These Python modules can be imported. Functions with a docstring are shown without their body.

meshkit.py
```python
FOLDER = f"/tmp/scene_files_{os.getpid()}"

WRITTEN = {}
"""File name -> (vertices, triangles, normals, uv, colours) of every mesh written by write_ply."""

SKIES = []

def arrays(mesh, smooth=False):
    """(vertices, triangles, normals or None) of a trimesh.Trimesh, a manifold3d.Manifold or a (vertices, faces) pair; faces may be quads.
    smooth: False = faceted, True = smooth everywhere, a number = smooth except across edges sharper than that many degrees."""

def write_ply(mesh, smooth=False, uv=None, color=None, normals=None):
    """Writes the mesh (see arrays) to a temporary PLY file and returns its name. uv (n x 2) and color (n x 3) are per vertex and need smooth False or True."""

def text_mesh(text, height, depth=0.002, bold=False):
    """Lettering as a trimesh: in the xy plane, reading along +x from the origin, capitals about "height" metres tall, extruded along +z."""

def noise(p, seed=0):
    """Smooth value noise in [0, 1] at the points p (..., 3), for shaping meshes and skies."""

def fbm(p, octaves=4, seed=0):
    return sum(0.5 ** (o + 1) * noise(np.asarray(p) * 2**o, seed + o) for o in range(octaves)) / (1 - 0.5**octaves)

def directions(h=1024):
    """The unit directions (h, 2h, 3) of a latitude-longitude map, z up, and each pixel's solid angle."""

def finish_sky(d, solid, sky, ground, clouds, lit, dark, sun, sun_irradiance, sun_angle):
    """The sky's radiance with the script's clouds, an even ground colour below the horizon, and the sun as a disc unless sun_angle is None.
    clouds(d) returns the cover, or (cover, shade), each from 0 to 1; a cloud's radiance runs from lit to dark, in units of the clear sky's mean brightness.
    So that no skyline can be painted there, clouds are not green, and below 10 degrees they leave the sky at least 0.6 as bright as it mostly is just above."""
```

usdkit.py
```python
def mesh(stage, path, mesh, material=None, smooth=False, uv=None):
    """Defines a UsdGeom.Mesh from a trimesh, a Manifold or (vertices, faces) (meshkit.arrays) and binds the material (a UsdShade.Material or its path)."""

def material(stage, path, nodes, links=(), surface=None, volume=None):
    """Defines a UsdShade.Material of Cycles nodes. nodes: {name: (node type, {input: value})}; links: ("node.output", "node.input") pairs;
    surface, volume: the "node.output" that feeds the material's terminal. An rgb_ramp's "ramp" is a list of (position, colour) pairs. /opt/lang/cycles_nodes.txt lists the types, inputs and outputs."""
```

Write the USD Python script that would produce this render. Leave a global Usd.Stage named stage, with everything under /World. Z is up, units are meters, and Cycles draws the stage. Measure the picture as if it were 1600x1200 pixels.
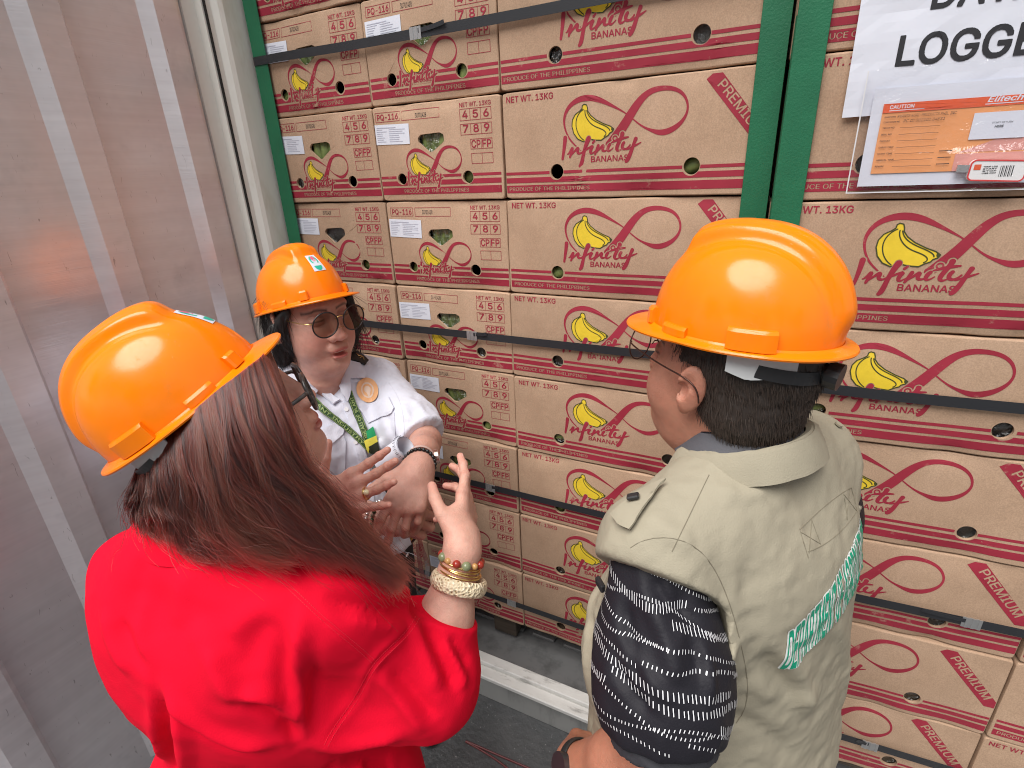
import math, random
import numpy as np, trimesh, usdkit, meshkit
from pxr import Usd, UsdGeom, UsdLux, UsdShade, Gf, Sdf, Vt
import shapely
from shapely import affinity
from shapely.geometry import Polygon, Point, LineString, MultiPolygon, box as sbox
from shapely.ops import unary_union

stage = Usd.Stage.CreateInMemory()
UsdGeom.SetStageUpAxis(stage, UsdGeom.Tokens.z)
UsdGeom.SetStageMetersPerUnit(stage, 1.0)
UsdGeom.Xform.Define(stage, '/World')
UsdGeom.Scope.Define(stage, '/World/Looks')
rng = np.random.default_rng(7)
random.seed(7)

# ------------------------------------------------------------------ camera
CAM = np.array([0.6451, -1.2426, 1.7069])
ROT = np.array([[0.89282989, 0.44836580, -0.04269536], [-0.13389702, 0.35474252, 0.92532661], [-0.43003066, 0.82044247, -0.37675957]])
FPX = 830.0                                   # focal length in pixels of a picture 1600 wide
cam = UsdGeom.Camera.Define(stage, '/World/camera')
cam.CreateHorizontalApertureAttr(36.0)
cam.CreateVerticalApertureAttr(27.0)
cam.CreateFocalLengthAttr(FPX / 1600 * 36)
cam.CreateClippingRangeAttr(Gf.Vec2f(0.02, 500))
_m = np.eye(4)
_m[0, :3], _m[1, :3], _m[2, :3], _m[3, :3] = ROT[0], ROT[1], -ROT[2], CAM
cam.AddTransformOp().Set(Gf.Matrix4d(*_m.ravel().tolist()))
cam.CreateExposureAttr(1.72)


def P(px, py, d):
    """The point seen at pixel (px, py) of the 1600x1200 photograph, d metres along the view axis."""
    return CAM + (np.array([(px - 800) / FPX, -(py - 600) / FPX, 1.0]) @ ROT) * d


# ------------------------------------------------------------------ sky and sun (bright overcast)
SUN_EL, SUN_AZ = math.radians(60), math.radians(192)      # azimuth from +y towards +x
SKY_STRENGTH, CLOUD = 0.052, 3.4
usdkit.material(stage, '/World/Looks/sky_look', {
    'tc': ('texture_coordinate', {}),
    'sky': ('sky_texture', {'sky_type': 'single_scattering', 'sun_disc': False, 'sun_elevation': SUN_EL, 'sun_rotation': SUN_AZ}),
    'n': ('noise_texture', {'scale': 2.2, 'detail': 6.0, 'roughness': 0.55, 'distortion': 0.3}),
    'cover': ('rgb_ramp', {'ramp': [(0.0, (0.62, 0.62, 0.62)), (0.45, (0.8, 0.8, 0.8)), (0.65, (1, 1, 1))]}),
    'n2': ('noise_texture', {'scale': 1.3, 'detail': 5.0, 'roughness': 0.6}),
    'tone': ('rgb_ramp', {'ramp': [(0.25, (CLOUD * .72, CLOUD * .73, CLOUD * .77)), (0.7, (CLOUD * 1.25, CLOUD * 1.24, CLOUD * 1.22))]}),
    'mix': ('mix', {}),
    'bg': ('background_shader', {'strength': SKY_STRENGTH}),
}, [('tc.generated', 'n.vector'), ('tc.generated', 'n2.vector'), ('n.fac', 'cover.fac'), ('n2.fac', 'tone.fac'), ('cover.color', 'mix.fac'),
    ('sky.color', 'mix.color1'), ('tone.color', 'mix.color2'), ('mix.color', 'bg.color')], surface='bg.background')
dome = UsdLux.DomeLight.Define(stage, '/World/sky')
UsdShade.MaterialBindingAPI.Apply(dome.GetPrim()).Bind(UsdShade.Material.Get(stage, '/World/Looks/sky_look'))
dome.GetPrim().SetCustomDataByKey('kind', 'structure')
sun = UsdLux.DistantLight.Define(stage, '/World/sun')
sun.CreateNormalizeAttr(True)
sun.CreateIntensityAttr(0.38)
sun.CreateAngleAttr(46.0)
sun.CreateColorAttr(Gf.Vec3f(1.0, 0.97, 0.93))
sun.AddRotateXYZOp().Set(Gf.Vec3f(math.degrees(math.pi / 2 - SUN_EL), 0, 180 - math.degrees(SUN_AZ)))

# ------------------------------------------------------------------ scene helpers
_names = {}


def numbered(parent, name):
    n = _names.get((parent, name), 0)
    _names[(parent, name)] = n + 1
    return name if n == 0 else f'{name}_{n:03d}'


def path_of(parent):
    return '/World' if parent is None else str(parent.GetPath())


def tag(prim, label=None, cat=None, group=None, kind=None):
    for k, v in (('label', label), ('category', cat), ('group', group), ('kind', kind)):
        if v:
            prim.SetCustomDataByKey(k, v)
    return prim


def empty(name, loc=(0, 0, 0), rotz=0.0):
    x = UsdGeom.Xform.Define(stage, '/World/' + numbered('/World', name))
    x.AddTranslateOp().Set(Gf.Vec3d(*map(float, loc)))
    x.AddRotateZOp().Set(float(math.degrees(rotz)))
    x.loc = np.array(loc, float)
    p = x.GetPrim()
    ORIGIN[str(p.GetPath())] = (np.array(loc, float), float(rotz))
    return p


ORIGIN = {}


def split_sharp(mesh, angle):
    """The mesh with its vertices parted along edges sharper than angle degrees, for smooth shading elsewhere."""
    from scipy.sparse import coo_matrix
    from scipy.sparse.csgraph import connected_components
    v, f, _ = meshkit.arrays(mesh)
    n = np.cross(v[f[:, 1]] - v[f[:, 0]], v[f[:, 2]] - v[f[:, 0]])
    n /= np.linalg.norm(n, axis=1, keepdims=True) + 1e-20
    _, w = np.unique(np.round(v, 6), axis=0, return_inverse=True)
    w = w.ravel()
    F = len(f)
    a = np.concatenate([f[:, 0], f[:, 1], f[:, 2]])
    b = np.concatenate([f[:, 1], f[:, 2], f[:, 0]])
    ca = np.concatenate([np.arange(F) * 3, np.arange(F) * 3 + 1, np.arange(F) * 3 + 2])
    cb = np.concatenate([np.arange(F) * 3 + 1, np.arange(F) * 3 + 2, np.arange(F) * 3])
    key = np.minimum(w[a], w[b]).astype(np.int64) * (w.max() + 1) + np.maximum(w[a], w[b])
    flip = w[a] > w[b]
    lo, hi = np.where(flip, cb, ca), np.where(flip, ca, cb)
    o = np.argsort(key, kind='stable')
    k, lo, hi, fc = key[o], lo[o], hi[o], (ca // 3)[o]
    i = np.flatnonzero(k[:-1] == k[1:])
    i = i[(n[fc[i]] * n[fc[i + 1]]).sum(1) > math.cos(math.radians(angle))]
    r, c = np.concatenate([lo[i], hi[i]]), np.concatenate([lo[i + 1], hi[i + 1]])
    _, lab = connected_components(coo_matrix((np.ones(len(r)), (r, c)), shape=(3 * F, 3 * F)), directed=False)
    V = np.zeros((lab.max() + 1, 3))
    V[lab] = v[f.ravel()]
    return V, lab.reshape(-1, 3)


def obj(name, mesh, mat, parent=None, smooth=False, tint=None, attrs=None, world=False):
    """One Mesh prim. world: the mesh's points are world points; they are taken into the thing's own frame."""
    pp = path_of(parent)
    path = pp + '/' + numbered(pp, name)
    if world and parent is not None:
        root = '/'.join(pp.split('/')[:3])
        loc, rz = ORIGIN[root]
        v, f, _ = meshkit.arrays(mesh)
        v = v - loc
        if rz:
            c, s = math.cos(-rz), math.sin(-rz)
            v = np.stack([c * v[:, 0] - s * v[:, 1], s * v[:, 0] + c * v[:, 1], v[:, 2]], 1)
        mesh = (v, f)
    if smooth is not False and smooth is not True:
        mesh, smooth = split_sharp(mesh, smooth), True
    m = usdkit.mesh(stage, path, mesh, mat, smooth=smooth)
    if tint is not None:
        UsdGeom.PrimvarsAPI(m).CreatePrimvar('tint', Sdf.ValueTypeNames.Color3fArray, 'vertex').Set(Vt.Vec3fArray.FromNumpy(np.asarray(tint, np.float32)))
    for k, val in (attrs or {}).items():
        UsdGeom.PrimvarsAPI(m).CreatePrimvar(k, Sdf.ValueTypeNames.FloatArray, 'vertex').Set(Vt.FloatArray.FromNumpy(np.asarray(val, np.float32)))
    return m.GetPrim()


def dup(src, loc, rotz):
    name = src.GetName().rstrip('0123456789').rstrip('_')
    p = empty(name, loc, rotz)
    p.GetReferences().AddInternalReference(src.GetPath())
    p.SetInstanceable(True)
    return p


def cat_mesh(*ms):
    ms = [m for m in ms if m is not None]
    return trimesh.util.concatenate([m if isinstance(m, trimesh.Trimesh) else trimesh.Trimesh(*m, process=False) for m in ms])


def bx(x0, x1, y0, y1, z0, z1, r=0.0):
    """A box, its edges chamfered by r."""
    if r <= 0:
        m = trimesh.creation.box((x1 - x0, y1 - y0, z1 - z0))
        m.apply_translation(((x0 + x1) / 2, (y0 + y1) / 2, (z0 + z1) / 2))
        return m
    pts = []
    for sx in (0, 1):
        for sy in (0, 1):
            for sz in (0, 1):
                X, Y, Z = (x0, x1)[sx], (y0, y1)[sy], (z0, z1)[sz]
                ix, iy, iz = (r, -r)[sx], (r, -r)[sy], (r, -r)[sz]
                pts += [(X, Y + iy, Z + iz), (X + ix, Y, Z + iz), (X + ix, Y + iy, Z)]
    return trimesh.convex.convex_hull(np.array(pts))


def unit(v):
    v = np.asarray(v, float)
    return v / np.linalg.norm(v)


def frame_of(fwd, up=(0, 0, 1)):
    """Rows: forward, left, up."""
    f = unit(fwd)
    l = unit(np.cross(up, f))
    return np.array([f, l, np.cross(f, l)])


def spline(pts, n):
    """Catmull-Rom through the points, n samples."""
    p = np.asarray(pts, float)
    if len(p) == 2:
        t = np.linspace(0, 1, n)[:, None]
        return p[0] * (1 - t) + p[1] * t
    from scipy.interpolate import PchipInterpolator, CubicSpline
    s = np.concatenate([[0], np.cumsum(np.linalg.norm(np.diff(p, axis=0), axis=1) ** 0.5 + 1e-9)])
    return CubicSpline(s, p)(np.linspace(0, s[-1], n))


def tube(pts, r, sides=8, cap=True, flat=None):
    """A tube along the polyline with radius r (a number or one per point). flat=(axis, k): squash along axis."""
    p = np.asarray(pts, float)
    r = np.broadcast_to(r, (len(p),))
    t = np.gradient(p, axis=0)
    t /= np.linalg.norm(t, axis=1, keepdims=True) + 1e-12
    a = np.zeros_like(p)
    ref = np.array([0, 0, 1.0]) if abs(t[0, 2]) < 0.9 else np.array([1.0, 0, 0])
    for i in range(len(p)):
        ref = ref - t[i] * (ref @ t[i])
        ref /= np.linalg.norm(ref)
        a[i] = ref
    b = np.cross(t, a)
    ang = np.arange(sides) * 2 * np.pi / sides
    v = p[:, None] + r[:, None, None] * (np.cos(ang)[None, :, None] * a[:, None] + np.sin(ang)[None, :, None] * b[:, None])
    v = v.reshape(-1, 3)
    i, j = np.meshgrid(np.arange(len(p) - 1), np.arange(sides), indexing='ij')
    q = np.stack([i * sides + j, i * sides + (j + 1) % sides, (i + 1) * sides + (j + 1) % sides, (i + 1) * sides + j], -1).reshape(-1, 4)
    f = np.vstack([q[:, [0, 1, 2]], q[:, [0, 2, 3]]])
    if cap:
        n = len(v)
        v = np.vstack([v, p[0], p[-1]])
        k = np.arange(sides)
        e = (len(p) - 1) * sides
        f = np.vstack([f, np.stack([np.full(sides, n), (k + 1) % sides, k], 1), np.stack([np.full(sides, n + 1), e + k, e + (k + 1) % sides], 1)])
    return trimesh.Trimesh(v, f, process=False)


def ribbon(pts, normals, w, th=0.0008, across=None):
    """A flat band along pts: normals give its face, w its width."""
    p = np.asarray(pts, float)
    n = np.asarray(normals, float)
    n = np.broadcast_to(n, p.shape)
    n = n / np.linalg.norm(n, axis=1, keepdims=True)
    t = np.gradient(p, axis=0)
    t /= np.linalg.norm(t, axis=1, keepdims=True) + 1e-12
    s = np.cross(t, n)
    s /= np.linalg.norm(s, axis=1, keepdims=True)
    w = np.broadcast_to(w, (len(p),))[:, None]
    ring = np.stack([p - s * w / 2, p + s * w / 2, p + s * w / 2 - n * th, p - s * w / 2 - n * th], 1)
    v = ring.reshape(-1, 3)
    k = len(p)
    i, j = np.meshgrid(np.arange(k - 1), np.arange(4), indexing='ij')
    q = np.stack([i * 4 + j, i * 4 + (j + 1) % 4, (i + 1) * 4 + (j + 1) % 4, (i + 1) * 4 + j], -1).reshape(-1, 4)
    f = np.vstack([q[:, [0, 1, 2]], q[:, [0, 2, 3]], [[0, 2, 1], [0, 3, 2]], [[4 * k - 4, 4 * k - 3, 4 * k - 2], [4 * k - 4, 4 * k - 2, 4 * k - 1]]])
    return trimesh.Trimesh(v, f, process=False)


# ------------------------------------------------------------------ flat print: polygons laid on surfaces
_texts = {}


def text_poly(text, height, bold=True, xs=1.0, slant=0.0):
    """Lettering as shapely polygons, baseline at the origin."""
    k = (text, bold)
    if k not in _texts:
        m = meshkit.text_mesh(text, 1.0, 0.01, bold)
        tri = m.vertices[m.faces]
        low = tri[np.all(np.abs(tri[:, :, 2]) < 1e-6, axis=1)][:, :, :2]
        e1, e2 = low[:, 1] - low[:, 0], low[:, 2] - low[:, 0]
        low = low[np.abs(e1[:, 0] * e2[:, 1] - e1[:, 1] * e2[:, 0]) > 1e-9]
        _texts[k] = shapely.coverage_union_all(shapely.polygons(low)).buffer(0).simplify(0.008)
    return affinity.affine_transform(_texts[k], [height * xs, height * slant, 0, height, 0, 0])


def text_fit(text, x0, x1, y0, height, bold=True, slant=0.0):
    g = text_poly(text, height, bold, 1.0, slant)
    a, _, b, _ = g.bounds
    s = (x1 - x0) / (b - a)
    return affinity.affine_transform(g, [s, 0, 0, 1, x0 - a * s, y0])


def polys(g):
    if g.is_empty:
        return []
    return [p for p in getattr(g, 'geoms', [g]) if p.geom_type == 'Polygon' and p.area > 1e-8]


def flat(g, size=None):
    """Polygons as one flat triangle mesh (x, y, 0), split until no edge is longer than size."""
    vs, fs, n = [], [], 0
    for p in polys(g):
        v, f = trimesh.creation.triangulate_polygon(p, engine='earcut')
        v = np.column_stack([v, np.zeros(len(v))])
        if size:
            v, f = trimesh.remesh.subdivide_to_size(v, f, size, max_iter=12)
        a = np.cross(v[f[:, 1]] - v[f[:, 0]], v[f[:, 2]] - v[f[:, 0]])[:, 2]
        f = np.where((a < 0)[:, None], f[:, ::-1], f)
        vs.append(v)
        fs.append(f + n)
        n += len(v)
    return (np.vstack(vs), np.vstack(fs)) if vs else None


def brush(pts, widths, n=None):
    """A stroke of changing width through the points."""
    pts = np.asarray(pts, float)
    w = np.broadcast_to(widths, (len(pts),)).astype(float)
    n = n or max(8, 6 * len(pts))
    c = spline(np.column_stack([pts, w]), n) if len(pts) > 2 else np.column_stack([spline(pts, n), np.interp(np.linspace(0, 1, n), [0, 1], w)])
    c[:, 2] = np.maximum(c[:, 2], 0.5 * w.min())
    t = np.gradient(c[:, :2], axis=0)
    t /= np.linalg.norm(t, axis=1, keepdims=True) + 1e-12
    o = np.column_stack([-t[:, 1], t[:, 0]]) * c[:, 2:] / 2
    l, r = c[:, :2] + o, c[:, :2] - o
    parts = [Polygon(np.vstack([l[k:k + 7], r[k:k + 7][::-1]])).buffer(0) for k in range(0, n - 1, 6)]
    return unary_union(parts + [Point(c[0, :2]).buffer(c[0, 2] / 2, 4), Point(c[-1, :2]).buffer(c[-1, 2] / 2, 4)])


# ------------------------------------------------------------------ materials
def mat(name, color, rough=0.6, metal=0.0, noise=None, bump=None, spec=0.5, extra=None, rand=0.0):
    """Principled material; noise=(scale, amount[, stretch]) varies the colour; bump=(scale, distance) adds relief; rand varies each object."""
    nodes = {'tc': ('texture_coordinate', {}), 'p': ('principled_bsdf', {'roughness': rough, 'metallic': metal, 'base_color': color, 'specular_ior_level': spec, **(extra or {})})}
    links = []
    col = None
    if noise:
        sc = noise[2] if len(noise) > 2 else (1, 1, 1)
        nodes['mp'] = ('mapping', {'scale': sc})
        nodes['n'] = ('noise_texture', {'scale': noise[0], 'detail': 6.0, 'roughness': 0.6})
        a = noise[1]
        nodes['r'] = ('rgb_ramp', {'ramp': [(0.3, [c * (1 - a) for c in color]), (0.7, [min(1, c * (1 + a)) for c in color])]})
        links += [('tc.object', 'mp.vector'), ('mp.vector', 'n.vector'), ('n.fac', 'r.fac')]
        col = 'r.color'
    if rand:
        nodes['oi'] = ('object_info', {})
        nodes['mr'] = ('map_range', {'to_min': 1 - rand, 'to_max': 1 + rand})
        nodes['h'] = ('hsv', {'color': color})
        links += [('oi.random', 'mr.value'), ('mr.result', 'h.value')]
        if col:
            links.append((col, 'h.color'))
        col = 'h.color'
    if col:
        links.append((col, 'p.base_color'))
    if bump:
        nodes['bn'] = ('noise_texture', {'scale': bump[0], 'detail': 4.0, 'roughness': 0.6})
        nodes['b'] = ('bump', {'strength': 1.0, 'distance': bump[1]})
        links += [('tc.object', 'bn.vector'), ('bn.fac', 'b.height'), ('b.normal', 'p.normal')]
    return usdkit.material(stage, '/World/Looks/' + name, nodes, links, surface='p.BSDF')


def tinted(name, rough=0.5, bump=None, extra=None, noise=None, spec=0.5):
    """Base colour from the mesh's 'tint' primvar."""
    nodes = {'tc': ('texture_coordinate', {}), 'a': ('attribute', {'attribute': 'tint'}), 'p': ('principled_bsdf', {'roughness': rough, 'specular_ior_level': spec, **(extra or {})})}
    links = [('a.color', 'p.base_color')]
    if noise:
        nodes['n'] = ('noise_texture', {'scale': noise[0], 'detail': 5.0, 'roughness': 0.6})
        nodes['mr'] = ('map_range', {'from_min': 0.3, 'from_max': 0.7, 'to_min': 1 - noise[1], 'to_max': 1 + noise[1]})
        nodes['h'] = ('hsv', {})
        links = [('tc.object', 'n.vector'), ('n.fac', 'mr.value'), ('mr.result', 'h.value'), ('a.color', 'h.color'), ('h.color', 'p.base_color')]
    if bump:
        nodes['bn'] = ('noise_texture', {'scale': bump[0], 'detail': 4.0, 'roughness': 0.65})
        nodes['b'] = ('bump', {'strength': 1.0, 'distance': bump[1]})
        links += [('tc.object', 'bn.vector'), ('bn.fac', 'b.height'), ('b.normal', 'p.normal')]
    return usdkit.material(stage, '/World/Looks/' + name, nodes, links, surface='p.BSDF')


def clear_film(name, tint=(1, 1, 1), gloss=0.12, rough=0.12, bump=None):
    """Thin clear plastic film or lens: see-through with a sheen."""
    nodes = {'tc': ('texture_coordinate', {}), 't': ('transparent_bsdf', {'color': tint}), 'g': ('glossy_bsdf', {'roughness': rough, 'color': (1, 1, 1)}),
             'f': ('layer_weight', {'blend': 0.5}), 'pw': ('math', {'math_type': 'power', 'value2': 4.0}), 'ad': ('math', {'math_type': 'multiply_add', 'value2': 0.45, 'value3': gloss, 'use_clamp': True}), 'm': ('mix_closure', {})}
    links = [('f.facing', 'pw.value1'), ('pw.value', 'ad.value1'), ('ad.value', 'm.fac'), ('t.BSDF', 'm.closure1'), ('g.BSDF', 'm.closure2')]
    if bump:
        nodes['bn'] = ('noise_texture', {'scale': bump[0], 'detail': 4.0, 'roughness': 0.6, 'distortion': 1.0})
        nodes['b'] = ('bump', {'strength': 1.0, 'distance': bump[1]})
        links += [('tc.object', 'bn.vector'), ('bn.fac', 'b.height'), ('b.normal', 'g.normal')]
    return usdkit.material(stage, '/World/Looks/' + name, nodes, links, surface='m.closure')
# ------------------------------------------------------------------ looks of the place
def ground_look():
    return usdkit.material(stage, '/World/Looks/wet_concrete', {
        'tc': ('texture_coordinate', {}),
        'n1': ('noise_texture', {'scale': 2.3, 'detail': 8.0, 'roughness': 0.65}),
        'c1': ('rgb_ramp', {'ramp': [(0.3, (0.045, 0.047, 0.05)), (0.55, (0.075, 0.077, 0.08)), (0.75, (0.12, 0.12, 0.122))]}),
        'n2': ('noise_texture', {'scale': 130.0, 'detail': 3.0}),
        'c2': ('rgb_ramp', {'ramp': [(0.66, (0, 0, 0)), (0.72, (1, 1, 1))]}),
        'mx': ('mix', {'color2': (0.3, 0.3, 0.3)}),
        'r': ('map_range', {'from_min': 0.35, 'from_max': 0.65, 'to_min': 0.35, 'to_max': 0.8}),
        'n3': ('noise_texture', {'scale': 45.0, 'detail': 5.0}),
        'b': ('bump', {'distance': 0.006}),
        'p': ('principled_bsdf', {}),
    }, [('tc.object', 'n1.vector'), ('tc.object', 'n2.vector'), ('tc.object', 'n3.vector'), ('n1.fac', 'c1.fac'), ('n2.fac', 'c2.fac'), ('c2.color', 'mx.fac'), ('c1.color', 'mx.color1'),
        ('mx.color', 'p.base_color'), ('n1.fac', 'r.value'), ('r.result', 'p.roughness'), ('n3.fac', 'b.height'), ('b.normal', 'p.normal')], surface='p.BSDF')


def steel_look():
    """Brushed stainless lining: a soft sheen, smudges and long horizontal brushing."""
    return usdkit.material(stage, '/World/Looks/stainless_lining', {
        'tc': ('texture_coordinate', {}),
        'mp': ('mapping', {'scale': (1.0, 0.6, 14.0)}),
        'n': ('noise_texture', {'scale': 3.0, 'detail': 8.0, 'roughness': 0.7}),
        'c': ('rgb_ramp', {'ramp': [(0.3, (0.72, 0.68, 0.70)), (0.7, (0.82, 0.785, 0.805))]}),
        'ns': ('noise_texture', {'scale': 7.0, 'detail': 6.0, 'roughness': 0.6}),
        'cs': ('rgb_ramp', {'ramp': [(0.60, (1, 1, 1)), (0.74, (0.84, 0.84, 0.85))]}),
        'mul': ('mix', {'mix_type': 'multiply', 'fac': 1.0}),
        'nr': ('noise_texture', {'scale': 4.0, 'detail': 5.0}),
        'r': ('map_range', {'from_min': 0.3, 'from_max': 0.7, 'to_min': 0.17, 'to_max': 0.33}),
        'fine': ('mapping', {'scale': (1.0, 3.0, 260.0)}),
        'nf': ('noise_texture', {'scale': 2.0, 'detail': 2.0}),
        'dm': ('mapping', {'scale': (1.0, 6.0, 1.3), 'rotation': (0.5, 0, 0)}), 'dn': ('noise_texture', {'scale': 22.0, 'detail': 3.0, 'distortion': 1.2}), 'dr': ('rgb_ramp', {'ramp': [(0.70, (1, 1, 1)), (0.735, (0.60, 0.59, 0.58))]}), 'mul2': ('mix', {'mix_type': 'multiply', 'fac': 1.0}),
        'lo': ('noise_texture', {'scale': 5.0, 'detail': 1.0}), 'bl': ('bump', {'distance': 0.006}),
        'b': ('bump', {'distance': 0.00025}),
        'p': ('principled_bsdf', {'metallic': 0.46, 'specular_ior_level': 0.75}),
    }, [('tc.object', 'mp.vector'), ('mp.vector', 'n.vector'), ('n.fac', 'c.fac'), ('tc.object', 'ns.vector'), ('ns.fac', 'cs.fac'), ('c.color', 'mul.color1'), ('cs.color', 'mul.color2'),
        ('tc.object', 'dm.vector'), ('dm.vector', 'dn.vector'), ('dn.fac', 'dr.fac'), ('mul.color', 'mul2.color1'), ('dr.color', 'mul2.color2'), ('tc.object', 'lo.vector'), ('lo.fac', 'bl.height'), ('bl.normal', 'b.normal'), ('mul2.color', 'p.base_color'), ('tc.object', 'nr.vector'), ('nr.fac', 'r.value'), ('r.result', 'p.roughness'), ('tc.object', 'fine.vector'), ('fine.vector', 'nf.vector'),
        ('nf.fac', 'b.height'), ('b.normal', 'p.normal')], surface='p.BSDF')


def worn_white(name, base, dirt, lo=0.52, hi=0.66, stretch=(1, 1, 1), scale=9.0):
    return usdkit.material(stage, '/World/Looks/' + name, {
        'tc': ('texture_coordinate', {}), 'mp': ('mapping', {'scale': stretch}),
        'n': ('noise_texture', {'scale': scale, 'detail': 8.0, 'roughness': 0.68}),
        'c': ('rgb_ramp', {'ramp': [(0.3, base), (lo, [x * .93 for x in base]), (hi, dirt)]}),
        'b': ('bump', {'distance': 0.0015}), 'p': ('principled_bsdf', {'roughness': 0.5}),
    }, [('tc.object', 'mp.vector'), ('mp.vector', 'n.vector'), ('n.fac', 'c.fac'), ('c.color', 'p.base_color'), ('n.fac', 'b.height'), ('b.normal', 'p.normal')], surface='p.BSDF')


def card_look():
    return usdkit.material(stage, '/World/Looks/corrugated_card', {
        'tc': ('texture_coordinate', {}),
        'oi': ('object_info', {}),
        'n': ('noise_texture', {'scale': 5.0, 'detail': 7.0, 'roughness': 0.65}),
        'c': ('rgb_ramp', {'ramp': [(0.3, (0.385, 0.252, 0.168)), (0.5, (0.450, 0.300, 0.203)), (0.7, (0.510, 0.345, 0.243))]}),
        'mr': ('map_range', {'to_min': 0.9, 'to_max': 1.08}),
        'h': ('hsv', {}),
        'mp': ('mapping', {'scale': (1.0, 1.0, 0.12)}),
        'fl': ('noise_texture', {'scale': 160.0, 'detail': 2.0}),
        'nf': ('noise_texture', {'scale': 420.0, 'detail': 2.0}),
        'cf': ('rgb_ramp', {'ramp': [(0.3, (0.84, 0.84, 0.84)), (0.7, (1.08, 1.08, 1.08))]}),
        'mul': ('mix', {'mix_type': 'multiply', 'fac': 1.0}),
        'b': ('bump', {'distance': 0.0007}),
        'p': ('principled_bsdf', {'roughness': 0.78, 'specular_ior_level': 0.25}),
    }, [('tc.object', 'n.vector'), ('n.fac', 'c.fac'), ('oi.random', 'mr.value'), ('mr.result', 'h.value'), ('c.color', 'h.color'), ('tc.object', 'mp.vector'), ('mp.vector', 'fl.vector'),
        ('tc.object', 'nf.vector'), ('nf.fac', 'cf.fac'), ('h.color', 'mul.color1'), ('cf.color', 'mul.color2'), ('mul.color', 'p.base_color'), ('fl.fac', 'b.height'), ('b.normal', 'p.normal')], surface='p.BSDF')


GROUND, STEEL, CARD = ground_look(), steel_look(), card_look()
CREAM = worn_white('cream_post_paint', (0.80, 0.79, 0.74), (0.60, 0.57, 0.49), 0.54, 0.74, (1, 1, .35))
STRIP = worn_white('scuffed_white_sill', (0.74, 0.73, 0.70), (0.30, 0.29, 0.27), 0.56, 0.70, (.5, 2, 1), 14.0)
SILLGREY = worn_white('grey_sill_steel', (0.34, 0.34, 0.33), (0.16, 0.16, 0.155), 0.5, 0.7, (1, 1, .3), 10.0)
FLOORGREY = worn_white('grey_floor', (0.15, 0.15, 0.15), (0.06, 0.06, 0.06), 0.48, 0.68, (1, 1, 1), 8.0)
INNER = mat('white_lining', (0.55, 0.55, 0.54), 0.5)
RUBBER = mat('black_rubber', (0.02, 0.02, 0.02), 0.6)
GREEN = mat('green_board', (0.012, 0.135, 0.062), 0.42, noise=(14, 0.12), bump=(220, 0.0006))
STRAP = mat('black_strap', (0.022, 0.023, 0.027), 0.42, bump=(500, 0.0004))
CLIP = mat('crimped_steel', (0.62, 0.62, 0.62), 0.35, 0.9)
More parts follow.
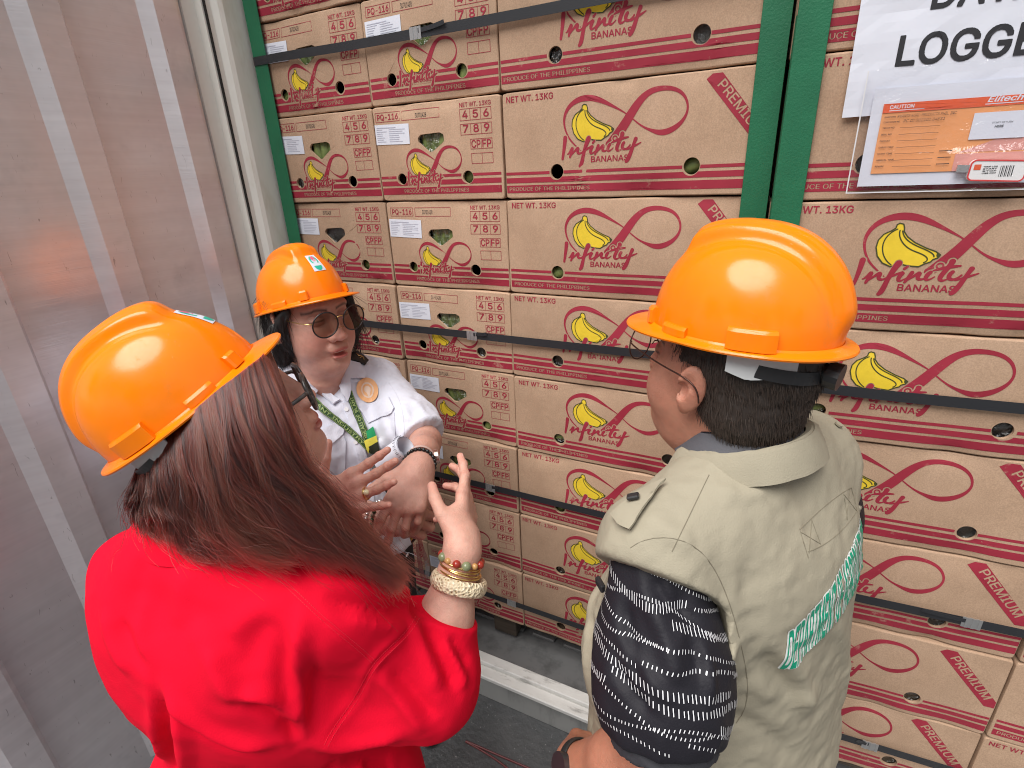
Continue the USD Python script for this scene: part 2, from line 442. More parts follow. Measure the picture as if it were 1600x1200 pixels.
RED_INK = usdkit.material(stage, '/World/Looks/red_print', {
    'tc': ('texture_coordinate', {}), 'oi': ('object_info', {}), 'of': ('vector_math', {'math_type': 'multiply_add', 'vector2': (1, 1, 1)}), 'cx': ('combine_xyz', {}), 'ml': ('math', {'math_type': 'multiply', 'value2': 37.0}),
    'n1': ('noise_texture', {'scale': 16.0, 'detail': 8.0, 'roughness': 0.72}), 'w': ('rgb_ramp', {'ramp': [(0.60, (0, 0, 0)), (0.70, (.75, .75, .75))]}),
    'n2': ('noise_texture', {'scale': 9.0, 'detail': 5.0}), 'c': ('rgb_ramp', {'ramp': [(0.3, (0.27, 0.020, 0.038)), (0.7, (0.35, 0.030, 0.054))]}),
    'mx': ('mix', {'color2': (0.47, 0.30, 0.22)}), 'p': ('principled_bsdf', {'roughness': 0.62, 'specular_ior_level': 0.3})},
    [('oi.random', 'ml.value1'), ('ml.value', 'cx.x'), ('ml.value', 'cx.z'), ('tc.object', 'of.vector1'), ('cx.vector', 'of.vector3'), ('of.vector', 'n1.vector'), ('of.vector', 'n2.vector'), ('n1.fac', 'w.fac'), ('n2.fac', 'c.fac'), ('w.color', 'mx.fac'), ('c.color', 'mx.color1'),
     ('mx.color', 'p.base_color')], surface='p.BSDF')
YEL_INK = mat('yellow_print', (0.72, 0.52, 0.035), 0.62, noise=(25, 0.08), spec=0.3)
DARK_INK = mat('dark_print', (0.055, 0.06, 0.02), 0.65, spec=0.3)
BLACK_INK = mat('black_print', (0.03, 0.03, 0.035), 0.6, spec=0.3)
BLUE_INK = mat('fine_blue_print', (0.42, 0.43, 0.52), 0.6, spec=0.3)
PAPER = mat('white_paper', (0.66, 0.68, 0.76), 0.6, spec=0.3)
BANANA = mat('green_banana_skin', (0.175, 0.235, 0.075), 0.45, noise=(40, 0.3))
LINER = clear_film('bag_film', (0.93, 0.96, 0.93), 0.16, 0.22, (40, 0.02))
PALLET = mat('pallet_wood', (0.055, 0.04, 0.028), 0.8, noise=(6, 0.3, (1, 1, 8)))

# ------------------------------------------------------------------ the setting
g = trimesh.Trimesh([[-150, -150, 0], [150, -150, 0], [150, 150, 0], [-150, 150, 0]], [[0, 1, 2], [0, 2, 3]], process=False)
tag(obj('ground', g, GROUND), 'dark damp concrete yard in front of the container', 'ground', kind='structure')

FL = 0.125                                             # container floor
cont = empty('shipping_container')
tag(cont, 'refrigerated container with its steel lined door swung open, packed with cartons', 'container')
obj('sill', bx(-0.80, 1.84, -0.150, -0.083, 0.0, FL - 0.030, 0.004), SILLGREY, cont)
st = obj('sill_strip', cat_mesh(bx(-0.80, 1.84, -0.158, -0.118, FL - 0.0295, FL - 0.012, 0.003), bx(-0.80, 1.84, -0.1175, -0.080, FL - 0.0295, FL + 0.002, 0.003)), STRIP, cont)
obj('floor', bx(-0.80, 1.84, -0.079, 3.0, 0.0, FL - 0.002), FLOORGREY, cont)
for k in range(21):                                    # the bars of the floor, running back into the container
    x = -0.72 + k * 0.12
    obj('floor_bar', bx(x, x + 0.085, 0.055, 1.4, FL - 0.0015, FL + 0.012, 0.003), FLOORGREY, cont)
# left door post: a stepped profile pulled up through the height
prof = Polygon([(-0.90, -0.150), (-0.842, -0.150), (-0.842, -0.112), (-0.815, -0.112), (-0.815, -0.085), (-0.795, -0.078), (-0.790, -0.066), (-0.7885, 0.06), (-0.90, 0.06)])
post = trimesh.creation.extrude_polygon(prof, 2.75 - FL, engine='earcut')
post.apply_translation((0, 0, FL - 0.001))
obj('door_post', post, CREAM, cont, smooth=20)
obj('gasket', bx(-0.8145, -0.8120, -0.1085, -0.1000, FL, 2.70, 0.0008), RUBBER, cont)
post2 = post.copy()
post2.apply_transform(np.diag([-1, 1, 1, 1]))
post2.apply_translation((1.04, 0, 0))
post2.invert()
obj('door_post', post2, CREAM, cont, smooth=20)
obj('lintel', bx(-0.80, 1.84, -0.150, 0.05, 2.68, 2.86, 0.006), CREAM, cont)
obj('roof', bx(-0.90, 1.94, 0.051, 3.0, 2.72, 2.80), INNER, cont)
obj('side_wall', bx(-0.90, -0.80, 0.061, 3.0, 0.0, 2.719), INNER, cont)
obj('side_wall', bx(1.84, 1.94, 0.061, 3.0, 0.0, 2.719), INNER, cont)
obj('end_wall', bx(-0.90, 1.94, 3.001, 3.08, 0.0, 2.80), INNER, cont)

# the open door leaf: lining at x = DX, upright raised ribs with sloping sides
DX = -0.845
HINGE, PITCH = -0.152, 0.276
door = obj('door', bx(DX - 0.075, DX, -1.330, HINGE, 0.055, 2.72, 0.004), STEEL, cont)
for k in range(5):
    yb = -0.152 - 0.012 - k * PITCH                    # far (dark) foot of the rib
    if yb - 0.115 < -1.33:
        break
    rp = Polygon([(DX - 0.001, yb), (DX + 0.019, yb - 0.012), (DX + 0.019, yb - 0.072), (DX - 0.001, yb - 0.107)])
    rib = trimesh.creation.extrude_polygon(rp, 2.52, engine='earcut')
    rib.apply_translation((0, 0, 0.13))
    obj('rib', rib, STEEL, door)
obj('door_gasket', bx(DX - 0.055, DX - 0.020, HINGE + 0.0005, HINGE + 0.009, 0.10, 2.66, 0.003), RUBBER, door)

# red cord on the ground at the sill
cord = [(P(715, 1128, 1.0)[0], -0.30), (-0.06, -0.315), (0.06, -0.325), (0.16, -0.355), (0.25, -0.39), (0.34, -0.40), (0.45, -0.43)]
cp = spline([(x, y, 0.004) for x, y in cord], 40)
tag(obj('electric_cord', tube(cp, 0.0032, 8), mat('red_cord', (0.12, 0.012, 0.014), 0.4)), 'thin dark red cord lying on the concrete below the sill', 'cord')

# ------------------------------------------------------------------ carton print, in metres from the lower left corner of a face
CW, CL, CH = 0.3805, 0.5880, 0.2318                      # end width, side length, height


def c2(pts):                                           # side-face artwork, traced in a 1600 wide crop of one carton
    a = np.asarray(pts, float)
    return np.column_stack([0.1534 + (a[:, 0] - 345) * (0.2736 / 683), 0.1195 + (743 - a[:, 1]) * (0.0945 / 250) + (a[:, 0] - 345) * -0.0000])


def logo_parts():
    K = 0.2736 / 683
    cl = [(452, 790), (425, 765), (385, 722), (358, 665), (354, 610), (378, 558), (425, 525), (480, 515), (545, 527), (625, 565), (705, 612), (745, 644), (795, 683), (845, 708), (900, 722), (955, 708), (1000, 672),
          (1022, 620), (1008, 562), (962, 520), (885, 505), (815, 523), (758, 580), (712, 650), (665, 715), (612, 762)]
    w = np.array([5, 7, 9, 10, 14, 20, 26, 30, 27, 15, 6, 6, 9, 16, 28, 27, 18, 11, 13, 18, 24, 31, 42, 48, 50, 30]) * K
    ribbon_ = brush(c2(cl), w, 130)
    hand = Polygon(c2([(462, 553), (470, 547), (484, 551), (489, 566), (491, 583), (508, 607), (540, 633), (585, 657), (622, 672), (640, 686), (634, 698), (618, 706), (611, 717), (592, 726), (572, 740), (535, 737), (505, 730),
                       (468, 742), (436, 726), (412, 695), (401, 655), (404, 622), (420, 596), (446, 580), (460, 568)])).buffer(0.0004)
    lines = [brush(c2(l), 5 * K, 24) for l in ([(466, 572), (436, 600), (424, 640), (434, 690), (470, 735)], [(476, 578), (488, 622), (528, 662), (575, 684), (598, 704), (588, 722)], [(486, 580), (512, 622), (560, 652), (606, 676), (620, 694)])]
    tip = Polygon(c2([(462, 553), (470, 547), (484, 551), (489, 566), (476, 566)]))
    tip2 = Polygon(c2([(628, 676), (640, 686), (633, 697), (627, 690)]))
    ink = unary_union([hand.boundary.buffer(2.6 * K)] + lines + [tip2])
    S = []

    def s(pts, w, n=None):
        S.append(brush(c2(pts), np.asarray(w, float) * K * 1.42, n))
    s([(359, 716), (353, 770), (343, 832)], [17, 14, 10])
    s([(373, 806), (392, 788), (402, 776), (396, 800), (388, 824)], [4, 9, 12, 11, 8])
    s([(394, 815), (418, 790), (436, 778), (434, 798), (446, 806), (464, 794)], [5, 8, 12, 11, 8, 4])
    s([(498, 728), (482, 765), (468, 812), (458, 856), (447, 876)], [19, 16, 14, 16, 12])
    s([(458, 800), (486, 786), (520, 766)], [4, 8, 4])
    s([(522, 774), (510, 796), (512, 808), (540, 794)], [10, 12, 9, 4])
    s([(524, 752), (534, 742)], [9, 7])
    s([(555, 770), (546, 792), (536, 815)], [12, 11, 8])
    s([(541, 808), (566, 784), (583, 772), (580, 792), (590, 800), (610, 790)], [5, 8, 12, 11, 8, 4])
    s([(622, 766), (610, 788), (612, 800), (640, 786)], [11, 12, 9, 4])
    s([(690, 715), (674, 755), (661, 792), (668, 802), (696, 786)], [17, 14, 13, 9, 4])
    s([(630, 758), (670, 744), (722, 734)], [4, 10, 6])
    s([(700, 762), (692, 786), (702, 796), (734, 776)], [11, 12, 9, 6])
    s([(764, 746), (748, 790), (730, 838), (716, 860)], [15, 13, 16, 14])
    s([(716, 800), (752, 785), (792, 766)], [4, 8, 4])
    ring = Point(c2([(650, 736)])[0]).buffer(15 * K).difference(Point(c2([(650, 736)])[0]).buffer(8 * K))
    letters = unary_union(S + [ring])
    halo = letters.buffer(6 * K)
    rib_out = ribbon_.difference(hand.buffer(3 * K)).difference(halo)
    red = unary_union([rib_out, letters])
    return red, hand.difference(letters.buffer(3 * K)), ink.difference(letters.buffer(3 * K)), unary_union([halo, hand.buffer(5 * K)])


LOGO = logo_parts()
L_END = [0.1725 / 0.2736, 0, 0, 0.0665 / 0.0945, 0.0978 - 0.1534 * 0.1725 / 0.2736, 0.0618 - 0.1195 * 0.0665 / 0.0945]


def frame_rect(x0, x1, y0, y1, w=0.0011):
    return sbox(x0, y0, x1, y1).difference(sbox(x0 + w, y0 + w, x1 - w, y1 - w))


def stripes(L):
    e = 0.0025
    return unary_union([sbox(e, 0.0550, L - e, 0.0615), sbox(e, 0.0368, L - e, 0.0487), sbox(e, 0.0142, L - e, 0.0315)])


def hole_shapes(kind):
    h = []
    if kind == 'side':
        h = [affinity.scale(Point(0.1364, 0.0585).buffer(0.0160, 10), 1, 1.02), affinity.scale(Point(0.4395, 0.0585).buffer(0.0165, 10), 1, 1.02)]
    else:
        h = [Point(0.0739, 0.0555).buffer(0.0142, 10), Point(0.2804, 0.0545).buffer(0.0150, 10)]
        hh = Polygon([(0.139, 0.1515), (0.1475, 0.159), (0.205, 0.161), (0.216, 0.156), (0.217, 0.141), (0.182, 0.119), (0.170, 0.118), (0.140, 0.142)])
        h.append(hh.buffer(-0.005).buffer(0.0055, 6))
    return h


def print_parts(kind):
    holes = unary_union(hole_shapes(kind)).buffer(0.0012)
    if kind == 'side':
        red_logo, yel, ink, halo = LOGO
        prod = text_fit('PRODUCE OF THE PHILIPPINES', 0.0110, 0.2180, 0.0190, 0.0086)
        ban = text_fit('BANANAS', 0.2205, 0.3070, 0.0765, 0.0118)
        net = text_fit('NET WT. 13KG', 0.0126, 0.1303, 0.2118, 0.0122)
        prem = Polygon([(0.4564, 0.2170), (0.4676, 0.2258), (0.4862, 0.2258), (0.5890, 0.1010), (0.5835, 0.0920), (0.5630, 0.0920)])
        a0, a1 = np.array([0.4765, 0.2060]), np.array([0.5740, 0.0935])
        ang = math.degrees(math.atan2(a1[1] - a0[1], a1[0] - a0[0]))
        t = text_fit('PREMIUM', 0, 0.126, -0.0085, 0.0172)
        t = affinity.translate(affinity.rotate(t, ang, origin=(0, 0)), a0[0] + .004, a0[1])
        t = affinity.translate(t, 0.0035, 0.0045)
        red = unary_union([stripes(CL).difference(prod).difference(halo), red_logo, net, prem.difference(t), ban])
    else:
        lg = [affinity.affine_transform(x, L_END) for x in LOGO]
        prod = text_fit('PRODUCE OF THE PHILIPPINES', 0.0786, 0.2840, 0.0182, 0.0090)
        ban = text_fit('BANANAS', 0.1377, 0.1920, 0.0405, 0.0072)
        red = unary_union([stripes(CW).difference(prod).difference(lg[3].buffer(0.0008)).difference(sbox(0.134, 0.0372, 0.195, 0.050)), lg[0], ban])
        yel, ink = lg[1], lg[2]
        add = [text_fit('NET WT. 13KG', 0.2725, 0.3591, 0.2105, 0.0092), text_fit('PQ-116', 0.0180, 0.0850, 0.1990, 0.0135), frame_rect(0.0118, 0.0900, 0.1943, 0.2171), frame_rect(0.0962, 0.2125, 0.1938, 0.2168)]
        for row, y0, y1 in (('456', 0.1804, 0.2066), ('789', 0.1488, 0.1736)):
            add.append(frame_rect(0.2722, 0.3590, y0, y1))
            for i, ch in enumerate(row):
                x0 = 0.2722 + i * 0.0868 / 3
                if i:
                    add.append(sbox(x0 - .0005, y0, x0 + .0005, y1))
                add.append(text_fit(ch, x0 + 0.0075, x0 + 0.0225, y0 + 0.0055, 0.0165))
        add += [frame_rect(0.2980, 0.3580, 0.1160, 0.1392), sbox(0.3275, 0.116, 0.3285, 0.139), text_fit('CP', 0.3005, 0.3258, 0.1195, 0.0165), text_fit('FP', 0.3305, 0.3550, 0.1195, 0.0165),
                frame_rect(0.2982, 0.3582, 0.0826, 0.1070), sbox(0.3277, 0.083, 0.3287, 0.107)]
        red = unary_union([red.difference(sbox(0, 0, 0, 0))] + add)
    return red.difference(holes), yel.difference(holes), ink.difference(holes)


PRINT = {k: print_parts(k) for k in ('side', 'end')}
DATE = text_fit('30701428', 0.132, 0.1655, 0.1995, 0.0105, False)


class Face:
    """The gently bulging, slightly crushed front of one carton."""
    def __init__(self, L, seed):
        self.L, self.seed = L, seed
        r = np.random.default_rng(seed)
        self.bulge, self.tilt = r.uniform(0.001, 0.0070), r.uniform(-0.002, 0.002)
        self.dent = [(r.uniform(0.1, 0.9) * L, r.choice([0.0, CH]), r.uniform(0.02, 0.06), r.uniform(0.001, 0.007)) for _ in range(4)]
        self.crease = (r.uniform(.15, .85) * L, r.uniform(-.5, .5), r.uniform(.0004, .0014))

    def y(self, x, z):
        u, v = np.clip(x / self.L, 0, 1), np.clip(z / CH, 0, 1)
        d = -self.bulge * np.sin(np.pi * u) ** 0.7 * np.sin(np.pi * v) ** 0.7
        d = d + 0.0022 * (meshkit.noise(np.stack([x * 14, z * 14, np.full_like(x, self.seed * 3.7)], -1)) - .5)
        for cx, cz, w, a in self.dent:
            d = d + a * np.exp(-((x - cx) ** 2 + (z - cz) ** 2 * 2.2) / w ** 2)
        cx, sl, a = self.crease
        d = d + a * np.exp(-((x - cx - sl * (z - CH / 2)) / .010) ** 2)
        return d + self.tilt * (v - .5)

    def lay(self, g, off, size=0.03):
        m = flat(g, size)
        if m is None:
            return None
        v, f = m
        return np.column_stack([v[:, 0] - self.L / 2, self.y(v[:, 0], v[:, 1]) - off, v[:, 1]]), f


def carton(kind, seed, label, look):
    L, D = (CL, CW) if kind == 'side' else (CW, CL)
    fc = Face(L, seed)
    r = np.random.default_rng(seed + 100)
    t = empty(f'{kind}_carton')
    tag(t, label, 'carton')
    holes = hole_shapes(kind)
    face = sbox(0.0095, 0.0095, L - 0.0095, CH - 0.0095).buffer(0.0065, 4).difference(unary_union(holes))
    v, f = flat(face, 0.035)
    vf = np.column_stack([v[:, 0] - L / 2, fc.y(v[:, 0], v[:, 1]), v[:, 1]])
    parts = [(vf, f)]
    for h in holes:                                   # the cut edge of each hole shows the card's thickness
        c = np.array(h.exterior.coords)[:-1]
        n = len(c)
        a = np.column_stack([c[:, 0] - L / 2, fc.y(c[:, 0], c[:, 1]), c[:, 1]])
        b = a + [0, 0.0065, 0]
        i = np.arange(n)
        parts.append((np.vstack([a, b]), np.vstack([np.column_stack([i, i + n, (i + 1) % n]), np.column_stack([(i + 1) % n, i + n, (i + 1) % n + n])])))
    # rim: rounded edge ring then the four sides
    k = 44
    s = np.linspace(0, 1, k, endpoint=False)
    per = np.vstack([np.column_stack([s * L, 0 * s]), np.column_stack([L + 0 * s, s * CH]), np.column_stack([L - s * L, CH + 0 * s]), np.column_stack([0 * s, CH - s * CH])])
    cen = np.array([L / 2, CH / 2])
    wav = 0.0012 * (meshkit.noise(np.column_stack([per * 30, np.full(len(per), seed * 1.3)])) - 0.5)
    def rnd(q, rad=0.0075, ins=0.0):
        q = np.clip(q, [ins, ins], [L - ins, CH - ins])
        rr_ = rad + ins
        c = np.clip(q, [rr_, rr_], [L - rr_, CH - rr_])
        d = q - c
        n_ = np.linalg.norm(d, axis=1, keepdims=True)
        return np.where((np.abs(d) > 1e-9).all(1, keepdims=True), c + d / np.maximum(n_, 1e-9) * np.minimum(n_, rad), q)
    inner = rnd(per, 0.0065, 0.003)
    per = rnd(per)
    rings = []
    for q_, dy, e in ((inner, 0.0, 0), (inner * .35 + per * .65, 0.0009, 1), (per, 0.0036, 1), (per, 0.05, 0), (per, D, 0)):
        q = q_ + (q_ - cen) / np.linalg.norm(q_ - cen, axis=1, keepdims=True) * wav[:, None] * e
        y = fc.y(inner[:, 0], inner[:, 1]) * (1 if dy < 0.05 else 0) + dy
        rings.append(np.column_stack([q[:, 0] - L / 2, y, q[:, 1]]))
    n = len(per)
    i = np.arange(n)
    V = np.vstack(rings + [[[0, D, CH / 2]]])
    F = []
    for a in range(len(rings) - 1):
        F += [np.column_stack([a * n + i, (a + 1) * n + i, a * n + (i + 1) % n]), np.column_stack([a * n + (i + 1) % n, (a + 1) * n + i, (a + 1) * n + (i + 1) % n])]
    F.append(np.column_stack([(len(rings) - 1) * n + i, np.full(n, len(V) - 1), (len(rings) - 1) * n + (i + 1) % n]))
    parts.append((V, np.vstack(F)[:, ::-1]))
    parts[0] = (vf, f[:, ::-1] if False else f)
    body = cat_mesh(*parts)
    obj('carton_body', body, CARD, t, smooth=40)
    sh = (r.uniform(-.004, .004), r.uniform(-.002, .002))
    room = sbox(.0025, .0025, L - .0025, CH - .0025).difference(unary_union(holes).buffer(.001))
    red, yel, ink = [affinity.translate(g_, *sh).intersection(room) for g_ in PRINT[kind]]
    obj('red_print', fc.lay(red, 0.0005), RED_INK, t)
    obj('banana_drawing', fc.lay(yel, 0.0005), YEL_INK, t)
    obj('drawing_outline', fc.lay(ink, 0.0009), DARK_INK, t)
    if kind == 'end':
        dx, dz, ra = r.uniform(-.004, .004), r.uniform(-.004, .003), r.uniform(-2, 2)
        pap = affinity.translate(affinity.rotate(sbox(0.0055, 0.1385, 0.1170, 0.1865), ra), dx, dz)
        lb = obj('paper_label', fc.lay(pap, 0.0011, 0.02), PAPER, t)
        ln = [sbox(0.012, 0.1780, 0.075, 0.1800)]
        for q in range(7):
            z = 0.174 - q * 0.0048
            for x0, x1 in ((0.011, 0.045), (0.052, 0.110)):
                ln.append(sbox(x0, z, x0 + (x1 - x0) * r.uniform(.5, 1), z + 0.0013))
        ln = affinity.translate(affinity.rotate(unary_union(ln), ra, origin=pap.centroid), dx, dz)
        obj('label_text', fc.lay(ln, 0.0015, 0.03), BLUE_INK, lb)
        obj('date_stamp', fc.lay(affinity.translate(DATE, r.uniform(-.01, .01), 0), 0.0005), BLACK_INK, t)
    # what shows in the vents: green fruit, clear bag film, or the dark
    fruit, film = [], []
    for h, what in zip(holes, look):
        cx, cz = h.centroid.coords[0]
        big = 0.05 if kind == 'end' and h is holes[-1] else 0.026
        if what in 'gb':
            for q in range(3 if big > .03 else 1):
                a0 = r.uniform(0.2, 1.2)
                d = np.array([math.cos(a0), 0, math.sin(a0)])
                c = np.array([cx - L / 2 + (q - 1) * 0.027 * (big > .03), 0.0245 + r.uniform(0, .006), cz + r.uniform(-.004, .004)])
                if big > .03:
                    d = np.array([r.uniform(-.3, .3), 0, 1.0])
                pts = [c - d * 0.06 + [0, 0.015, 0], c - d * 0.03 + [0, .003, 0], c, c + d * 0.03 + [0, .003, 0], c + d * 0.06 + [0, .018, 0]]
                fruit.append(tube(spline(pts, 9), [0.008, 0.014, 0.018, 0.0185, 0.0185, 0.018, 0.017, 0.013, 0.007], 10))
        if what in 'bf':
            gx, gz = np.meshgrid(np.linspace(-big, big, 14), np.linspace(-big, big, 14))
            gy = 0.0105 + 0.010 * meshkit.fbm(np.stack([gx * 60 + seed, gz * 60, gx * 0 + cx * 100], -1), 3) - 0.006
            vv = np.column_stack([(gx + cx - L / 2).ravel(), gy.ravel(), (gz + cz).ravel()])
            ii, jj = np.meshgrid(np.arange(13), np.arange(13), indexing='ij')
            a = (ii * 14 + jj).ravel()
            film.append((vv, np.vstack([np.column_stack([a, a + 1, a + 15]), np.column_stack([a, a + 15, a + 14])])))
    for q in fruit:
        obj('green_banana', q, BANANA, t, smooth=True)
    for q in film:
        obj('bag_film', q, LINER, t, smooth=True)
    return t


ROWS = ['top', 'second', 'third', 'fourth', 'fifth', 'sixth', 'seventh', 'eighth', 'bottom']   # from the topmost layer in view down
Z0 = 1.8705 - 8 * 0.235 + 0.235                        # base of the layer below row A ... see zrow()


def zrow(i):                                           # layer 0 = topmost, partly cut by the picture's edge
    return 2.1055 - i * 0.235 + 0.0002


LOOKS_END = ['gfb', 'kfb', 'gkb', 'kgb', 'fkg', 'kgb', 'bgf', 'gkb']
LOOKS_SIDE = ['gg', 'ff', 'kg', 'gf', 'fk', 'bf']
first = {}
nums = {'side': 0, 'end': 0}


def place(kind, x, y, z, rot, label, group):
    n = nums[kind]
    nums[kind] += 1
    var = n % (len(LOOKS_END) if kind == 'end' else len(LOOKS_SIDE))
    r = np.random.default_rng(500 + n + (1000 if kind == 'end' else 0))
    loc, rz = (x, y, z), rot + r.uniform(-0.006, 0.006)
    if (kind, var) not in first:
        t = carton(kind, var + (20 if kind == 'end' else 0) + 1, label, (LOOKS_END if kind == 'end' else LOOKS_SIDE)[var])
        x_ = UsdGeom.Xformable(t)
        ops = x_.GetOrderedXformOps()
        ops[0].Set(Gf.Vec3d(*map(float, loc)))
        ops[1].Set(math.degrees(rz))
        first[(kind, var)] = t
        protos = t
    else:
        protos = dup(first[(kind, var)], loc, rz)
    tag(protos, label, 'carton', group)
    return protos


LG, RG = 'cartons stacked on the left pallet', 'cartons stacked on the right pallet'
for i in range(9):
    z = zrow(i)
    j = lambda s: (np.random.default_rng(900 + i * 7 + s).uniform(-1, 1))
    row = ROWS[i]
    place('end', -0.383 * 1.5 + .0012 * j(1), 0.004 * j(2), z, 0, f'narrow carton end beside the leftmost green board, {row} layer of the left pallet', LG)
    place('end', -0.383 * 0.5 + .0012 * j(3), 0.004 * j(4), z, 0, f'narrow carton end in the middle column of the left pallet, {row} layer', LG)
    place('side', 0.295 + .0015 * j(5), 0.004 * j(6), z, 0, f'wide carton side at the right of the left pallet, {row} layer', LG)
RA = 0.0771
RO = np.array([0.603, -0.0878])
RU = np.array([math.cos(RA), math.sin(RA)])
RN = np.array([-math.sin(RA), math.cos(RA)])


def rp(u, z, out=0.0):                                 # a point on the right pallet's front
    q = RO + RU * u - RN * out
    return np.array([q[0], q[1], z])


for i in range(9):
    z = zrow(i) - 0.007
    j = lambda s: (np.random.default_rng(1900 + i * 7 + s).uniform(-1, 1))
    p = rp(0.299 + .0015 * j(1), z, 0.004 * j(2))
    place('side', p[0], p[1], z, RA, f'wide carton side right of the paired green boards, {ROWS[i]} layer of the right pallet', RG)
    p = rp(0.597 + 0.295, z, 0.003 * j(3))
    place('side', p[0], p[1], z, RA, f'carton at the right picture border, right column of the right pallet, {ROWS[i]} layer', RG)

# pallets under the stacks
for x0, x1, y0, rot, lab in ((-0.766, 0.590, 0.012, 0, 'wooden pallet in shadow under the left carton stack'), (0.0, 1.18, 0.012, RA, 'wooden pallet in shadow under the right carton stack')):
    loc = (0, 0, FL + 0.0125) if rot == 0 else (RO[0], RO[1], FL + 0.0125)
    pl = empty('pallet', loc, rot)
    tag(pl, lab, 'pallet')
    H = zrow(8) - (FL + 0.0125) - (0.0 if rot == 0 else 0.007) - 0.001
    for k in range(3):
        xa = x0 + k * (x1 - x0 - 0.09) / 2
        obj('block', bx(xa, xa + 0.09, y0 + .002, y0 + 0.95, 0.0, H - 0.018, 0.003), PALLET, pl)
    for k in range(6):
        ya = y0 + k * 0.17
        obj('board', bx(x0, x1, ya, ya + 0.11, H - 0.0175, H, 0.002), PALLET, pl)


def corner_board(loc, rz, left, lab):
    """An L-shaped green edge board: one leg over the carton fronts, one along the stack's side."""
    t = empty('corner_board', loc, rz)
    tag(t, lab, 'corner board')
    s = 1 if left else -1
    H0, H1 = 0.0, zrow(0) + 0.235 - loc[2]
    w, d, th = 0.045, 0.055, 0.004
    prof = Polygon([(-th * s, -th), (w * s, -th), ((w + .001) * s, -th * .5), (w * s, 0), (0, 0), (0, d), (-th * s, d)]).buffer(0)
    m = trimesh.creation.extrude_polygon(prof, H1, engine='earcut')
    obj('board', m, GREEN, t, smooth=20)
    return t


ZB = FL + 0.02
corner_board((-0.772, -0.0085, ZB), 0, True, 'slim green corner board at the far left stack edge by the cream post')
corner_board((0.5915, -0.0090, ZB), 0, False, 'green corner board on the right edge of the left pallet, left one of the pair')
p = rp(0.008, ZB, 0.0085)
corner_board((p[0], p[1], ZB), RA, True, 'green corner board on the left edge of the right pallet, right one of the pair')


def strap(z, side, clip_x, lab, tail=None, sag=0.0, w=0.021):
    t = empty('strapping_band', (0, 0, z))
    tag(t, lab, 'strap')
    if side == 'left':
        pts = [(-0.7790, 0.16, 0), (-0.7790, 0.02, 0), (-0.7785, -0.012, 0), (-0.770, -0.0150, 0), (-0.74, -0.0150, 0), (-0.70, -0.0155, 0), (-0.40, -0.0158, -sag), (0.0, -0.0158, -sag), (0.40, -0.0158, -sag * .6), (0.545, -0.0158, 0), (0.588, -0.0155, 0), (0.5968, -0.011, 0), (0.5972, 0.02, 0), (0.5972, 0.16, 0)]
        nrm = [(-1, 0, 0)] * 2 + [(-1, -.4, 0), (-.4, -1, 0)] + [(0, -1, 0)] * 6 + [(.4, -1, 0), (1, -.4, 0)] + [(1, 0, 0)] * 2
        pts = np.array(pts)
        nrm = np.array(nrm, float)
    else:
        us = [(0.0025, -0.16), (0.0025, -0.02), (0.003, 0.010), (0.009, 0.0145), (0.05, 0.0155), (0.09, 0.0160), (0.3, 0.0165), (0.6, 0.0165), (0.9, 0.0165), (1.18, 0.0165)]
        pts = np.array([np.append(rp(u, 0, o)[:2], -sag if 0.1 < u < 1 else 0) for u, o in us])
        L_ = np.append(-RU, 0)
        F_ = np.append(-RN, 0)
        nrm = np.array([L_, L_, L_ + .4 * F_, .4 * L_ + F_] + [F_] * 6)
    from scipy.interpolate import PchipInterpolator
    s = np.concatenate([[0], np.cumsum(np.linalg.norm(np.diff(pts, axis=0), axis=1))])
    ss = np.unique(np.concatenate([s, np.linspace(0, s[-1], 60)]))
    c = PchipInterpolator(s, pts)(ss)
    n_ = np.column_stack([np.interp(ss, s, nrm[:, q]) for q in range(3)])
    wob = 0.002 * (meshkit.noise(np.column_stack([ss * 5, ss * 0 + z * 9, ss * 0])) - .5)
    c[:, 2] += wob
    obj('band', ribbon(c, n_, w, 0.0012), STRAP, t)
    # ribbed steel clip crimped on the band, and the band's loose end beside it
    if side == 'left':
        o, e1, nn = np.array([clip_x, -0.0160, -sag]), np.array([1.0, 0, 0]), np.array([0, -1.0, 0])
    else:
        b = rp(clip_x, 0, 0.0167)
        o, e1, nn = np.array([b[0], b[1], -sag]), np.append(RU, 0), np.append(-RN, 0)
    cl = []
    for k in range(6):
        a = o + e1 * (k - 2.5) * 0.0056
        pts2 = [a + nn * (0.0016 + 0.0011 * (k % 2)) + np.array([0, 0, h_]) for h_ in (-w / 2 - .0025, -w / 2 + .004, 0, w / 2 - .004, w / 2 + .0025)]
        cl.append(ribbon(pts2, nn, 0.0056, 0.0022))
    obj('clip', cat_mesh(*cl), CLIP, t)
    if tail:
        d = np.array([o + e1 * q * tail + nn * (0.0024 + 0.004 * q * q) + np.array([0, 0, 0.004 + 0.007 * q * q]) for q in np.linspace(0.1, 1, 10)])
        obj('loose_end', ribbon(d, nn, w * .45, 0.001), STRAP, t)
    return t


for z, cx, tl, nm in ((2.0150, -0.2125, 0.085, 'topmost'), (1.2770, -0.1175, 0.05, 'second'), (0.7800, -0.0910, 0.03, 'third'), (0.3300, -0.0380, None, 'lowest')):
    strap(z, 'left', cx, f'black strap with steel clip round the left pallet, {nm} of its four', tl, 0.003)
for z, cx, tl, nm in ((1.2720, 0.72, None, 'uppermost in view'), (0.7790, 0.4934, -0.09, 'middle'), (0.3370, 0.3897, -0.03, 'lowest')):
    strap(z, 'right', cx, f'black strap round the right pallet, {nm} of its three', tl, 0.003)
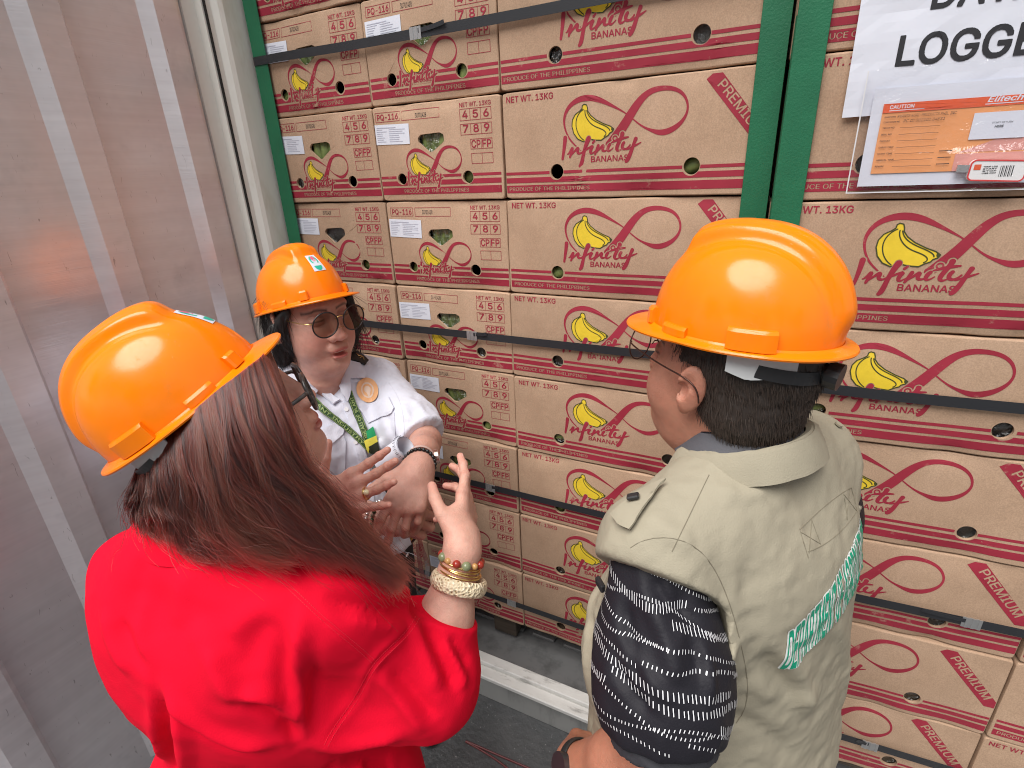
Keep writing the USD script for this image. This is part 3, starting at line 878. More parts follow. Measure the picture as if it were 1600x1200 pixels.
# ------------------------------------------------------------------ notice, pouch and logger on the right pallet
def on_right(g, out, size=0.03, wave=0.0, seed=0.0):
    """Flat polygons in (u, z) laid on the right pallet's front, out metres in front of it."""
    v, f = flat(g, size)
    o = out + wave * (meshkit.fbm(np.column_stack([v[:, 0] * 22 + seed, v[:, 1] * 22, v[:, 0] * 0]), 3) - .5)
    pts = np.column_stack([RO[0] + RU[0] * v[:, 0] - RN[0] * o, RO[1] + RU[1] * v[:, 0] - RN[1] * o, v[:, 1]])
    return pts, f


SZ = 1.87
sheet = empty('paper_notice', rp(0.245, 1.76))
tag(sheet, 'white sheet with large black capitals taped on the right pallet cartons', 'paper notice')
obj('sheet', on_right(affinity.rotate(sbox(0.0925, SZ - 0.108, 0.3900, SZ + 0.102), 0.3), 0.0125, 0.03, 0.004), PAPER, sheet, world=True)
tx = [text_fit('LOGGER', 0.1560, 0.3640, SZ - 0.0385, 0.0400, False, 0.0).buffer(0.0014), text_fit('DATA', 0.1880, 0.3180, SZ + 0.0345, 0.0400, False, 0.0).buffer(0.0014)]
for w_ in tx:
    obj('capitals', on_right(w_, 0.0132, 0.03, 0.004), BLACK_INK, sheet, world=True)

ORANGE = mat('orange_card_print', (0.78, 0.33, 0.13), 0.5, noise=(10, .06))
RED_HEAD = mat('red_orange_print', (0.70, 0.10, 0.03), 0.5)
BLUE_P = mat('blue_card_print', (0.10, 0.38, 0.55), 0.5)
PINK_P = mat('pink_card_print', (0.66, 0.30, 0.26), 0.5)
card = empty('caution_card', rp(0.25, 1.72))
tag(card, 'orange and white printed caution card inside the clear pouch', 'card')
obj('card', on_right(sbox(0.1334, SZ - 0.2190, 0.3960, SZ - 0.0700), 0.0175, 0.04, 0.002), PAPER, card, world=True)
fld = Polygon([(0.1495, SZ - 0.1990), (0.1495, SZ - 0.0930), (0.372, SZ - 0.0930), (0.372, SZ - 0.1990)])
obj('orange_field', on_right(fld, 0.0190, 0.04, 0.002), ORANGE, card, world=True)
head = sbox(0.1495, SZ - 0.1065, 0.338, SZ - 0.0930)
wht = unary_union([text_fit('CAUTION', 0.1585, 0.1915, SZ - 0.1010, 0.0052), text_fit('Elitech', 0.2860, 0.3290, SZ - 0.1005, 0.0075, True, 0.25), sbox(0.1585, SZ - 0.1040, 0.206, SZ - 0.1030), sbox(0.284, SZ - 0.1038, 0.330, SZ - 0.1028)])
obj('header', on_right(head.difference(wht), 0.0198, 0.04, 0.002), RED_HEAD, card, world=True)
obj('header_words', on_right(wht, 0.0199, 0.04, 0.002), PAPER, card, world=True)
obj('blue_corner', on_right(Polygon([(0.3385, SZ - 0.1065), (0.3385, SZ - 0.0965), (0.345, SZ - 0.0930), (0.372, SZ - 0.0930), (0.372, SZ - 0.1120), (0.352, SZ - 0.1060)]), 0.0198, 0.04, 0.002), BLUE_P, card, world=True)
obj('pink_band', on_right(Polygon([(0.262, SZ - 0.1720), (0.372, SZ - 0.1300), (0.372, SZ - 0.1990), (0.262, SZ - 0.1990)]).difference(sbox(0.2, SZ - .173, .4, SZ - .171)), 0.0194, 0.04, 0.002), PINK_P, card, world=True)
obj('return_label', on_right(sbox(0.2735, SZ - 0.1530, 0.3430, SZ - 0.1150), 0.0206, 0.04, 0.002), PAPER, card, world=True)
ln = [text_fit('SHIPPER', 0.1535, 0.1690, SZ - 0.1140, 0.0022), text_fit('AVANTE AGRI-PRODUCTS PHIL. INC', 0.1710, 0.2500, SZ - 0.1145, 0.0042, False, 0.2), text_fit('CONTAINER NO.', 0.1535, 0.1770, SZ - 0.1215, 0.0022),
      text_fit('PC ID 002101 04E31', 0.1810, 0.2360, SZ - 0.1220, 0.0042, False, 0.2), text_fit('HERE', 0.3030, 0.3140, SZ - 0.1370, 0.0030), text_fit('START RETURN', 0.2985, 0.3240, SZ - 0.1310, 0.0020, False), text_fit('RC-17', 0.3350, 0.3560, SZ - 0.0895, 0.0060, True, 0.2)]
for k, w_ in enumerate(('TRUCK NO', 'SEAL NO', 'PRODUCT', 'CARGO TEMP', 'START TIME', 'ARRIVAL TIME', 'REMARK')):
    z = SZ - 0.1300 - k * 0.0098
    ln.append(text_fit(w_, 0.1535, 0.1535 + 0.0021 * len(w_), z, 0.0023))
    ln.append(sbox(0.178, z, 0.232, z + 0.0005))
    if k > 3:
        ln.append(sbox(0.2385, z + .001, 0.2560, z + 0.0022))
obj('card_words', on_right(unary_union(ln), 0.0213, 0.04, 0.002), BLACK_INK, card, world=True)

lg = empty('data_logger', rp(0.31, 1.67))
tag(lg, 'small white stick logger with a plug and red rim, in the pouch', 'data logger')
LOGW = mat('logger_white', (0.78, 0.78, 0.78), 0.35)
body = affinity.rotate(sbox(0.2820, SZ - 0.2160, 0.3560, SZ - 0.1840).buffer(-0.008).buffer(0.008), -3)


def slab(g, o0, o1, mat_, name, parent):
    """A flat solid between two distances in front of the pallet."""
    ms = []
    for p_ in polys(g):
        m = trimesh.creation.extrude_polygon(p_, o1 - o0, engine='earcut')
        v = m.vertices
        o = o0 + v[:, 2]
        ms.append((np.column_stack([RO[0] + RU[0] * v[:, 0] - RN[0] * o, RO[1] + RU[1] * v[:, 0] - RN[1] * o, v[:, 1]]), m.faces))
    return obj(name, cat_mesh(*ms), mat_, parent, world=True)


slab(body, 0.0225, 0.0290, LOGW, 'case', lg)
slab(body.difference(body.buffer(-0.0022)), 0.0292, 0.0296, mat('logger_red', (0.62, 0.05, 0.05), 0.4), 'red_rim', lg)
slab(affinity.rotate(sbox(0.2665, SZ - 0.2010, 0.2818, SZ - 0.1900), -3), 0.0240, 0.0280, CLIP, 'plug', lg)
slab(unary_union([sbox(0.288, SZ - 0.1980, 0.297, SZ - 0.1900)]), 0.0292, 0.0294, RED_HEAD, 'red_square', lg)
slab(unary_union([text_fit(w_, 0.300, 0.318, SZ - 0.1945 - k * .0032, 0.0018) for k, w_ in enumerate(('TEMP LOG', 'START', 'STOP', 'USB PDF'))] + [sbox(0.322 + k * 0.0022, SZ - 0.2090, 0.322 + k * 0.0022 + (0.0006, 0.0012)[k % 2], SZ - 0.1930) for k in range(8)]), 0.0292, 0.0294, BLACK_INK, 'print', lg)

pouch = empty('clear_pouch', rp(0.26, 1.73))
tag(pouch, 'clear plastic pouch holding the card and logger, below the black capitals', 'pouch')
FILM = clear_film('pouch_film', (0.97, 0.97, 0.98), 0.05, 0.10, (26, 0.006))
pg = sbox(0.1180, SZ - 0.2290, 0.4200, SZ - 0.0430)
v, f = flat(pg, 0.012)
wr = meshkit.fbm(np.column_stack([v[:, 0] * 30, v[:, 1] * 55, v[:, 0] * 0 + 3]), 4)
top = np.clip((v[:, 1] - (SZ - 0.075)) / 0.02, 0, 1) + np.clip((SZ - 0.215 - v[:, 1]) / 0.012, 0, 1)
o = 0.0240 + 0.006 * (wr - .35) * (0.25 + top) + 0.0085 * ((v[:, 0] > .255) & (v[:, 1] < SZ - .17)).astype(float)
obj('film', (np.column_stack([RO[0] + RU[0] * v[:, 0] - RN[0] * o, RO[1] + RU[1] * v[:, 0] - RN[1] * o, v[:, 1]]), f), FILM, pouch, smooth=True, world=True)
obj('seam', on_right(unary_union([sbox(0.1175, SZ - 0.2290, 0.1195, SZ - 0.0430), sbox(0.1175, SZ - 0.2300, 0.42, SZ - 0.2280)]), 0.0215, 0.03), mat('film_seam', (0.7, 0.7, 0.72), 0.3), pouch, world=True)
# ------------------------------------------------------------------ bodies and cloth as smooth implicit surfaces
def smin(a, b, k):
    if k <= 0:
        return np.minimum(a, b)
    h = np.maximum(k - np.abs(a - b), 0) / k
    return np.minimum(a, b) - h * h * k * 0.25


def smax(a, b, k):
    return -smin(-a, -b, k)


def cone(a, b, ra, rb):
    """A limb: distance to a segment less a radius that runs from ra to rb."""
    a, b = np.asarray(a, np.float32), np.asarray(b, np.float32)
    ab = b - a
    L2 = float(ab @ ab)

    def f(p):
        q = p - a
        u = q @ ab
        t = np.clip(u / L2, 0, 1)
        d2 = np.einsum('ij,ij->i', q, q) - 2 * t * u + t * t * L2
        return np.sqrt(np.maximum(d2, 0)) - (ra + (rb - ra) * t)
    f.bound = (np.minimum(a - ra, b - rb), np.maximum(a + ra, b + rb))
    return f


def flatcone(a, b, ra, rb, axis, k):
    """A limb squashed to k of its thickness along axis."""
    a, b = np.asarray(a, np.float32), np.asarray(b, np.float32)
    ax = unit(axis).astype(np.float32)
    S = (np.eye(3) + (1 / k - 1) * np.outer(ax, ax)).astype(np.float32)
    g = cone(a @ S, b @ S, ra, rb)

    def f(p):
        return g(p @ S) * (0.5 + 0.5 * k)
    f.bound = (np.minimum(a - ra, b - rb), np.maximum(a + ra, b + rb))
    return f


def ell(c, r, R=None):
    """An ellipsoid; R: rows are its axes."""
    c, r = np.asarray(c, np.float32), np.asarray(r, np.float32)
    R = np.eye(3, dtype=np.float32) if R is None else np.asarray(R, np.float32)

    M1, M2 = np.ascontiguousarray(R.T / r), np.ascontiguousarray(R.T / (r * r))

    def f(p):
        d = p - c
        a, b = d @ M1, d @ M2
        k0 = np.sqrt(np.einsum('ij,ij->i', a, a))
        k1 = np.sqrt(np.einsum('ij,ij->i', b, b))
        return k0 * (k0 - 1) / np.maximum(k1, 1e-6)
    e = np.sqrt(((R.T * r) ** 2).sum(1))
    f.bound = (c - e, c + e)
    return f


def plane(pt, n):
    pt, n = np.asarray(pt, np.float32), unit(n).astype(np.float32)
    return lambda p: (p - pt) @ n


def union(prims, k=0.01, pad=0.05):
    """Smooth union; each primitive is only worked out near its own bounds. prims: functions or (function, k)."""
    prims = [(q if isinstance(q, tuple) else (q, k)) for q in prims]
    lo = np.min([q.bound[0] for q, _ in prims], axis=0)
    hi = np.max([q.bound[1] for q, _ in prims], axis=0)

    def f(p):
        out = np.full(len(p), 0.5, np.float32)
        x, y, z = np.ascontiguousarray(p.T)
        for q, kk in prims:
            (a0, a1, a2), (b0, b1, b2) = q.bound[0] - pad - kk, q.bound[1] + pad + kk
            m = np.flatnonzero((x > a0) & (x < b0) & (y > a1) & (y < b1) & (z > a2) & (z < b2))
            if len(m) > 0.9 * len(p):
                out = smin(out, q(p).astype(np.float32), kk)
            elif len(m):
                out[m] = smin(out[m], q(p[m]).astype(np.float32), kk)
        return out
    f.bound = (lo, hi)
    return f


def cut(f, *planes, k=0.004):
    """f without what lies on the positive side of the planes (or inside negated bodies)."""
    def g(p):
        d = f(p)
        for q in planes:
            d = smax(d, q(p), k)
        return d
    g.bound = f.bound
    return g


def minus(f, h, k=0.004):
    def g(p):
        return smax(f(p), -h(p), k)
    g.bound = f.bound
    return g


_OFF = np.array([[i, j, k] for i in (0, 1) for j in (0, 1) for k in (0, 1)])
_EDG = [(0, 4), (1, 5), (2, 6), (3, 7), (0, 2), (1, 3), (4, 6), (5, 7), (0, 1), (2, 3), (4, 5), (6, 7)]


def surface(f, h, lo=None, hi=None, project=1, keep_largest=False):
    """Surface nets over the blocks that hold the zero level; the vertices are pulled onto it. Returns a Trimesh."""
    lo = np.asarray(f.bound[0] if lo is None else lo, float) - 3 * h
    hi = np.asarray(f.bound[1] if hi is None else hi, float) + 3 * h
    B = 8
    nb = np.ceil((hi - lo) / (B * h)).astype(int)
    bi = np.stack(np.meshgrid(*[np.arange(n) for n in nb], indexing='ij'), -1).reshape(-1, 3)
    cen = (lo + (bi + 0.5) * B * h).astype(np.float32)
    bi = bi[np.abs(f(cen)) < B * h * 0.866 * 1.35 + 0.004]
    g = np.stack(np.meshgrid(*[np.arange(B + 1)] * 3, indexing='ij'), -1).reshape(-1, 3)
    N = (nb * B + 2).astype(np.int64)
    keys, verts, quads = [], [], []
    for s in range(0, len(bi), 700):
        b = bi[s:s + 700]
        idx = b[:, None] * B + g[None]
        val = f((lo + idx.reshape(-1, 3) * h).astype(np.float32)).reshape(len(b), B + 1, B + 1, B + 1)
        neg = val < 0
        cs = [neg[:, o[0]:B + o[0], o[1]:B + o[1], o[2]:B + o[2]] for o in _OFF]
        act = np.logical_or.reduce(cs) & ~np.logical_and.reduce(cs)
        w = np.argwhere(act)
        if not len(w):
            continue
        cv = np.stack([val[:, o[0]:B + o[0], o[1]:B + o[1], o[2]:B + o[2]][act] for o in _OFF], -1)
        tot, cnt = np.zeros((len(cv), 3)), np.zeros(len(cv))
        for a, e in _EDG:
            va, ve = cv[:, a], cv[:, e]
            m = (va < 0) != (ve < 0)
            t = np.where(m, va / np.where(m, va - ve, 1), 0)
            tot += np.where(m[:, None], _OFF[a] + (_OFF[e] - _OFF[a]) * t[:, None], 0)
            cnt += m
        gc = b[w[:, 0]] * B + w[:, 1:]
        keys.append((gc[:, 0] * N[1] + gc[:, 1]) * N[2] + gc[:, 2])
        verts.append(lo + (gc + tot / cnt[:, None]) * h)
        for ax in range(3):
            o = [0, 0, 0]
            o[ax] = 1
            v0, v1 = val[:, :B, :B, :B], val[:, o[0]:B + o[0], o[1]:B + o[1], o[2]:B + o[2]]
            for sgn in (0, 1):
                e = np.argwhere(((v0 < 0) & (v1 >= 0)) if sgn == 0 else ((v0 >= 0) & (v1 < 0)))
                if len(e):
                    ge = b[e[:, 0]] * B + e[:, 1:]
                    u, v_ = [(1, 2), (2, 0), (0, 1)][ax]
                    du, dv = np.zeros(3, int), np.zeros(3, int)
                    du[u], dv[v_] = 1, 1
                    q = np.stack([ge - du - dv, ge - dv, ge, ge - du], 1)
                    if sgn:
                        q = q[:, ::-1]
                    quads.append((q[..., 0] * N[1] + q[..., 1]) * N[2] + q[..., 2])
    K, V, Q = np.concatenate(keys), np.vstack(verts), np.vstack(quads)
    K, ui = np.unique(K, return_index=True)
    V = V[ui]
    at = np.searchsorted(K, Q)
    ok = (at < len(K)).all(1)
    at, Q = at[ok], Q[ok]
    at = at[(K[at] == Q).all(1)]
    for _ in range(project):
        e = np.float32(h * 0.25)
        p = V.astype(np.float32)
        d = f(p)
        gr = np.stack([f(p + e * ax) - f(p - e * ax) for ax in np.eye(3, dtype=np.float32)], -1) / (2 * e)
        n2 = np.maximum((gr ** 2).sum(1), 0.05)
        V = V - np.clip(d / n2, -h, h)[:, None] * gr
    F = np.vstack([at[:, [0, 1, 2]], at[:, [0, 2, 3]]])
    m = trimesh.Trimesh(V, F, process=False)
    if keep_largest:
        from scipy.sparse import coo_matrix
        from scipy.sparse.csgraph import connected_components
        E = np.vstack([F[:, [0, 1]], F[:, [1, 2]]])
        n, lab = connected_components(coo_matrix((np.ones(len(E)), (E[:, 0], E[:, 1])), shape=(len(V), len(V))), directed=False)
        big = np.bincount(lab).argmax()
        fk = F[lab[F[:, 0]] == big]
        used, inv = np.unique(fk, return_inverse=True)
        m = trimesh.Trimesh(V[used], inv.reshape(-1, 3), process=False)
    return m


def vnormals(m):
    v, f = np.asarray(m.vertices), np.asarray(m.faces)
    fn = np.cross(v[f[:, 1]] - v[f[:, 0]], v[f[:, 2]] - v[f[:, 0]])
    n = np.stack([sum(np.bincount(f[:, k], fn[:, a], len(v)) for k in range(3)) for a in range(3)], 1)
    return n / np.maximum(np.linalg.norm(n, axis=1, keepdims=True), 1e-20)


def relax(m, n=2, lam=0.5):
    """Plain Laplacian smoothing."""
    from scipy.sparse import coo_matrix
    F = m.faces
    E = np.vstack([F[:, [0, 1]], F[:, [1, 2]], F[:, [2, 0]]])
    E = np.vstack([E, E[:, ::-1]])
    A = coo_matrix((np.ones(len(E)), (E[:, 0], E[:, 1])), shape=(len(m.vertices),) * 2).tocsr()
    deg = np.maximum(np.asarray(A.sum(1)).ravel(), 1)
    V = np.array(m.vertices)
    for _ in range(n):
        V = V + lam * ((A @ V) / deg[:, None] - V)
    return trimesh.Trimesh(V, F, process=False)


def seg_dist(V, pl):
    """Distance of points to a polyline and the place along it (0..1)."""
    pl = np.asarray(pl, float)
    best, at = np.full(len(V), 1e9), np.zeros(len(V))
    L = np.concatenate([[0], np.cumsum(np.linalg.norm(np.diff(pl, axis=0), axis=1))])
    for i in range(len(pl) - 1):
        a, ab = pl[i], pl[i + 1] - pl[i]
        t = np.clip((V - a) @ ab / max(ab @ ab, 1e-12), 0, 1)
        d = np.linalg.norm(V - a - t[:, None] * ab, axis=1)
        m = d < best
        best[m] = d[m]
        at[m] = ((L[i] + t * (L[i + 1] - L[i])) / L[-1])[m]
    return best, at


def on_surface(m, pix, seen=None):
    """The points of mesh m seen at the photograph's pixels: those of its vertices nearest each ray, first hit."""
    V = np.asarray(m.vertices)
    if seen is None:
        seen = see(m)
    px, py, d, facing = seen
    out = []
    for x, y in pix:
        r = np.hypot(px - x, py - y) + np.where(facing, 0, 1e5)
        w = np.where(r < max(r.min() + 3, 4))[0]
        out.append(V[w[np.argmin(d[w])]])
    return np.array(out)


def see(m):
    V, n = np.asarray(m.vertices), vnormals(m)
    d = (V - CAM) @ ROT.T
    return 800 + FPX * d[:, 0] / d[:, 2], 600 - FPX * d[:, 1] / d[:, 2], d[:, 2], ((V - CAM) * n).sum(1) < 0


def fold(m, folds):
    """Raises ridges (amp > 0) or presses creases (amp < 0) along lines given in photograph pixels on the mesh: (pixels, amp, width)."""
    V = np.array(m.vertices)
    n = vnormals(m)
    seen = see(m)
    add = np.zeros(len(V))
    for pix, amp, w in folds:
        pl = on_surface(m, pix, seen)
        pl = spline(pl, 14) if len(pl) > 2 else pl
        ok = np.flatnonzero(((V > pl.min(0) - 3 * w) & (V < pl.max(0) + 3 * w)).all(1))
        d, t = seg_dist(V[ok], pl)
        add[ok] += amp * np.exp(-(d / w) ** 2) * np.clip(np.sin(np.pi * np.clip(t, 0.04, 0.96)) * 1.6, 0, 1)
    return trimesh.Trimesh(V + n * add[:, None], m.faces, process=False)


def wrinkle(m, amp, scale, seed=0, stretch=None, oct_=3, ridged=True):
    V = np.array(m.vertices)
    q = V * scale if stretch is None else (V @ np.asarray(stretch, float).T) * scale
    q = q + 0.6 * meshkit.fbm(q * 0.7 + 11, 2, seed + 5)[:, None]
    x = meshkit.fbm(q + seed * 7.1, oct_, seed)
    x = 1 - 2 * np.abs(x - 0.5) * 2 if ridged else (x - .5) * 2
    return trimesh.Trimesh(V + vnormals(m) * (amp * (x - 0.5))[:, None], m.faces, process=False)


# ------------------------------------------------------------------ heads, hands
class Frame:
    """A local frame: rows forward, left, up; scale s."""
    def __init__(self, o, fwd, up=(0, 0, 1), s=1.0):
        self.o, self.R, self.s = np.asarray(o, float), frame_of(fwd, up), s

    def __call__(self, *p):
        return self.o + self.s * (np.asarray(p, float) @ self.R)

    def pts(self, a):
        return self.o + self.s * (np.asarray(a, float) @ self.R)

    def local(self, V):
        return (np.asarray(V) - self.o) @ self.R.T / self.s


def tilted(yaw_vec, pitch, roll=0.0):
    """Forward and up vectors: horizontal heading, pitched up by pitch, rolled towards the left by roll (radians)."""
    f0 = unit([yaw_vec[0], yaw_vec[1], 0])
    l0 = np.array([-f0[1], f0[0], 0])
    z = np.array([0, 0, 1.0])
    f = math.cos(pitch) * f0 + math.sin(pitch) * z
    u = -math.sin(pitch) * f0 + math.cos(pitch) * z
    u = math.cos(roll) * u + math.sin(roll) * l0
    return f, u


def head_sdf(F, full=1.0, mouth_open=0.0):
    """A head in frame F: origin between the ears, crown at z=.125, chin at z=-.1, face towards +x. full: fuller cheeks."""
    s = F.s
    E = lambda c, r, rot=None: ell(F(*c), np.array(r) * s, F.R if rot is None else rot @ F.R)
    C = lambda a, b, ra, rb: cone(F(*a), F(*b), ra * s, rb * s)

    def ry(a):
        c_, s_ = math.cos(a), math.sin(a)
        return np.array([[c_, 0, -s_], [0, 1, 0], [s_, 0, c_]])

    def rz(a):
        c_, s_ = math.cos(a), math.sin(a)
        return np.array([[c_, s_, 0], [-s_, c_, 0], [0, 0, 1]])
    base = union([(E((-.014, 0, .045), (.095, .075, .083)), .02), (E((.032, 0, -.012), (.058, .063 + .003 * full, .084)), .03), (E((.036, 0, -.060), (.050, .050 + .006 * full, .042)), .03),
                  (E((.074, 0, -.090), (.020, .022, .016)), .022), (E((.056, .038, -.030), (.030, .025, .032 * full)), .02), (E((.056, -.038, -.030), (.030, .025, .032 * full)), .02),
                  (E((.0715, 0, .040), (.020, .050, .014)), .016), (E((.05, 0, -.082), (.04, .036 + .008 * (full - 1), .024)), .02),
                  (E((.030, 0, -.098), (.045, .045, .028 * full)), .03)], .02)
    sockets = union([E((.097, .0315, .018), (.015, .020, .012)), E((.097, -.0315, .018), (.015, .020, .012))], 0.002)
    f1 = minus(base, sockets, 0.016 * s)
    lids = [(E((.0765, sy * .031, .0165), (.0125, .0165, .0118)), .003) for sy in (1, -1)]
    nose = [(C((.089, 0, .024), (.103, 0, -.012), .0085, .0105), .010), (E((.1065, 0, -.021), (.0125, .0125, .0105)), .007), (E((.0985, .0135, -.0245), (.0105, .0085, .0085)), .005), (E((.0985, -.0135, -.0245), (.0105, .0085, .0085)), .005)]
    lips = [(E((.0930, 0, -.0485), (.010, .024, .012)), .010), (E((.0985, 0, -.0525), (.0065, .0215, .0050), ry(0.25)), .004), (E((.0965, 0, -.0640 - .004 * mouth_open), (.0080, .0195, .0062), ry(-0.2)), .004)]
    ears = []
    for sy in (1, -1):
        M = rz(sy * 0.42)
        ears += [(E((-.004, sy * .0815, .004), (.018, .0075, .031), M @ ry(0.15) if False else M), .005), (E((.001, sy * .0785, -.022), (.009, .006, .013), M), .006)]
    f2 = union([(f1, 0)] + lids + nose + lips + ears, .006)
    dig = [E((.1045, .0065, -.0325), (.004, .0034, .003)), E((.1045, -.0065, -.0325), (.004, .0034, .003))]
    dig += [E((.1030, 0, -.0585 - .002 * mouth_open), (.0085 + .006 * mouth_open, .0195, .0012 + .0046 * mouth_open))]
    for sy in (1, -1):
        dig += [E((.004, sy * .0890, .000), (.0085, .0075, .0125), rz(sy * 0.42)), E((-.003, sy * .0905, .014), (.0095, .0050, .012), rz(sy * 0.42))]
    f3 = minus(f2, union(dig, .002), .003 * s)
    f3.bound = f2.bound
    return f3


def face_tint(F, V, skin, lip, brow=None, blush=None, nose_mark=None):
    """Skin colours per vertex: lips, brows and a little warmth on cheeks, nose and ears."""
    q = F.local(V)
    x, y, z = q.T
    t = np.tile(np.asarray(skin, float), (len(V), 1))
    n = meshkit.fbm(q * 55, 3)[:, None]
    t = t * (0.84 + 0.32 * n) * (1 + np.array([.02, -.05, -.05]) * (meshkit.fbm(q * 140 + 5, 2)[:, None] - .5) * 2)

    def blend(w, c):
        t[:] = t * (1 - w[:, None]) + np.asarray(c, float) * w[:, None]
    if blush is not None:
        for sy in (1, -1):
            blend(0.5 * np.exp(-(((y - sy * .042) / .024) ** 2 + ((z + .026) / .022) ** 2)) * (x > .03), blush)
            blend(0.4 * np.exp(-((y - sy * .085) / .02) ** 2 - (z / .03) ** 2) * (np.abs(x) < .03), blush)
        blend(0.45 * np.exp(-((y / .014) ** 2 + ((z + .022) / .014) ** 2)) * (x > .09), blush)
    lipd = np.minimum(((y / .0225) ** 2 + ((z + .0525) / .0056) ** 2), ((y / .0205) ** 2 + ((z + .0650) / .0072) ** 2))
    blend(np.clip(1.35 - lipd, 0, 1) * (x > .085), lip)
    if brow is not None:
        for sy in (1, -1):                             # lash line and the fold above the eye
            arc = .0165 - 10.0 * (sy * y - .031) ** 2
            w = np.exp(-((z - arc) / .0019) ** 2) * (np.abs(sy * y - .031) < .0165) * (x > .05)
            blend(w * .9, brow)
            w = np.exp(-((z - arc - .0075) / .0014) ** 2) * (np.abs(sy * y - .031) < .015) * (x > .05)
            blend(w * .35, brow)
        for sy in (1, -1):
            yy = sy * y
            arch = .0355 + .004 * np.sin(np.clip((yy - .012) / .042, 0, 1) * np.pi) - .002 * (yy > .04)
            w = np.clip(1.2 - np.abs(z - arch) / .0042, 0, 1) * ((yy > .011) & (yy < .055)) * (x > .04)
            blend(w * .85, brow)
    return np.clip(t, 0, 1)


def hand_prims(wrist, fwd, palm_n, side, curls, spread=None, thumb=None, s=1.0, girth=1.0):
    """A hand: wrist point, fwd = wrist to knuckles, palm_n = the way the palm faces, side = +1 left hand, -1 right hand.
    curls: per finger (index..little) three bend angles in radians; spread: sideways angle per finger; thumb: (list of 3 direction vectors in (fwd, thumbward, palm) terms)."""
    f = unit(fwd)
    n = unit(np.asarray(palm_n) - f * (np.asarray(palm_n) @ f))
    t = np.cross(n, f) * side                          # towards the thumb: right hand (side -1)
    W = np.asarray(wrist, float)
    G = lambda a, b, c: W + s * (a * f + b * t + c * n)
    g = girth * s
    palm = []
    kn = [(0.090, 0.030), (0.094, 0.009), (0.089, -0.012), (0.081, -0.031)]
    for (a, b), r in zip(kn, (.0125, .0125, .0120, .0110)):
        palm.append((flatcone(G(0.006, b * .55, 0.0), G(a, b, -.001), .0165 * g, r * g, n, .82), .014))
    palm.append((cone(G(-.012, 0, 0), G(.02, 0, 0), .0225 * g, .024 * g), .02))
    palm.append((ell(G(.034, .027, .011), np.array([.030, .016, .013]) * g, np.array([unit(f + .35 * t), unit(t - .35 * f), n])), .012))
    palm.append((ell(G(.036, -.024, .009), np.array([.033, .014, .012]) * g, np.array([f, t, n])), .012))
    hand = union(palm, .012)
    out = [(hand, .0)]
    lens = [(.042, .025, .020), (.047, .028, .021), (.043, .026, .020), (.034, .020, .018)]
    rad = [(.0092, .0082, .0074, .0062), (.0094, .0083, .0075, .0062), (.0089, .0079, .0071, .0060), (.0080, .0070, .0063, .0054)]
    spread = spread or (0.10, 0.02, -0.07, -0.16)
    tips, joints = [], []
    for i in range(4):
        p = G(kn[i][0] - .004, kn[i][1], -.001)
        ang = 0.0
        d0 = unit(f * math.cos(spread[i]) + t * math.sin(spread[i]))
        ch = []
        for j in range(3):
            ang += curls[i][j]
            d = d0 * math.cos(ang) + n * math.sin(ang)
            joints.append((p, d, n))
            q = p + d * lens[i][j] * s
            ch.append((cone(p, q, rad[i][j] * g, rad[i][j + 1] * g), .002 if j else .004))
            if j:
                ch.append((ell(p - n * .001 * s, np.array([1, 1, 1]) * rad[i][j] * 1.06 * g), .003))
            p = q
        tips.append((p, d, np.cross(d, np.cross(n, d)) if False else unit(-n * math.cos(ang) + d0 * math.sin(ang))))
        out.append((union(ch, .003), .0075))
    if thumb is None:
        thumb = [(0.55, 0.75, 0.35), (0.8, 0.5, 0.3), (0.9, 0.35, 0.25)]
    p = G(.012, .020, .006)
    ch = []
    for j, (d, L_, r0, r1) in enumerate(zip(thumb, (.043, .034, .028), (.0150, .0112, .0100), (.0112, .0100, .0078))):
        dd = unit(d[0] * f + d[1] * t + d[2] * n)
        q = p + dd * L_ * s
        ch.append((cone(p, q, r0 * g, r1 * g), .006 if j == 0 else .003))
        p = q
    tips.append((p, dd, unit(np.cross(np.cross(dd, n), dd)) * -1))
    out.append((union(ch, .005), .011))
    h = union(out, .006)
    h.joints = joints
    return h, tips


def knuckles(m, tint, joints, dark):
    """Creases and redder skin at the finger joints."""
    V = np.asarray(m.vertices)
    for p, d, n in joints:
        ok = np.flatnonzero(((V - p) ** 2).sum(1) < .0135 ** 2)
        u = (V[ok] - p) @ d
        w = (.34 * np.exp(-(u / .0010) ** 2) + .20 * np.exp(-((u - .0028) / .0009) ** 2) + .20 * np.exp(-((u + .0028) / .0009) ** 2) + .16 * np.exp(-(u / .006) ** 2))[:, None]
        tint[ok] = tint[ok] * (1 - w) + np.asarray(dark) * w
    return tint


def nails(tips, s=1.0):
    """Small finger nails on the back of each finger tip."""
    ms = []
    for p, d, up in tips:
        up = unit(up - d * (up @ d))
        l = np.cross(up, d)
        m = trimesh.creation.icosphere(2, 1.0)
        v = m.vertices * np.array([.0062, .0046, .0016]) * s
        ms.append(trimesh.Trimesh(p - d * .002 * s + up * .0052 * s + v[:, :1] * d + v[:, 1:2] * l + v[:, 2:] * up, m.faces, process=False))
    return ms


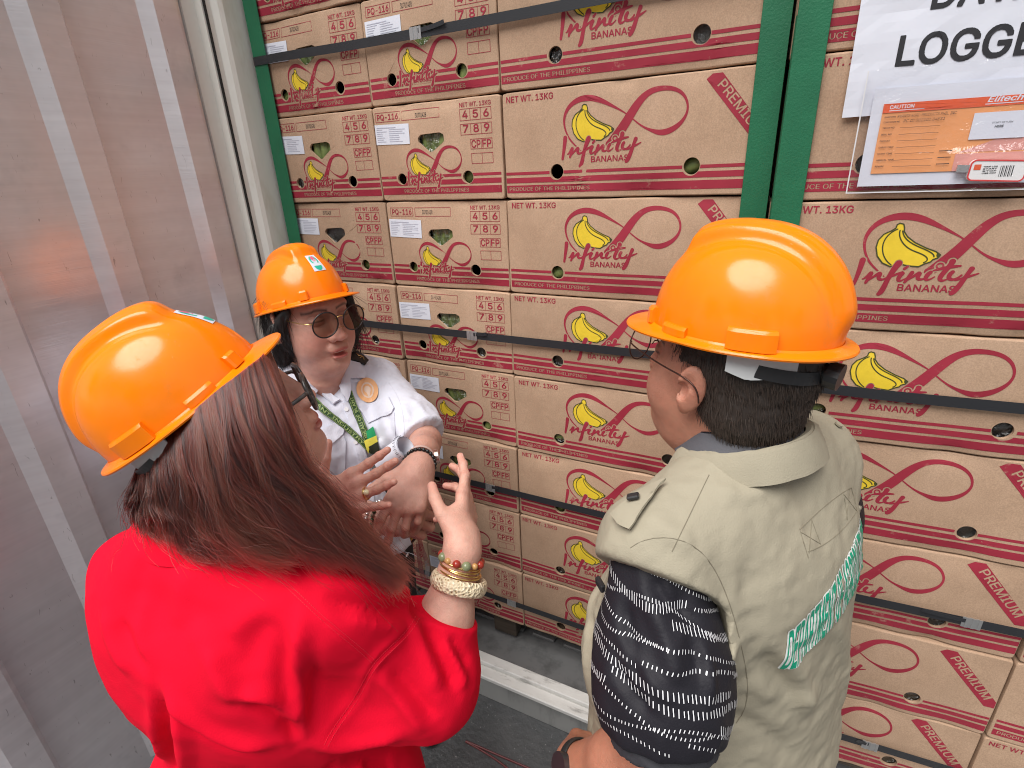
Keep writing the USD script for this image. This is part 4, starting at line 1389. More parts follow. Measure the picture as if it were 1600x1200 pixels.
# ------------------------------------------------------------------ hard hats
HAT = usdkit.material(stage, '/World/Looks/orange_hat_plastic', {
    'tc': ('texture_coordinate', {}), 'n1': ('noise_texture', {'scale': 14.0, 'detail': 7.0, 'roughness': 0.7}), 'r': ('map_range', {'from_min': 0.35, 'from_max': 0.7, 'to_min': 0.12, 'to_max': 0.30}),
    'c': ('rgb_ramp', {'ramp': [(0.3, (0.93, 0.225, 0.002)), (0.62, (0.90, 0.200, 0.002)), (0.74, (0.72, 0.20, 0.02))]}),
    'mp': ('mapping', {'scale': (18.0, 120.0, 40.0), 'rotation': (0.4, 0.7, 0.3)}), 'n2': ('noise_texture', {'scale': 3.0, 'detail': 3.0, 'distortion': 1.5}), 's': ('rgb_ramp', {'ramp': [(0.68, (0, 0, 0)), (0.72, (1, 1, 1))]}),
    'n3': ('noise_texture', {'scale': 11.0, 'detail': 2.0}), 'ad': ('math', {'math_type': 'multiply_add', 'value2': 0.05, 'value3': 0.0}), 'ad2': ('math', {'math_type': 'add'}),
    'b': ('bump', {'distance': 0.0014}), 'p': ('principled_bsdf', {'specular_ior_level': 0.42})},
    [('tc.object', 'n1.vector'), ('n1.fac', 'r.value'), ('n1.fac', 'c.fac'), ('tc.object', 'mp.vector'), ('mp.vector', 'n2.vector'), ('n2.fac', 's.fac'), ('tc.object', 'n3.vector'), ('s.color', 'ad.value1'), ('ad.value', 'ad2.value1'), ('n3.fac', 'ad2.value2'),
     ('ad2.value', 'b.height'), ('b.normal', 'p.normal'), ('c.color', 'p.base_color'), ('r.result', 'p.roughness')], surface='p.BSDF')
HAT_IN = mat('hat_cradle_grey', (0.55, 0.57, 0.58), 0.5)
HAT_BLK = mat('hat_band_black', (0.02, 0.02, 0.022), 0.4)
STK_G, STK_P, STK_Y = mat('sticker_teal', (0.02, 0.45, 0.32), 0.4), mat('sticker_pink', (0.72, 0.12, 0.22), 0.4), mat('sticker_yellow', (0.7, 0.6, 0.1), 0.4)


def hat_point(phi, t):
    """The shell in hat space (x forward, z up): phi around, t from 0 at the rim to 1 at the crown. Returns points (..., 3)."""
    th = t * np.pi / 2
    a, b, hgt = 0.1230, 0.1010, 0.1270
    ca, sa = np.cos(phi), np.sin(phi)
    e = 1.12
    cr = np.cos(th) ** (0.80)
    x = a * cr * ca * np.where(ca > 0, 1.0, 1.03)
    y = b * cr * sa
    z = hgt * np.sin(th) ** 1.0
    # raised band over the crown from the forehead to the back, flat-topped, with soft shoulders
    lon = np.arctan2(x, z + 0.02)                      # + forward
    w = 0.031 + 0.006 * np.clip(lon, 0, 1.2) - 0.010 * np.clip(-lon, 0, 1.2)
    end = 1 / (1 + np.exp(-(0.50 - lon) / 0.040)) * (1 / (1 + np.exp(-(1.22 + lon) / 0.05)))
    prof = 1 / (1 + np.exp(-(w - np.abs(y)) / 0.0022))
    groove = -0.25 * np.exp(-((np.abs(y) - w - 0.010) / 0.006) ** 2)
    rise = (0.0150 + 0.0040 * np.clip(lon, -1, 1)) * end * (prof + groove * .5)
    rise = rise + 0.0035 * end / (1 + np.exp(-(w * .45 - np.abs(y)) / 0.0018))
    r = np.stack([x, y, z * 1.0 + 0.0], -1)
    nrm = np.stack([x / a ** 2, y / b ** 2, z / hgt ** 2], -1)
    nrm /= np.linalg.norm(nrm, axis=-1, keepdims=True) + 1e-9
    return r + nrm * rise[..., None], nrm


def rim(phi):
    """Half plan of the brim's width: a peak in front, narrow at the sides."""
    ca = np.cos(phi)
    peak = np.clip((ca - 0.25) / 0.75, 0, 1)
    back = np.clip((-ca - 0.4) / 0.6, 0, 1)
    return 0.0125 + 0.029 * peak ** 1.25 + 0.005 * back


def hard_hat(center, fwd, up, label, sticker=True, s=1.0, knob=False):
    F = Frame(center, fwd, up, s)
    t = empty('hard_hat', center)
    tag(t, label, 'hard hat')
    n, m = 144, 56
    phi = np.linspace(0, 2 * np.pi, n, endpoint=False)
    tt = np.linspace(0, 1, m) ** 0.9
    pts, _ = hat_point(phi[None, :] + 0 * tt[:, None], tt[:, None] + 0 * phi[None, :])
    rows = [pts[k] for k in range(m - 1, -1, -1)]
    base = pts[0]
    out2 = np.stack([np.cos(phi), np.sin(phi)], -1)
    w = rim(phi)
    dip = 0.55 * np.clip(np.cos(phi) - 0.2, 0, 1) ** 1.5 * 0.011 + 0.0035
    for q in (0.06, 0.2, 0.5, 0.85, 0.97, 1.0):
        b = base.copy()
        d = w * q
        b[:, :2] = base[:, :2] + out2 * d[:, None]
        b[:, 2] = base[:, 2] - dip * q ** 1.3 + 0.0045 * max(0, 0.12 - q) / .12
        rows.append(b)
    edge = rows[-1].copy()
    e2 = edge.copy(); e2[:, :2] += out2 * .0012; e2[:, 2] -= .0022
    e3 = edge.copy(); e3[:, 2] -= .0046
    rows += [e2, e3]
    inn, _ = hat_point(phi[None, :] + 0 * tt[:, None], tt[:, None] + 0 * phi[None, :])
    b = base.copy(); b[:, :2] *= 0.965; b[:, 2] -= .004
    rows.append(b)
    for k in range(0, m, 5):
        rows.append(inn[k] * np.array([.965, .96, .965]))
    V = np.vstack(rows)
    k = len(rows)
    i, j = np.meshgrid(np.arange(k - 1), np.arange(n), indexing='ij')
    A, B_, C_, D_ = i * n + j, i * n + (j + 1) % n, (i + 1) * n + (j + 1) % n, (i + 1) * n + j
    f = np.vstack([np.stack([A, D_, C_], -1).reshape(-1, 3), np.stack([A, C_, B_], -1).reshape(-1, 3)])
    obj('shell', (F.pts(V), f), HAT, t, smooth=38, world=True)

    def lug(ph, wide, h0, h1, out_):
        ms = []
        a0 = np.linspace(-wide / 2, wide / 2, 7)
        P0 = []
        ext = 0.112
        for oo, zz in ((.0, h0), (out_, h0), (out_, h1 - .004), (out_ - .0025, h1), (-.002, h1)):
            c, _ = hat_point(np.array([ph]), np.array([0.0]))
            tan = np.array([-math.sin(ph), math.cos(ph)])
            row = []
            for a in a0:
                pp = ph + a / ext
                c2_, _ = hat_point(np.array([pp]), np.array([max(zz, 0) / 0.133 * .62]))
                o2 = np.array([math.cos(pp), math.sin(pp)])
                sh = out_ * 0.25 * (abs(a) > wide / 2 - .002)
                q_ = c2_[0].copy()
                q_[:2] += o2 * max(oo - sh, -.002)
                q_[2] = zz
                row.append(q_)
            P0.append(row)
        P0 = np.array(P0)
        kk, nn = P0.shape[:2]
        v = P0.reshape(-1, 3)
        ii, jj = np.meshgrid(np.arange(kk - 1), np.arange(nn - 1), indexing='ij')
        a = (ii * nn + jj).ravel()
        ff = [np.column_stack([a, a + 1, a + nn + 1]), np.column_stack([a, a + nn + 1, a + nn])]
        for col in (0, nn - 1):
            ring = np.arange(kk) * nn + col
            fan = np.column_stack([np.full(kk - 2, ring[0]), ring[1:-1], ring[2:]])
            ff.append(fan if col else fan[:, ::-1])
        return obj('lug', (F.pts(v), np.vstack(ff)), HAT, t, smooth=25, world=True)
    for sy in (1, -1):
        lug(sy * 2.00, 0.050, -0.001, 0.0250, 0.0105)
        lug(sy * 1.18, 0.038, -0.001, 0.0120, 0.0075)
        lug(sy * 0.62, 0.020, 0.001, 0.0230, 0.0090)
    # cradle: grey side pieces, black sweatband with its ratchet at the back
    an = np.linspace(0, 2 * np.pi, 60)
    band = np.stack([0.097 * np.cos(an) - .004, 0.080 * np.sin(an), np.full(60, -0.004)], -1)
    obj('sweatband', ribbon(F.pts(band), np.stack([np.cos(an), np.sin(an), 0 * an], -1) @ F.R, 0.030 * s, 0.002), HAT_BLK, t, world=True)
    an = np.linspace(math.radians(112), math.radians(248), 30)
    nb = np.stack([0.114 * np.cos(an) - .003, 0.094 * np.sin(an), -0.026 - 0.014 * np.cos((an - np.pi) * 1.3)], -1)
    obj('nape_strap', ribbon(F.pts(nb), np.stack([np.cos(an), np.sin(an), 0 * an], -1) @ F.R, 0.017 * s, 0.0025), HAT_BLK, t, world=True)
    for sy in (1, -1):
        an = np.linspace(math.radians(104), math.radians(150), 12) * sy
        sd = np.stack([0.112 * np.cos(an), 0.0965 * np.sin(an), np.full(12, -.019)], -1)
        wd = np.interp(np.linspace(0, 1, 12), [0, .3, 1], [.030, .046, .030]) * s
        obj('side_hanger', ribbon(F.pts(sd), np.stack([np.cos(an), np.sin(an), 0 * an], -1) @ F.R * 1.0, wd, 0.0022), HAT_IN, t, world=True)
    kn = [tube([F(-.112, 0, -.037), F(-.119, 0, -.0375)], .014 * s, 20), tube([F(-.1185, 0, -.037), F(-.1340, 0, -.0385)], .0175 * s, 14)]
    if knob:
        obj('ratchet_knob', cat_mesh(*kn), HAT_BLK, t, world=True)
    if sticker:
        def lay(g, off, size=.006):
            v, f_ = flat(g, size)
            # sticker space: x to the wearer's left, y up; the patch sits low on the forehead
            ph = v[:, 0] / 0.118
            tq = 0.46 + v[:, 1] / 0.19
            p_, nn = hat_point(ph, tq)
            return F.pts(p_ + nn * off), f_[:, ::-1] if False else f_
        bgd = sbox(-.021, -.027, .021, .024)
        st = obj('sticker', lay(bgd, .0009), PAPER, t, world=True)
        dome = Point(0, .006).buffer(.0155).intersection(sbox(-.03, -.004, .03, .03))
        obj('teal_mark', lay(unary_union([dome.difference(Point(0, .004).buffer(.0095)).difference(sbox(-.004, .01, .004, .03)), Point(0, -.012).buffer(.0135).intersection(sbox(-.03, -.03, .03, -.0125))]), .0013), STK_G, st, world=True)
        obj('pink_mark', lay(unary_union([Point(0, .012).buffer(.0075), Polygon([(-.006, .002), (.006, .002), (0, .012)])]).difference(Point(0, .006).buffer(.003)), .0016), STK_P, st, world=True)
    return t, F
# ------------------------------------------------------------------ laying cloth pieces, print and hair on bodies
from scipy.interpolate import LinearNDInterpolator, NearestNDInterpolator


def to_pix(V):
    d = (np.asarray(V) - CAM) @ ROT.T
    return np.column_stack([800 + FPX * d[:, 0] / d[:, 2], 600 - FPX * d[:, 1] / d[:, 2], d[:, 2]])


class Front:
    """The side of a mesh seen in the photograph: gives the depth and normal of the surface at a pixel."""
    def __init__(self, m, box_):
        V, n = np.asarray(m.vertices), vnormals(m)
        q = to_pix(V)
        x0, y0, x1, y1 = box_
        ok = (((V - CAM) * n).sum(1) < 0) & (q[:, 0] > x0) & (q[:, 0] < x1) & (q[:, 1] > y0) & (q[:, 1] < y1)
        q, n = q[ok], n[ok]
        bx_, by_ = ((q[:, 0] - x0) / 12).astype(int), ((q[:, 1] - y0) / 12).astype(int)
        g = np.full((by_.max() + 3, bx_.max() + 3), 9.0)
        np.minimum.at(g, (by_ + 1, bx_ + 1), q[:, 2])
        near = np.minimum.reduce([g[1 + a:g.shape[0] - 1 + a, 1 + b:g.shape[1] - 1 + b] for a in (-1, 0, 1) for b in (-1, 0, 1)])
        keep = q[:, 2] < near[by_, bx_] + 0.035
        q, n = q[keep], n[keep]
        self.lin, self.nea = LinearNDInterpolator(q[:, :2], np.column_stack([q[:, 2], n])), NearestNDInterpolator(q[:, :2], np.column_stack([q[:, 2], n]))

    def __call__(self, px):
        px = np.asarray(px, float)
        r = self.lin(px)
        bad = np.isnan(r[:, 0])
        if bad.any():
            r[bad] = self.nea(px[bad])
        n = r[:, 1:] / np.linalg.norm(r[:, 1:], axis=1, keepdims=True)
        ray = np.column_stack([(px[:, 0] - 800) / FPX, -(px[:, 1] - 600) / FPX, np.ones(len(px))]) @ ROT
        return CAM + ray * r[:, :1], n

    def lay(self, g, lift=0.001, size=5.0, thick=0.0, shape=None):
        """A cloth piece or print with the outline g (polygon in photograph pixels) on the surface."""
        v, f = flat(g if not isinstance(g, (list, np.ndarray)) else Polygon(g).buffer(0), size)
        p, n = self(v[:, :2])
        L = lift if shape is None else lift + shape(v[:, :2])
        top = p + n * (L[:, None] if np.ndim(L) else L)
        f = f[:, ::-1]
        if not thick:
            return trimesh.Trimesh(top, f, process=False)
        bot = top - n * thick
        e = np.sort(np.vstack([f[:, [0, 1]], f[:, [1, 2]], f[:, [2, 0]]]), axis=1)
        d = np.vstack([f[:, [0, 1]], f[:, [1, 2]], f[:, [2, 0]]])
        _, inv, cnt = np.unique(e, axis=0, return_inverse=True, return_counts=True)
        b = d[cnt[inv.ravel()] == 1]
        k = len(top)
        side = np.vstack([np.column_stack([b[:, 0], b[:, 0] + k, b[:, 1]]), np.column_stack([b[:, 1], b[:, 0] + k, b[:, 1] + k])])
        return trimesh.Trimesh(np.vstack([top, bot]), np.vstack([f, f[:, ::-1] + k, side]), process=False)

    def line(self, pix, r=0.0007, lift=0.0006, n=24):
        p, nn = self(spline(np.asarray(pix, float), n))
        return tube(p + nn * lift, r, 5)


class Around:
    """A limb or trunk in cylinder coordinates about an axis (a to b): angle, metres along; lays print on it."""
    def __init__(self, m, a, b, ref):
        self.a, self.u = np.asarray(a, float), unit(np.asarray(b, float) - a)
        r = np.asarray(ref, float)
        self.e = unit(r - self.u * (r @ self.u))
        self.w = np.cross(self.u, self.e)
        V, n = np.asarray(m.vertices), vnormals(m)
        q = self.coords(V)
        rad = (V - self.a) - ((V - self.a) @ self.u)[:, None] * self.u
        ok = (rad * n).sum(1) > 0
        V, n, q = V[ok], n[ok], q[ok]
        Q = np.vstack([q + [k * 2 * np.pi * 0.1, 0] for k in (-1, 0, 1)])
        D = np.tile(np.column_stack([V, n]), (3, 1))
        sel = np.abs(Q[:, 0]) < 0.1 * (np.pi + 0.8)
        self.lin, self.nea = LinearNDInterpolator(Q[sel], D[sel]), NearestNDInterpolator(Q[sel], D[sel])

    def coords(self, V):
        d = np.asarray(V) - self.a
        return np.column_stack([0.1 * np.arctan2(d @ self.w, d @ self.e), d @ self.u])

    def __call__(self, q):
        r = self.lin(q)
        bad = np.isnan(r[:, 0])
        if bad.any():
            r[bad] = self.nea(q[bad])
        return r[:, :3], r[:, 3:] / np.linalg.norm(r[:, 3:], axis=1, keepdims=True)

    def lay(self, g, lift=0.001, size=0.01):
        v, f = flat(g, size)
        p, n = self(v[:, :2])
        return trimesh.Trimesh(p + n * lift, f, process=False)


def curves(name, strands, width, material_, parent, tip=0.4, world=True):
    """Hair: strands is a list of (k, 3) arrays."""
    pp = path_of(parent)
    loc, rz = ORIGIN['/'.join(pp.split('/')[:3])]
    c = UsdGeom.BasisCurves.Define(stage, pp + '/' + numbered(pp, name))
    c.CreateTypeAttr('linear')
    c.CreateCurveVertexCountsAttr(Vt.IntArray([len(s) for s in strands]))
    pts = np.vstack(strands) - loc
    if rz:
        a, b = math.cos(-rz), math.sin(-rz)
        pts = np.stack([a * pts[:, 0] - b * pts[:, 1], b * pts[:, 0] + a * pts[:, 1], pts[:, 2]], 1)
    c.CreatePointsAttr(Vt.Vec3fArray.FromNumpy(pts.astype(np.float32)))
    w = np.concatenate([np.interp(np.linspace(0, 1, len(s)), [0, .6, 1], [1, 1, tip]) * width for s in strands])
    c.CreateWidthsAttr(Vt.FloatArray.FromNumpy(w.astype(np.float32)))
    c.SetWidthsInterpolation('vertex')
    UsdShade.MaterialBindingAPI.Apply(c.GetPrim()).Bind(material_)
    return c.GetPrim()


def fur(m, n, length, dirf, seed, lift=0.25, k=5, jitter=0.25, mask=None, gravity=0.0):
    """Short strands growing from a mesh along dirf(points, normals)."""
    r = np.random.default_rng(seed)
    p, fi = trimesh.sample.sample_surface(m, n, seed=seed)
    p = np.asarray(p)
    nn = vnormals(m)[m.faces[fi]].mean(1)
    if mask is not None:
        ok = mask(p)
        p, nn = p[ok], nn[ok]
    d = dirf(p, nn)
    d = d - nn * (d * nn).sum(1)[:, None]
    d /= np.linalg.norm(d, axis=1, keepdims=True) + 1e-9
    d = d + lift * nn + jitter * r.normal(size=d.shape) * 0.5
    d /= np.linalg.norm(d, axis=1, keepdims=True)
    L = length * r.uniform(0.6, 1.25, len(p))
    out = []
    t = np.linspace(0, 1, k)
    g = np.array([0, 0, -1.0]) * gravity
    S = p[:, None] + d[:, None] * (L[:, None] * t)[..., None] + g * (L[:, None] * t ** 2)[..., None]
    return list(S)


def hollow(f, c, r, th=0.011):
    """Carves the inside of a garment within r of an opening's centre c, so the opening shows cloth of thickness th."""
    c = np.asarray(c, np.float32)

    def g(p):
        d = f(p)
        q = p - c
        s = np.sqrt(np.einsum('ij,ij->i', q, q)) - r
        return np.maximum(d, -np.maximum(d + th, s))
    g.bound = f.bound
    return g


def trunk(B, sh, chest, belly, hips, e=0.0, bust=None, drop=0.055, neck=0.0):
    """A torso in frame B (origin at the base of the neck, +x front): shoulders, chest, belly, hips; e inflates it."""
    I = lambda r: np.array(r) + e
    pr = [(ell(B(*chest[0]), I(chest[1]), B.R), .05), (ell(B(*belly[0]), I(belly[1]), B.R), .07), (ell(B(*hips[0]), I(hips[1]), B.R), .06)]
    for sy in (1, -1):
        pr.append((cone(B(-.01, sy * .045, -.022), B(-.005, sy * sh, -drop), .050 + e, .056 + e), .05))
        pr.append((ell(B(-.055, sy * .085, -.13), I((.055, .075, .10)), B.R), .05))
        if bust:
            pr.append((ell(B(bust[0], sy * bust[1], bust[2]), I((bust[3], bust[4], bust[5])), B.R), .04))
    return pr


def bead_ring(c, ax, r, n, br, squash=1.0, phase=0.0):
    """Beads threaded in a ring round an axis."""
    ax = unit(ax)
    e = unit(np.cross(ax, [0.3, 0.2, 1.0]))
    w = np.cross(ax, e)
    out = []
    for k in range(n):
        a = 2 * np.pi * k / n + phase
        s = trimesh.creation.icosphere(2, br if np.ndim(br) == 0 else br[k % len(br)])
        s.apply_translation(c + r * (math.cos(a) * e + squash * math.sin(a) * w))
        out.append(s)
    return out


def ring_band(c, ax, r, h, th, sides=48, bulge=0.0, squash=1.0):
    """A bangle: a closed band round an axis with a rounded section."""
    ax = unit(ax)
    e = unit(np.cross(ax, [0.3, 0.2, 1.0]))
    w = np.cross(ax, e)
    k = 14
    an = np.linspace(0, 2 * np.pi, sides, endpoint=False)
    bn = np.linspace(0, 2 * np.pi, k, endpoint=False)
    sec_r = r + th / 2 + np.cos(bn) * th / 2
    sec_h = np.sin(bn) * h / 2
    V = c + (sec_r[None, :, None] * (np.cos(an)[:, None, None] * e + squash * np.sin(an)[:, None, None] * w)) + sec_h[None, :, None] * ax
    i, j = np.meshgrid(np.arange(sides), np.arange(k), indexing='ij')
    A, B_, C_, D_ = i * k + j, i * k + (j + 1) % k, ((i + 1) % sides) * k + (j + 1) % k, ((i + 1) % sides) * k + j
    f = np.vstack([np.stack([A, D_, C_], -1).reshape(-1, 3), np.stack([A, C_, B_], -1).reshape(-1, 3)])
    return trimesh.Trimesh(V.reshape(-1, 3), f, process=False)


def glasses(F, parent, lens_mat, rim_mat, arm_mat, R=0.0235, half=0.0325, x0=0.1135, z0=0.014, rim_r=0.0016, square=0.0, tiltz=-0.10, arm_r=0.0011, arm_y=0.076):
    an = np.linspace(0, 2 * np.pi, 49)
    fr = []
    for sy in (1, -1):
        ex = 1 / (1 + square)
        cx, sx = np.cos(an), np.sin(an)
        y = np.sign(cx) * np.abs(cx) ** ex * R * (1 + .08 * square) * 1.04
        z = np.sign(sx) * np.abs(sx) ** ex * R * (1 - .08 * square)
        wrap = -0.10 * sy * y
        ring = np.stack([x0 + wrap * 1.0 + z * tiltz * -1, sy * half + y, z0 + z], -1)
        fr.append(tube(F.pts(ring), rim_r * F.s, 8, cap=False))
        lens = np.vstack([[x0 + .001, sy * half, z0], ring * .97 + np.array([x0, sy * half, z0]) * .03])
        k = np.arange(1, len(ring))
        obj('lens', (F.pts(lens), np.column_stack([0 * k, k, k + 1])), lens_mat, parent, world=True)
    br = np.array([[x0 - .001, half - R + .002, z0 + .007], [x0 + .003, .004, z0 + .0115], [x0 + .003, -.004, z0 + .0115], [x0 - .001, -half + R - .002, z0 + .007]])
    obj('frame', cat_mesh(*fr), rim_mat, parent, smooth=True, world=True)
    obj('bridge', tube(F.pts(spline(br, 14)), rim_r * F.s * .8, 8), arm_mat, parent, smooth=True, world=True)
    for sy in (1, -1):
        a = np.array([[x0 - .004, sy * (half + R * 1.02), z0 + .008], [x0 - .018, sy * (half + R + .012), z0 + .009], [.03, sy * arm_y, z0 + .008], [-.008, sy * (arm_y + .002), z0 + .004], [-.022, sy * arm_y, z0 - .018]])
        obj('temple', tube(F.pts(spline(a, 22)), arm_r * F.s, 8), arm_mat, parent, smooth=True, world=True)


def legs(parent, hipL, hipR, fwd, trousers, shoe, r=0.085):
    """Trousers and shoes down to the ground."""
    f = unit([fwd[0], fwd[1], 0])
    pr = []
    pr.append((cone(hipL, hipR, r + .02, r + .02), .05))
    for h in (hipL, hipR):
        h = np.asarray(h)
        kn = np.array([h[0], h[1], 0.46]) + f * .015
        an = np.array([h[0], h[1], 0.09]) - f * .01
        pr += [(cone(h, kn, r, r * .72), .03), (cone(kn, an, r * .72, r * .60), .02)]
    t = cut(union(pr, .03), plane((0, 0, 0.055), (0, 0, -1)))
    m = wrinkle(surface(t, 0.012), 0.006, 9, 3)
    obj('trousers', m, trousers, parent, smooth=True, world=True)
    for h in (hipL, hipR):
        h = np.asarray(h)
        a = np.array([h[0], h[1], 0.04]) - f * .06
        b = np.array([h[0], h[1], 0.032]) + f * .15
        s = cut(union([(cone(a, b, .038, .030), .01), (cone(a, a + [0, 0, .05], .036, .038), .02)], .02), plane((0, 0, 0.0015), (0, 0, -1)))
        obj('shoe', surface(s, 0.006), shoe, parent, smooth=True, world=True)


SKIN = tinted('skin', 0.42, bump=(420, 0.0011), noise=(90, 0.07), extra={'subsurface_weight': 0.12, 'subsurface_scale': 0.004, 'subsurface_radius': (1.0, 0.35, 0.2)}, spec=0.4)
HAIR_BLACK = mat('black_hair', (0.012, 0.010, 0.010), 0.42)
NAIL = mat('finger_nail', (0.62, 0.34, 0.29), 0.3)
NAIL_RED = mat('painted_nail', (0.45, 0.10, 0.06), 0.25)
TROUSER_BLK, SHOE_BLK = mat('black_trousers', (0.02, 0.02, 0.023), 0.8, bump=(300, 0.001)), mat('black_shoe', (0.015, 0.015, 0.015), 0.4)
GOLD = mat('gold', (0.80, 0.55, 0.22), 0.25, 1.0)
SILVER = mat('silver', (0.75, 0.75, 0.75), 0.25, 1.0)
EYE_W, EYE_D = mat('eye_white', (0.62, 0.58, 0.56), 0.2), mat('eye_dark', (0.03, 0.018, 0.012), 0.1)
# ------------------------------------------------------------------ the woman in the white uniform shirt
def build_white():
    yaw = math.radians(-12)
    fw, up = tilted((math.cos(yaw), math.sin(yaw)), -0.01, -0.01)
    H = Frame(np.array([-0.3265, -0.369, 1.400]) - .012 * ROT[0] - .004 * ROT[1], fw, up, 1.05)
    by = math.radians(-32)
    B = Frame((-0.352, -0.362, 1.272), (math.cos(by), math.sin(by), 0))
    t = empty('person', (-0.35, -0.36, 0))
    tag(t, 'person in white short sleeved uniform shirt, round glasses and green lanyard, wrists crossed, facing right', 'person')
    SL, SR = B(-.005, .138, -.078), B(-.005, -.138, -.078)
    EL, WL = P(664, 690, 1.275), P(656, 724, 1.060)
    ER, WR = P(470, 785, 1.190), P(590, 808, 1.090)
    chest, belly, hips = ((.012, 0, -.17), (.105, .150, .16)), ((.035, 0, -.36), (.135, .158, .15)), ((.010, .012, -.50), (.140, .185, .15))
    bust = (.075, .072, -.185, .070, .074, .075)
    # body
    body = trunk(B, .128, chest, ((.02, 0, -.24), (.10, .13, .10)), ((.02, 0, -.24), (.10, .13, .10)), -.020, drop=.075)
    fL = unit(P(637, 776, 1.012) - WL)
    nL = unit(np.array([-.55, .62, -.75]) )
    handL, tipsL = hand_prims(WL + fL * .012, fL, nL, 1, [(.22, .22, .1), (.50, .50, .3), (.70, .75, .35), (.8, .8, .3)], thumb=[(.55, .8, .2), (.75, .6, .35), (.8, .45, .4)], s=.95, girth=1.08)
    fR = unit(P(652, 806, 1.055) - WR)
    handR, tipsR = hand_prims(WR + fR * .012, fR, unit(np.array([-.3, .5, -.8])), -1, [(1.15, 1.1, .7), (1.15, 1.2, .7), (1.2, 1.2, .7), (1.2, 1.2, .7)], s=.95, girth=1.08)
    arms = [(cone(SL, EL, .042, .036), .03), (cone(EL, EL * .45 + WL * .55, .036, .033), .02), (cone(EL * .45 + WL * .55, WL, .033, .024), .02), (cone(WL, WL + fL * .02, .025, .024), .01),
            (cone(SR, ER, .047, .042), .03), (cone(ER, ER * .45 + WR * .55, .043, .037), .02), (cone(ER * .45 + WR * .55, WR, .037, .026), .02), (cone(WR, WR + fR * .02, .026, .024), .01)]
    neck = [(cone(H(-.022, 0, -.055), B(-.015, 0, .012), .055, .062), .025), (cone(H(.02, 0, -.10), B(.03, 0, -.01), .040, .055), .03)]
    body = [(cut(union(body, .05), plane(B(0, 0, -.20), (0, 0, -1.0))), .02)]
    sd = union(body + arms + neck + [(head_sdf(H, 1.22, 0.9), .022), (handL, .012), (handR, .012)], .02)
    m = surface(sd, 0.0030)
    skin, lip = (0.52, 0.275, 0.212), (0.42, 0.115, 0.10)
    tint = face_tint(H, m.vertices, skin, lip, (0.06, 0.035, 0.03), (0.58, 0.225, 0.18))
    tint = knuckles(m, tint, handL.joints + handR.joints, (.36, .14, .10))
    obj('body', m, SKIN, t, smooth=True, tint=tint, world=True)
    for k, (tp, mt) in enumerate([(tipsL, NAIL_RED)]):
        for nm in nails(tp, .95):
            obj('nail', nm, mt, t, smooth=True, world=True)
    # eyes, teeth, brows
    for sy in (1, -1):
        e = trimesh.creation.icosphere(3, .0108 * .97)
        e.apply_translation(H(.0775, sy * .031, .0150))
        obj('eye', e, EYE_D, t, smooth=True, world=True)
    obj('teeth', ribbon(H.pts([[.0965, y, -.0562] for y in np.linspace(-.015, .015, 9)] - np.array([[abs(y) ** 2 * 12, 0, 0] for y in np.linspace(-.015, .015, 9)])), H.R[0], .0046, .002), mat('teeth', (.75, .70, .62), .3), t, world=True)
    # hair
    hs = union([(ell(H(-.030, 0, .010), np.array((.084, .084, .105)) * H.s, H.R), .03), (ell(H(-.055, .008, -.075), np.array((.048, .068, .075)) * H.s, H.R), .03), (cone(H(.040, .076, .035), H(.030, .086, -.030), .013 * H.s, .016 * H.s), .02), (cone(H(.030, .086, -.030), H(-.005, .082, -.130), .016 * H.s, .018 * H.s), .02),
                (cone(H(.042, -.074, .040), H(.012, -.083, .0), .010 * H.s, .012 * H.s), .02), (cone(H(.002, -.080, .0), H(-.035, -.070, -.085), .011 * H.s, .014 * H.s), .02)], .03)
    hs = minus(hs, ell(H(.085, 0, -.01), np.array((.085, .0775, .13)) * H.s, H.R), .012)
    hs = cut(hs, plane(H(0, 0, .075), H.R[2]), plane(H(0, 0, -.125), -H.R[2] + .5 * H.R[1]))
    hm = surface(hs, 0.004)
    q = H.local(hm.vertices)
    ang = np.arctan2(q[:, 1], q[:, 0] + .03)
    streak = meshkit.fbm(np.column_stack([ang * 16, q[:, 2] * 6, 0 * ang]), 3) - .5
    hm = trimesh.Trimesh(hm.vertices + vnormals(hm) * (streak * .010)[:, None], hm.faces, process=False)
    hp = obj('hair', hm, HAIR_BLACK, t, smooth=True, world=True)
    st = fur(hm, 3500, .05, lambda p, n: np.tile(-H.R[2] + 0 * p[:1], (len(p), 1)), 5, 0.06, 6, 0.12, gravity=.25)
    curves('strands', st, .00055, HAIR_BLACK, hp)
    gl = obj('glasses', tube(H.pts([[.1145, .0085, .0], [.1165, .0, .001], [.1145, -.0085, .0]]), .0006, 6), GOLD, t, world=True)
    glasses(H, gl, clear_film('tinted_lens', (.50, .43, .38), .03, .03), mat('dark_rim', (.018, .012, .012), .25), GOLD, R=.0268, half=.0345, x0=.1165, z0=.0135)
    for sy in (1, -1):
        obj('earring', trimesh.creation.icosphere(2, .0035).apply_translation(H(.004, sy * .086, -.030)), GOLD, t, smooth=True, world=True)
    # shirt
    WHITE = mat('white_uniform_cloth', (0.62, 0.63, 0.72), 0.76, bump=(420, 0.0006), noise=(8, .03), extra={'sheen_weight': .15})
    sL, sR = SL * .30 + EL * .70, SR * .30 + ER * .70
    hemL, hemR = SL * .06 + EL * .94, SR * .18 + ER * .82
    sh = trunk(B, .132, chest, belly, hips, .004, bust, drop=.078) + [(cone(SL, sL, .058, .066), .03), (cone(sL, EL * 1.18 - SL * .18, .062, .060), .02), (cone(SR, sR, .058, .066), .03), (cone(sR, ER * 1.1 - SR * .1, .066, .068), .02)]
    sf = union(sh, .03)
    dl, dr = unit(EL - SL), unit(ER - SR)

    def slv(p, c=None):
        return None
    base = sf

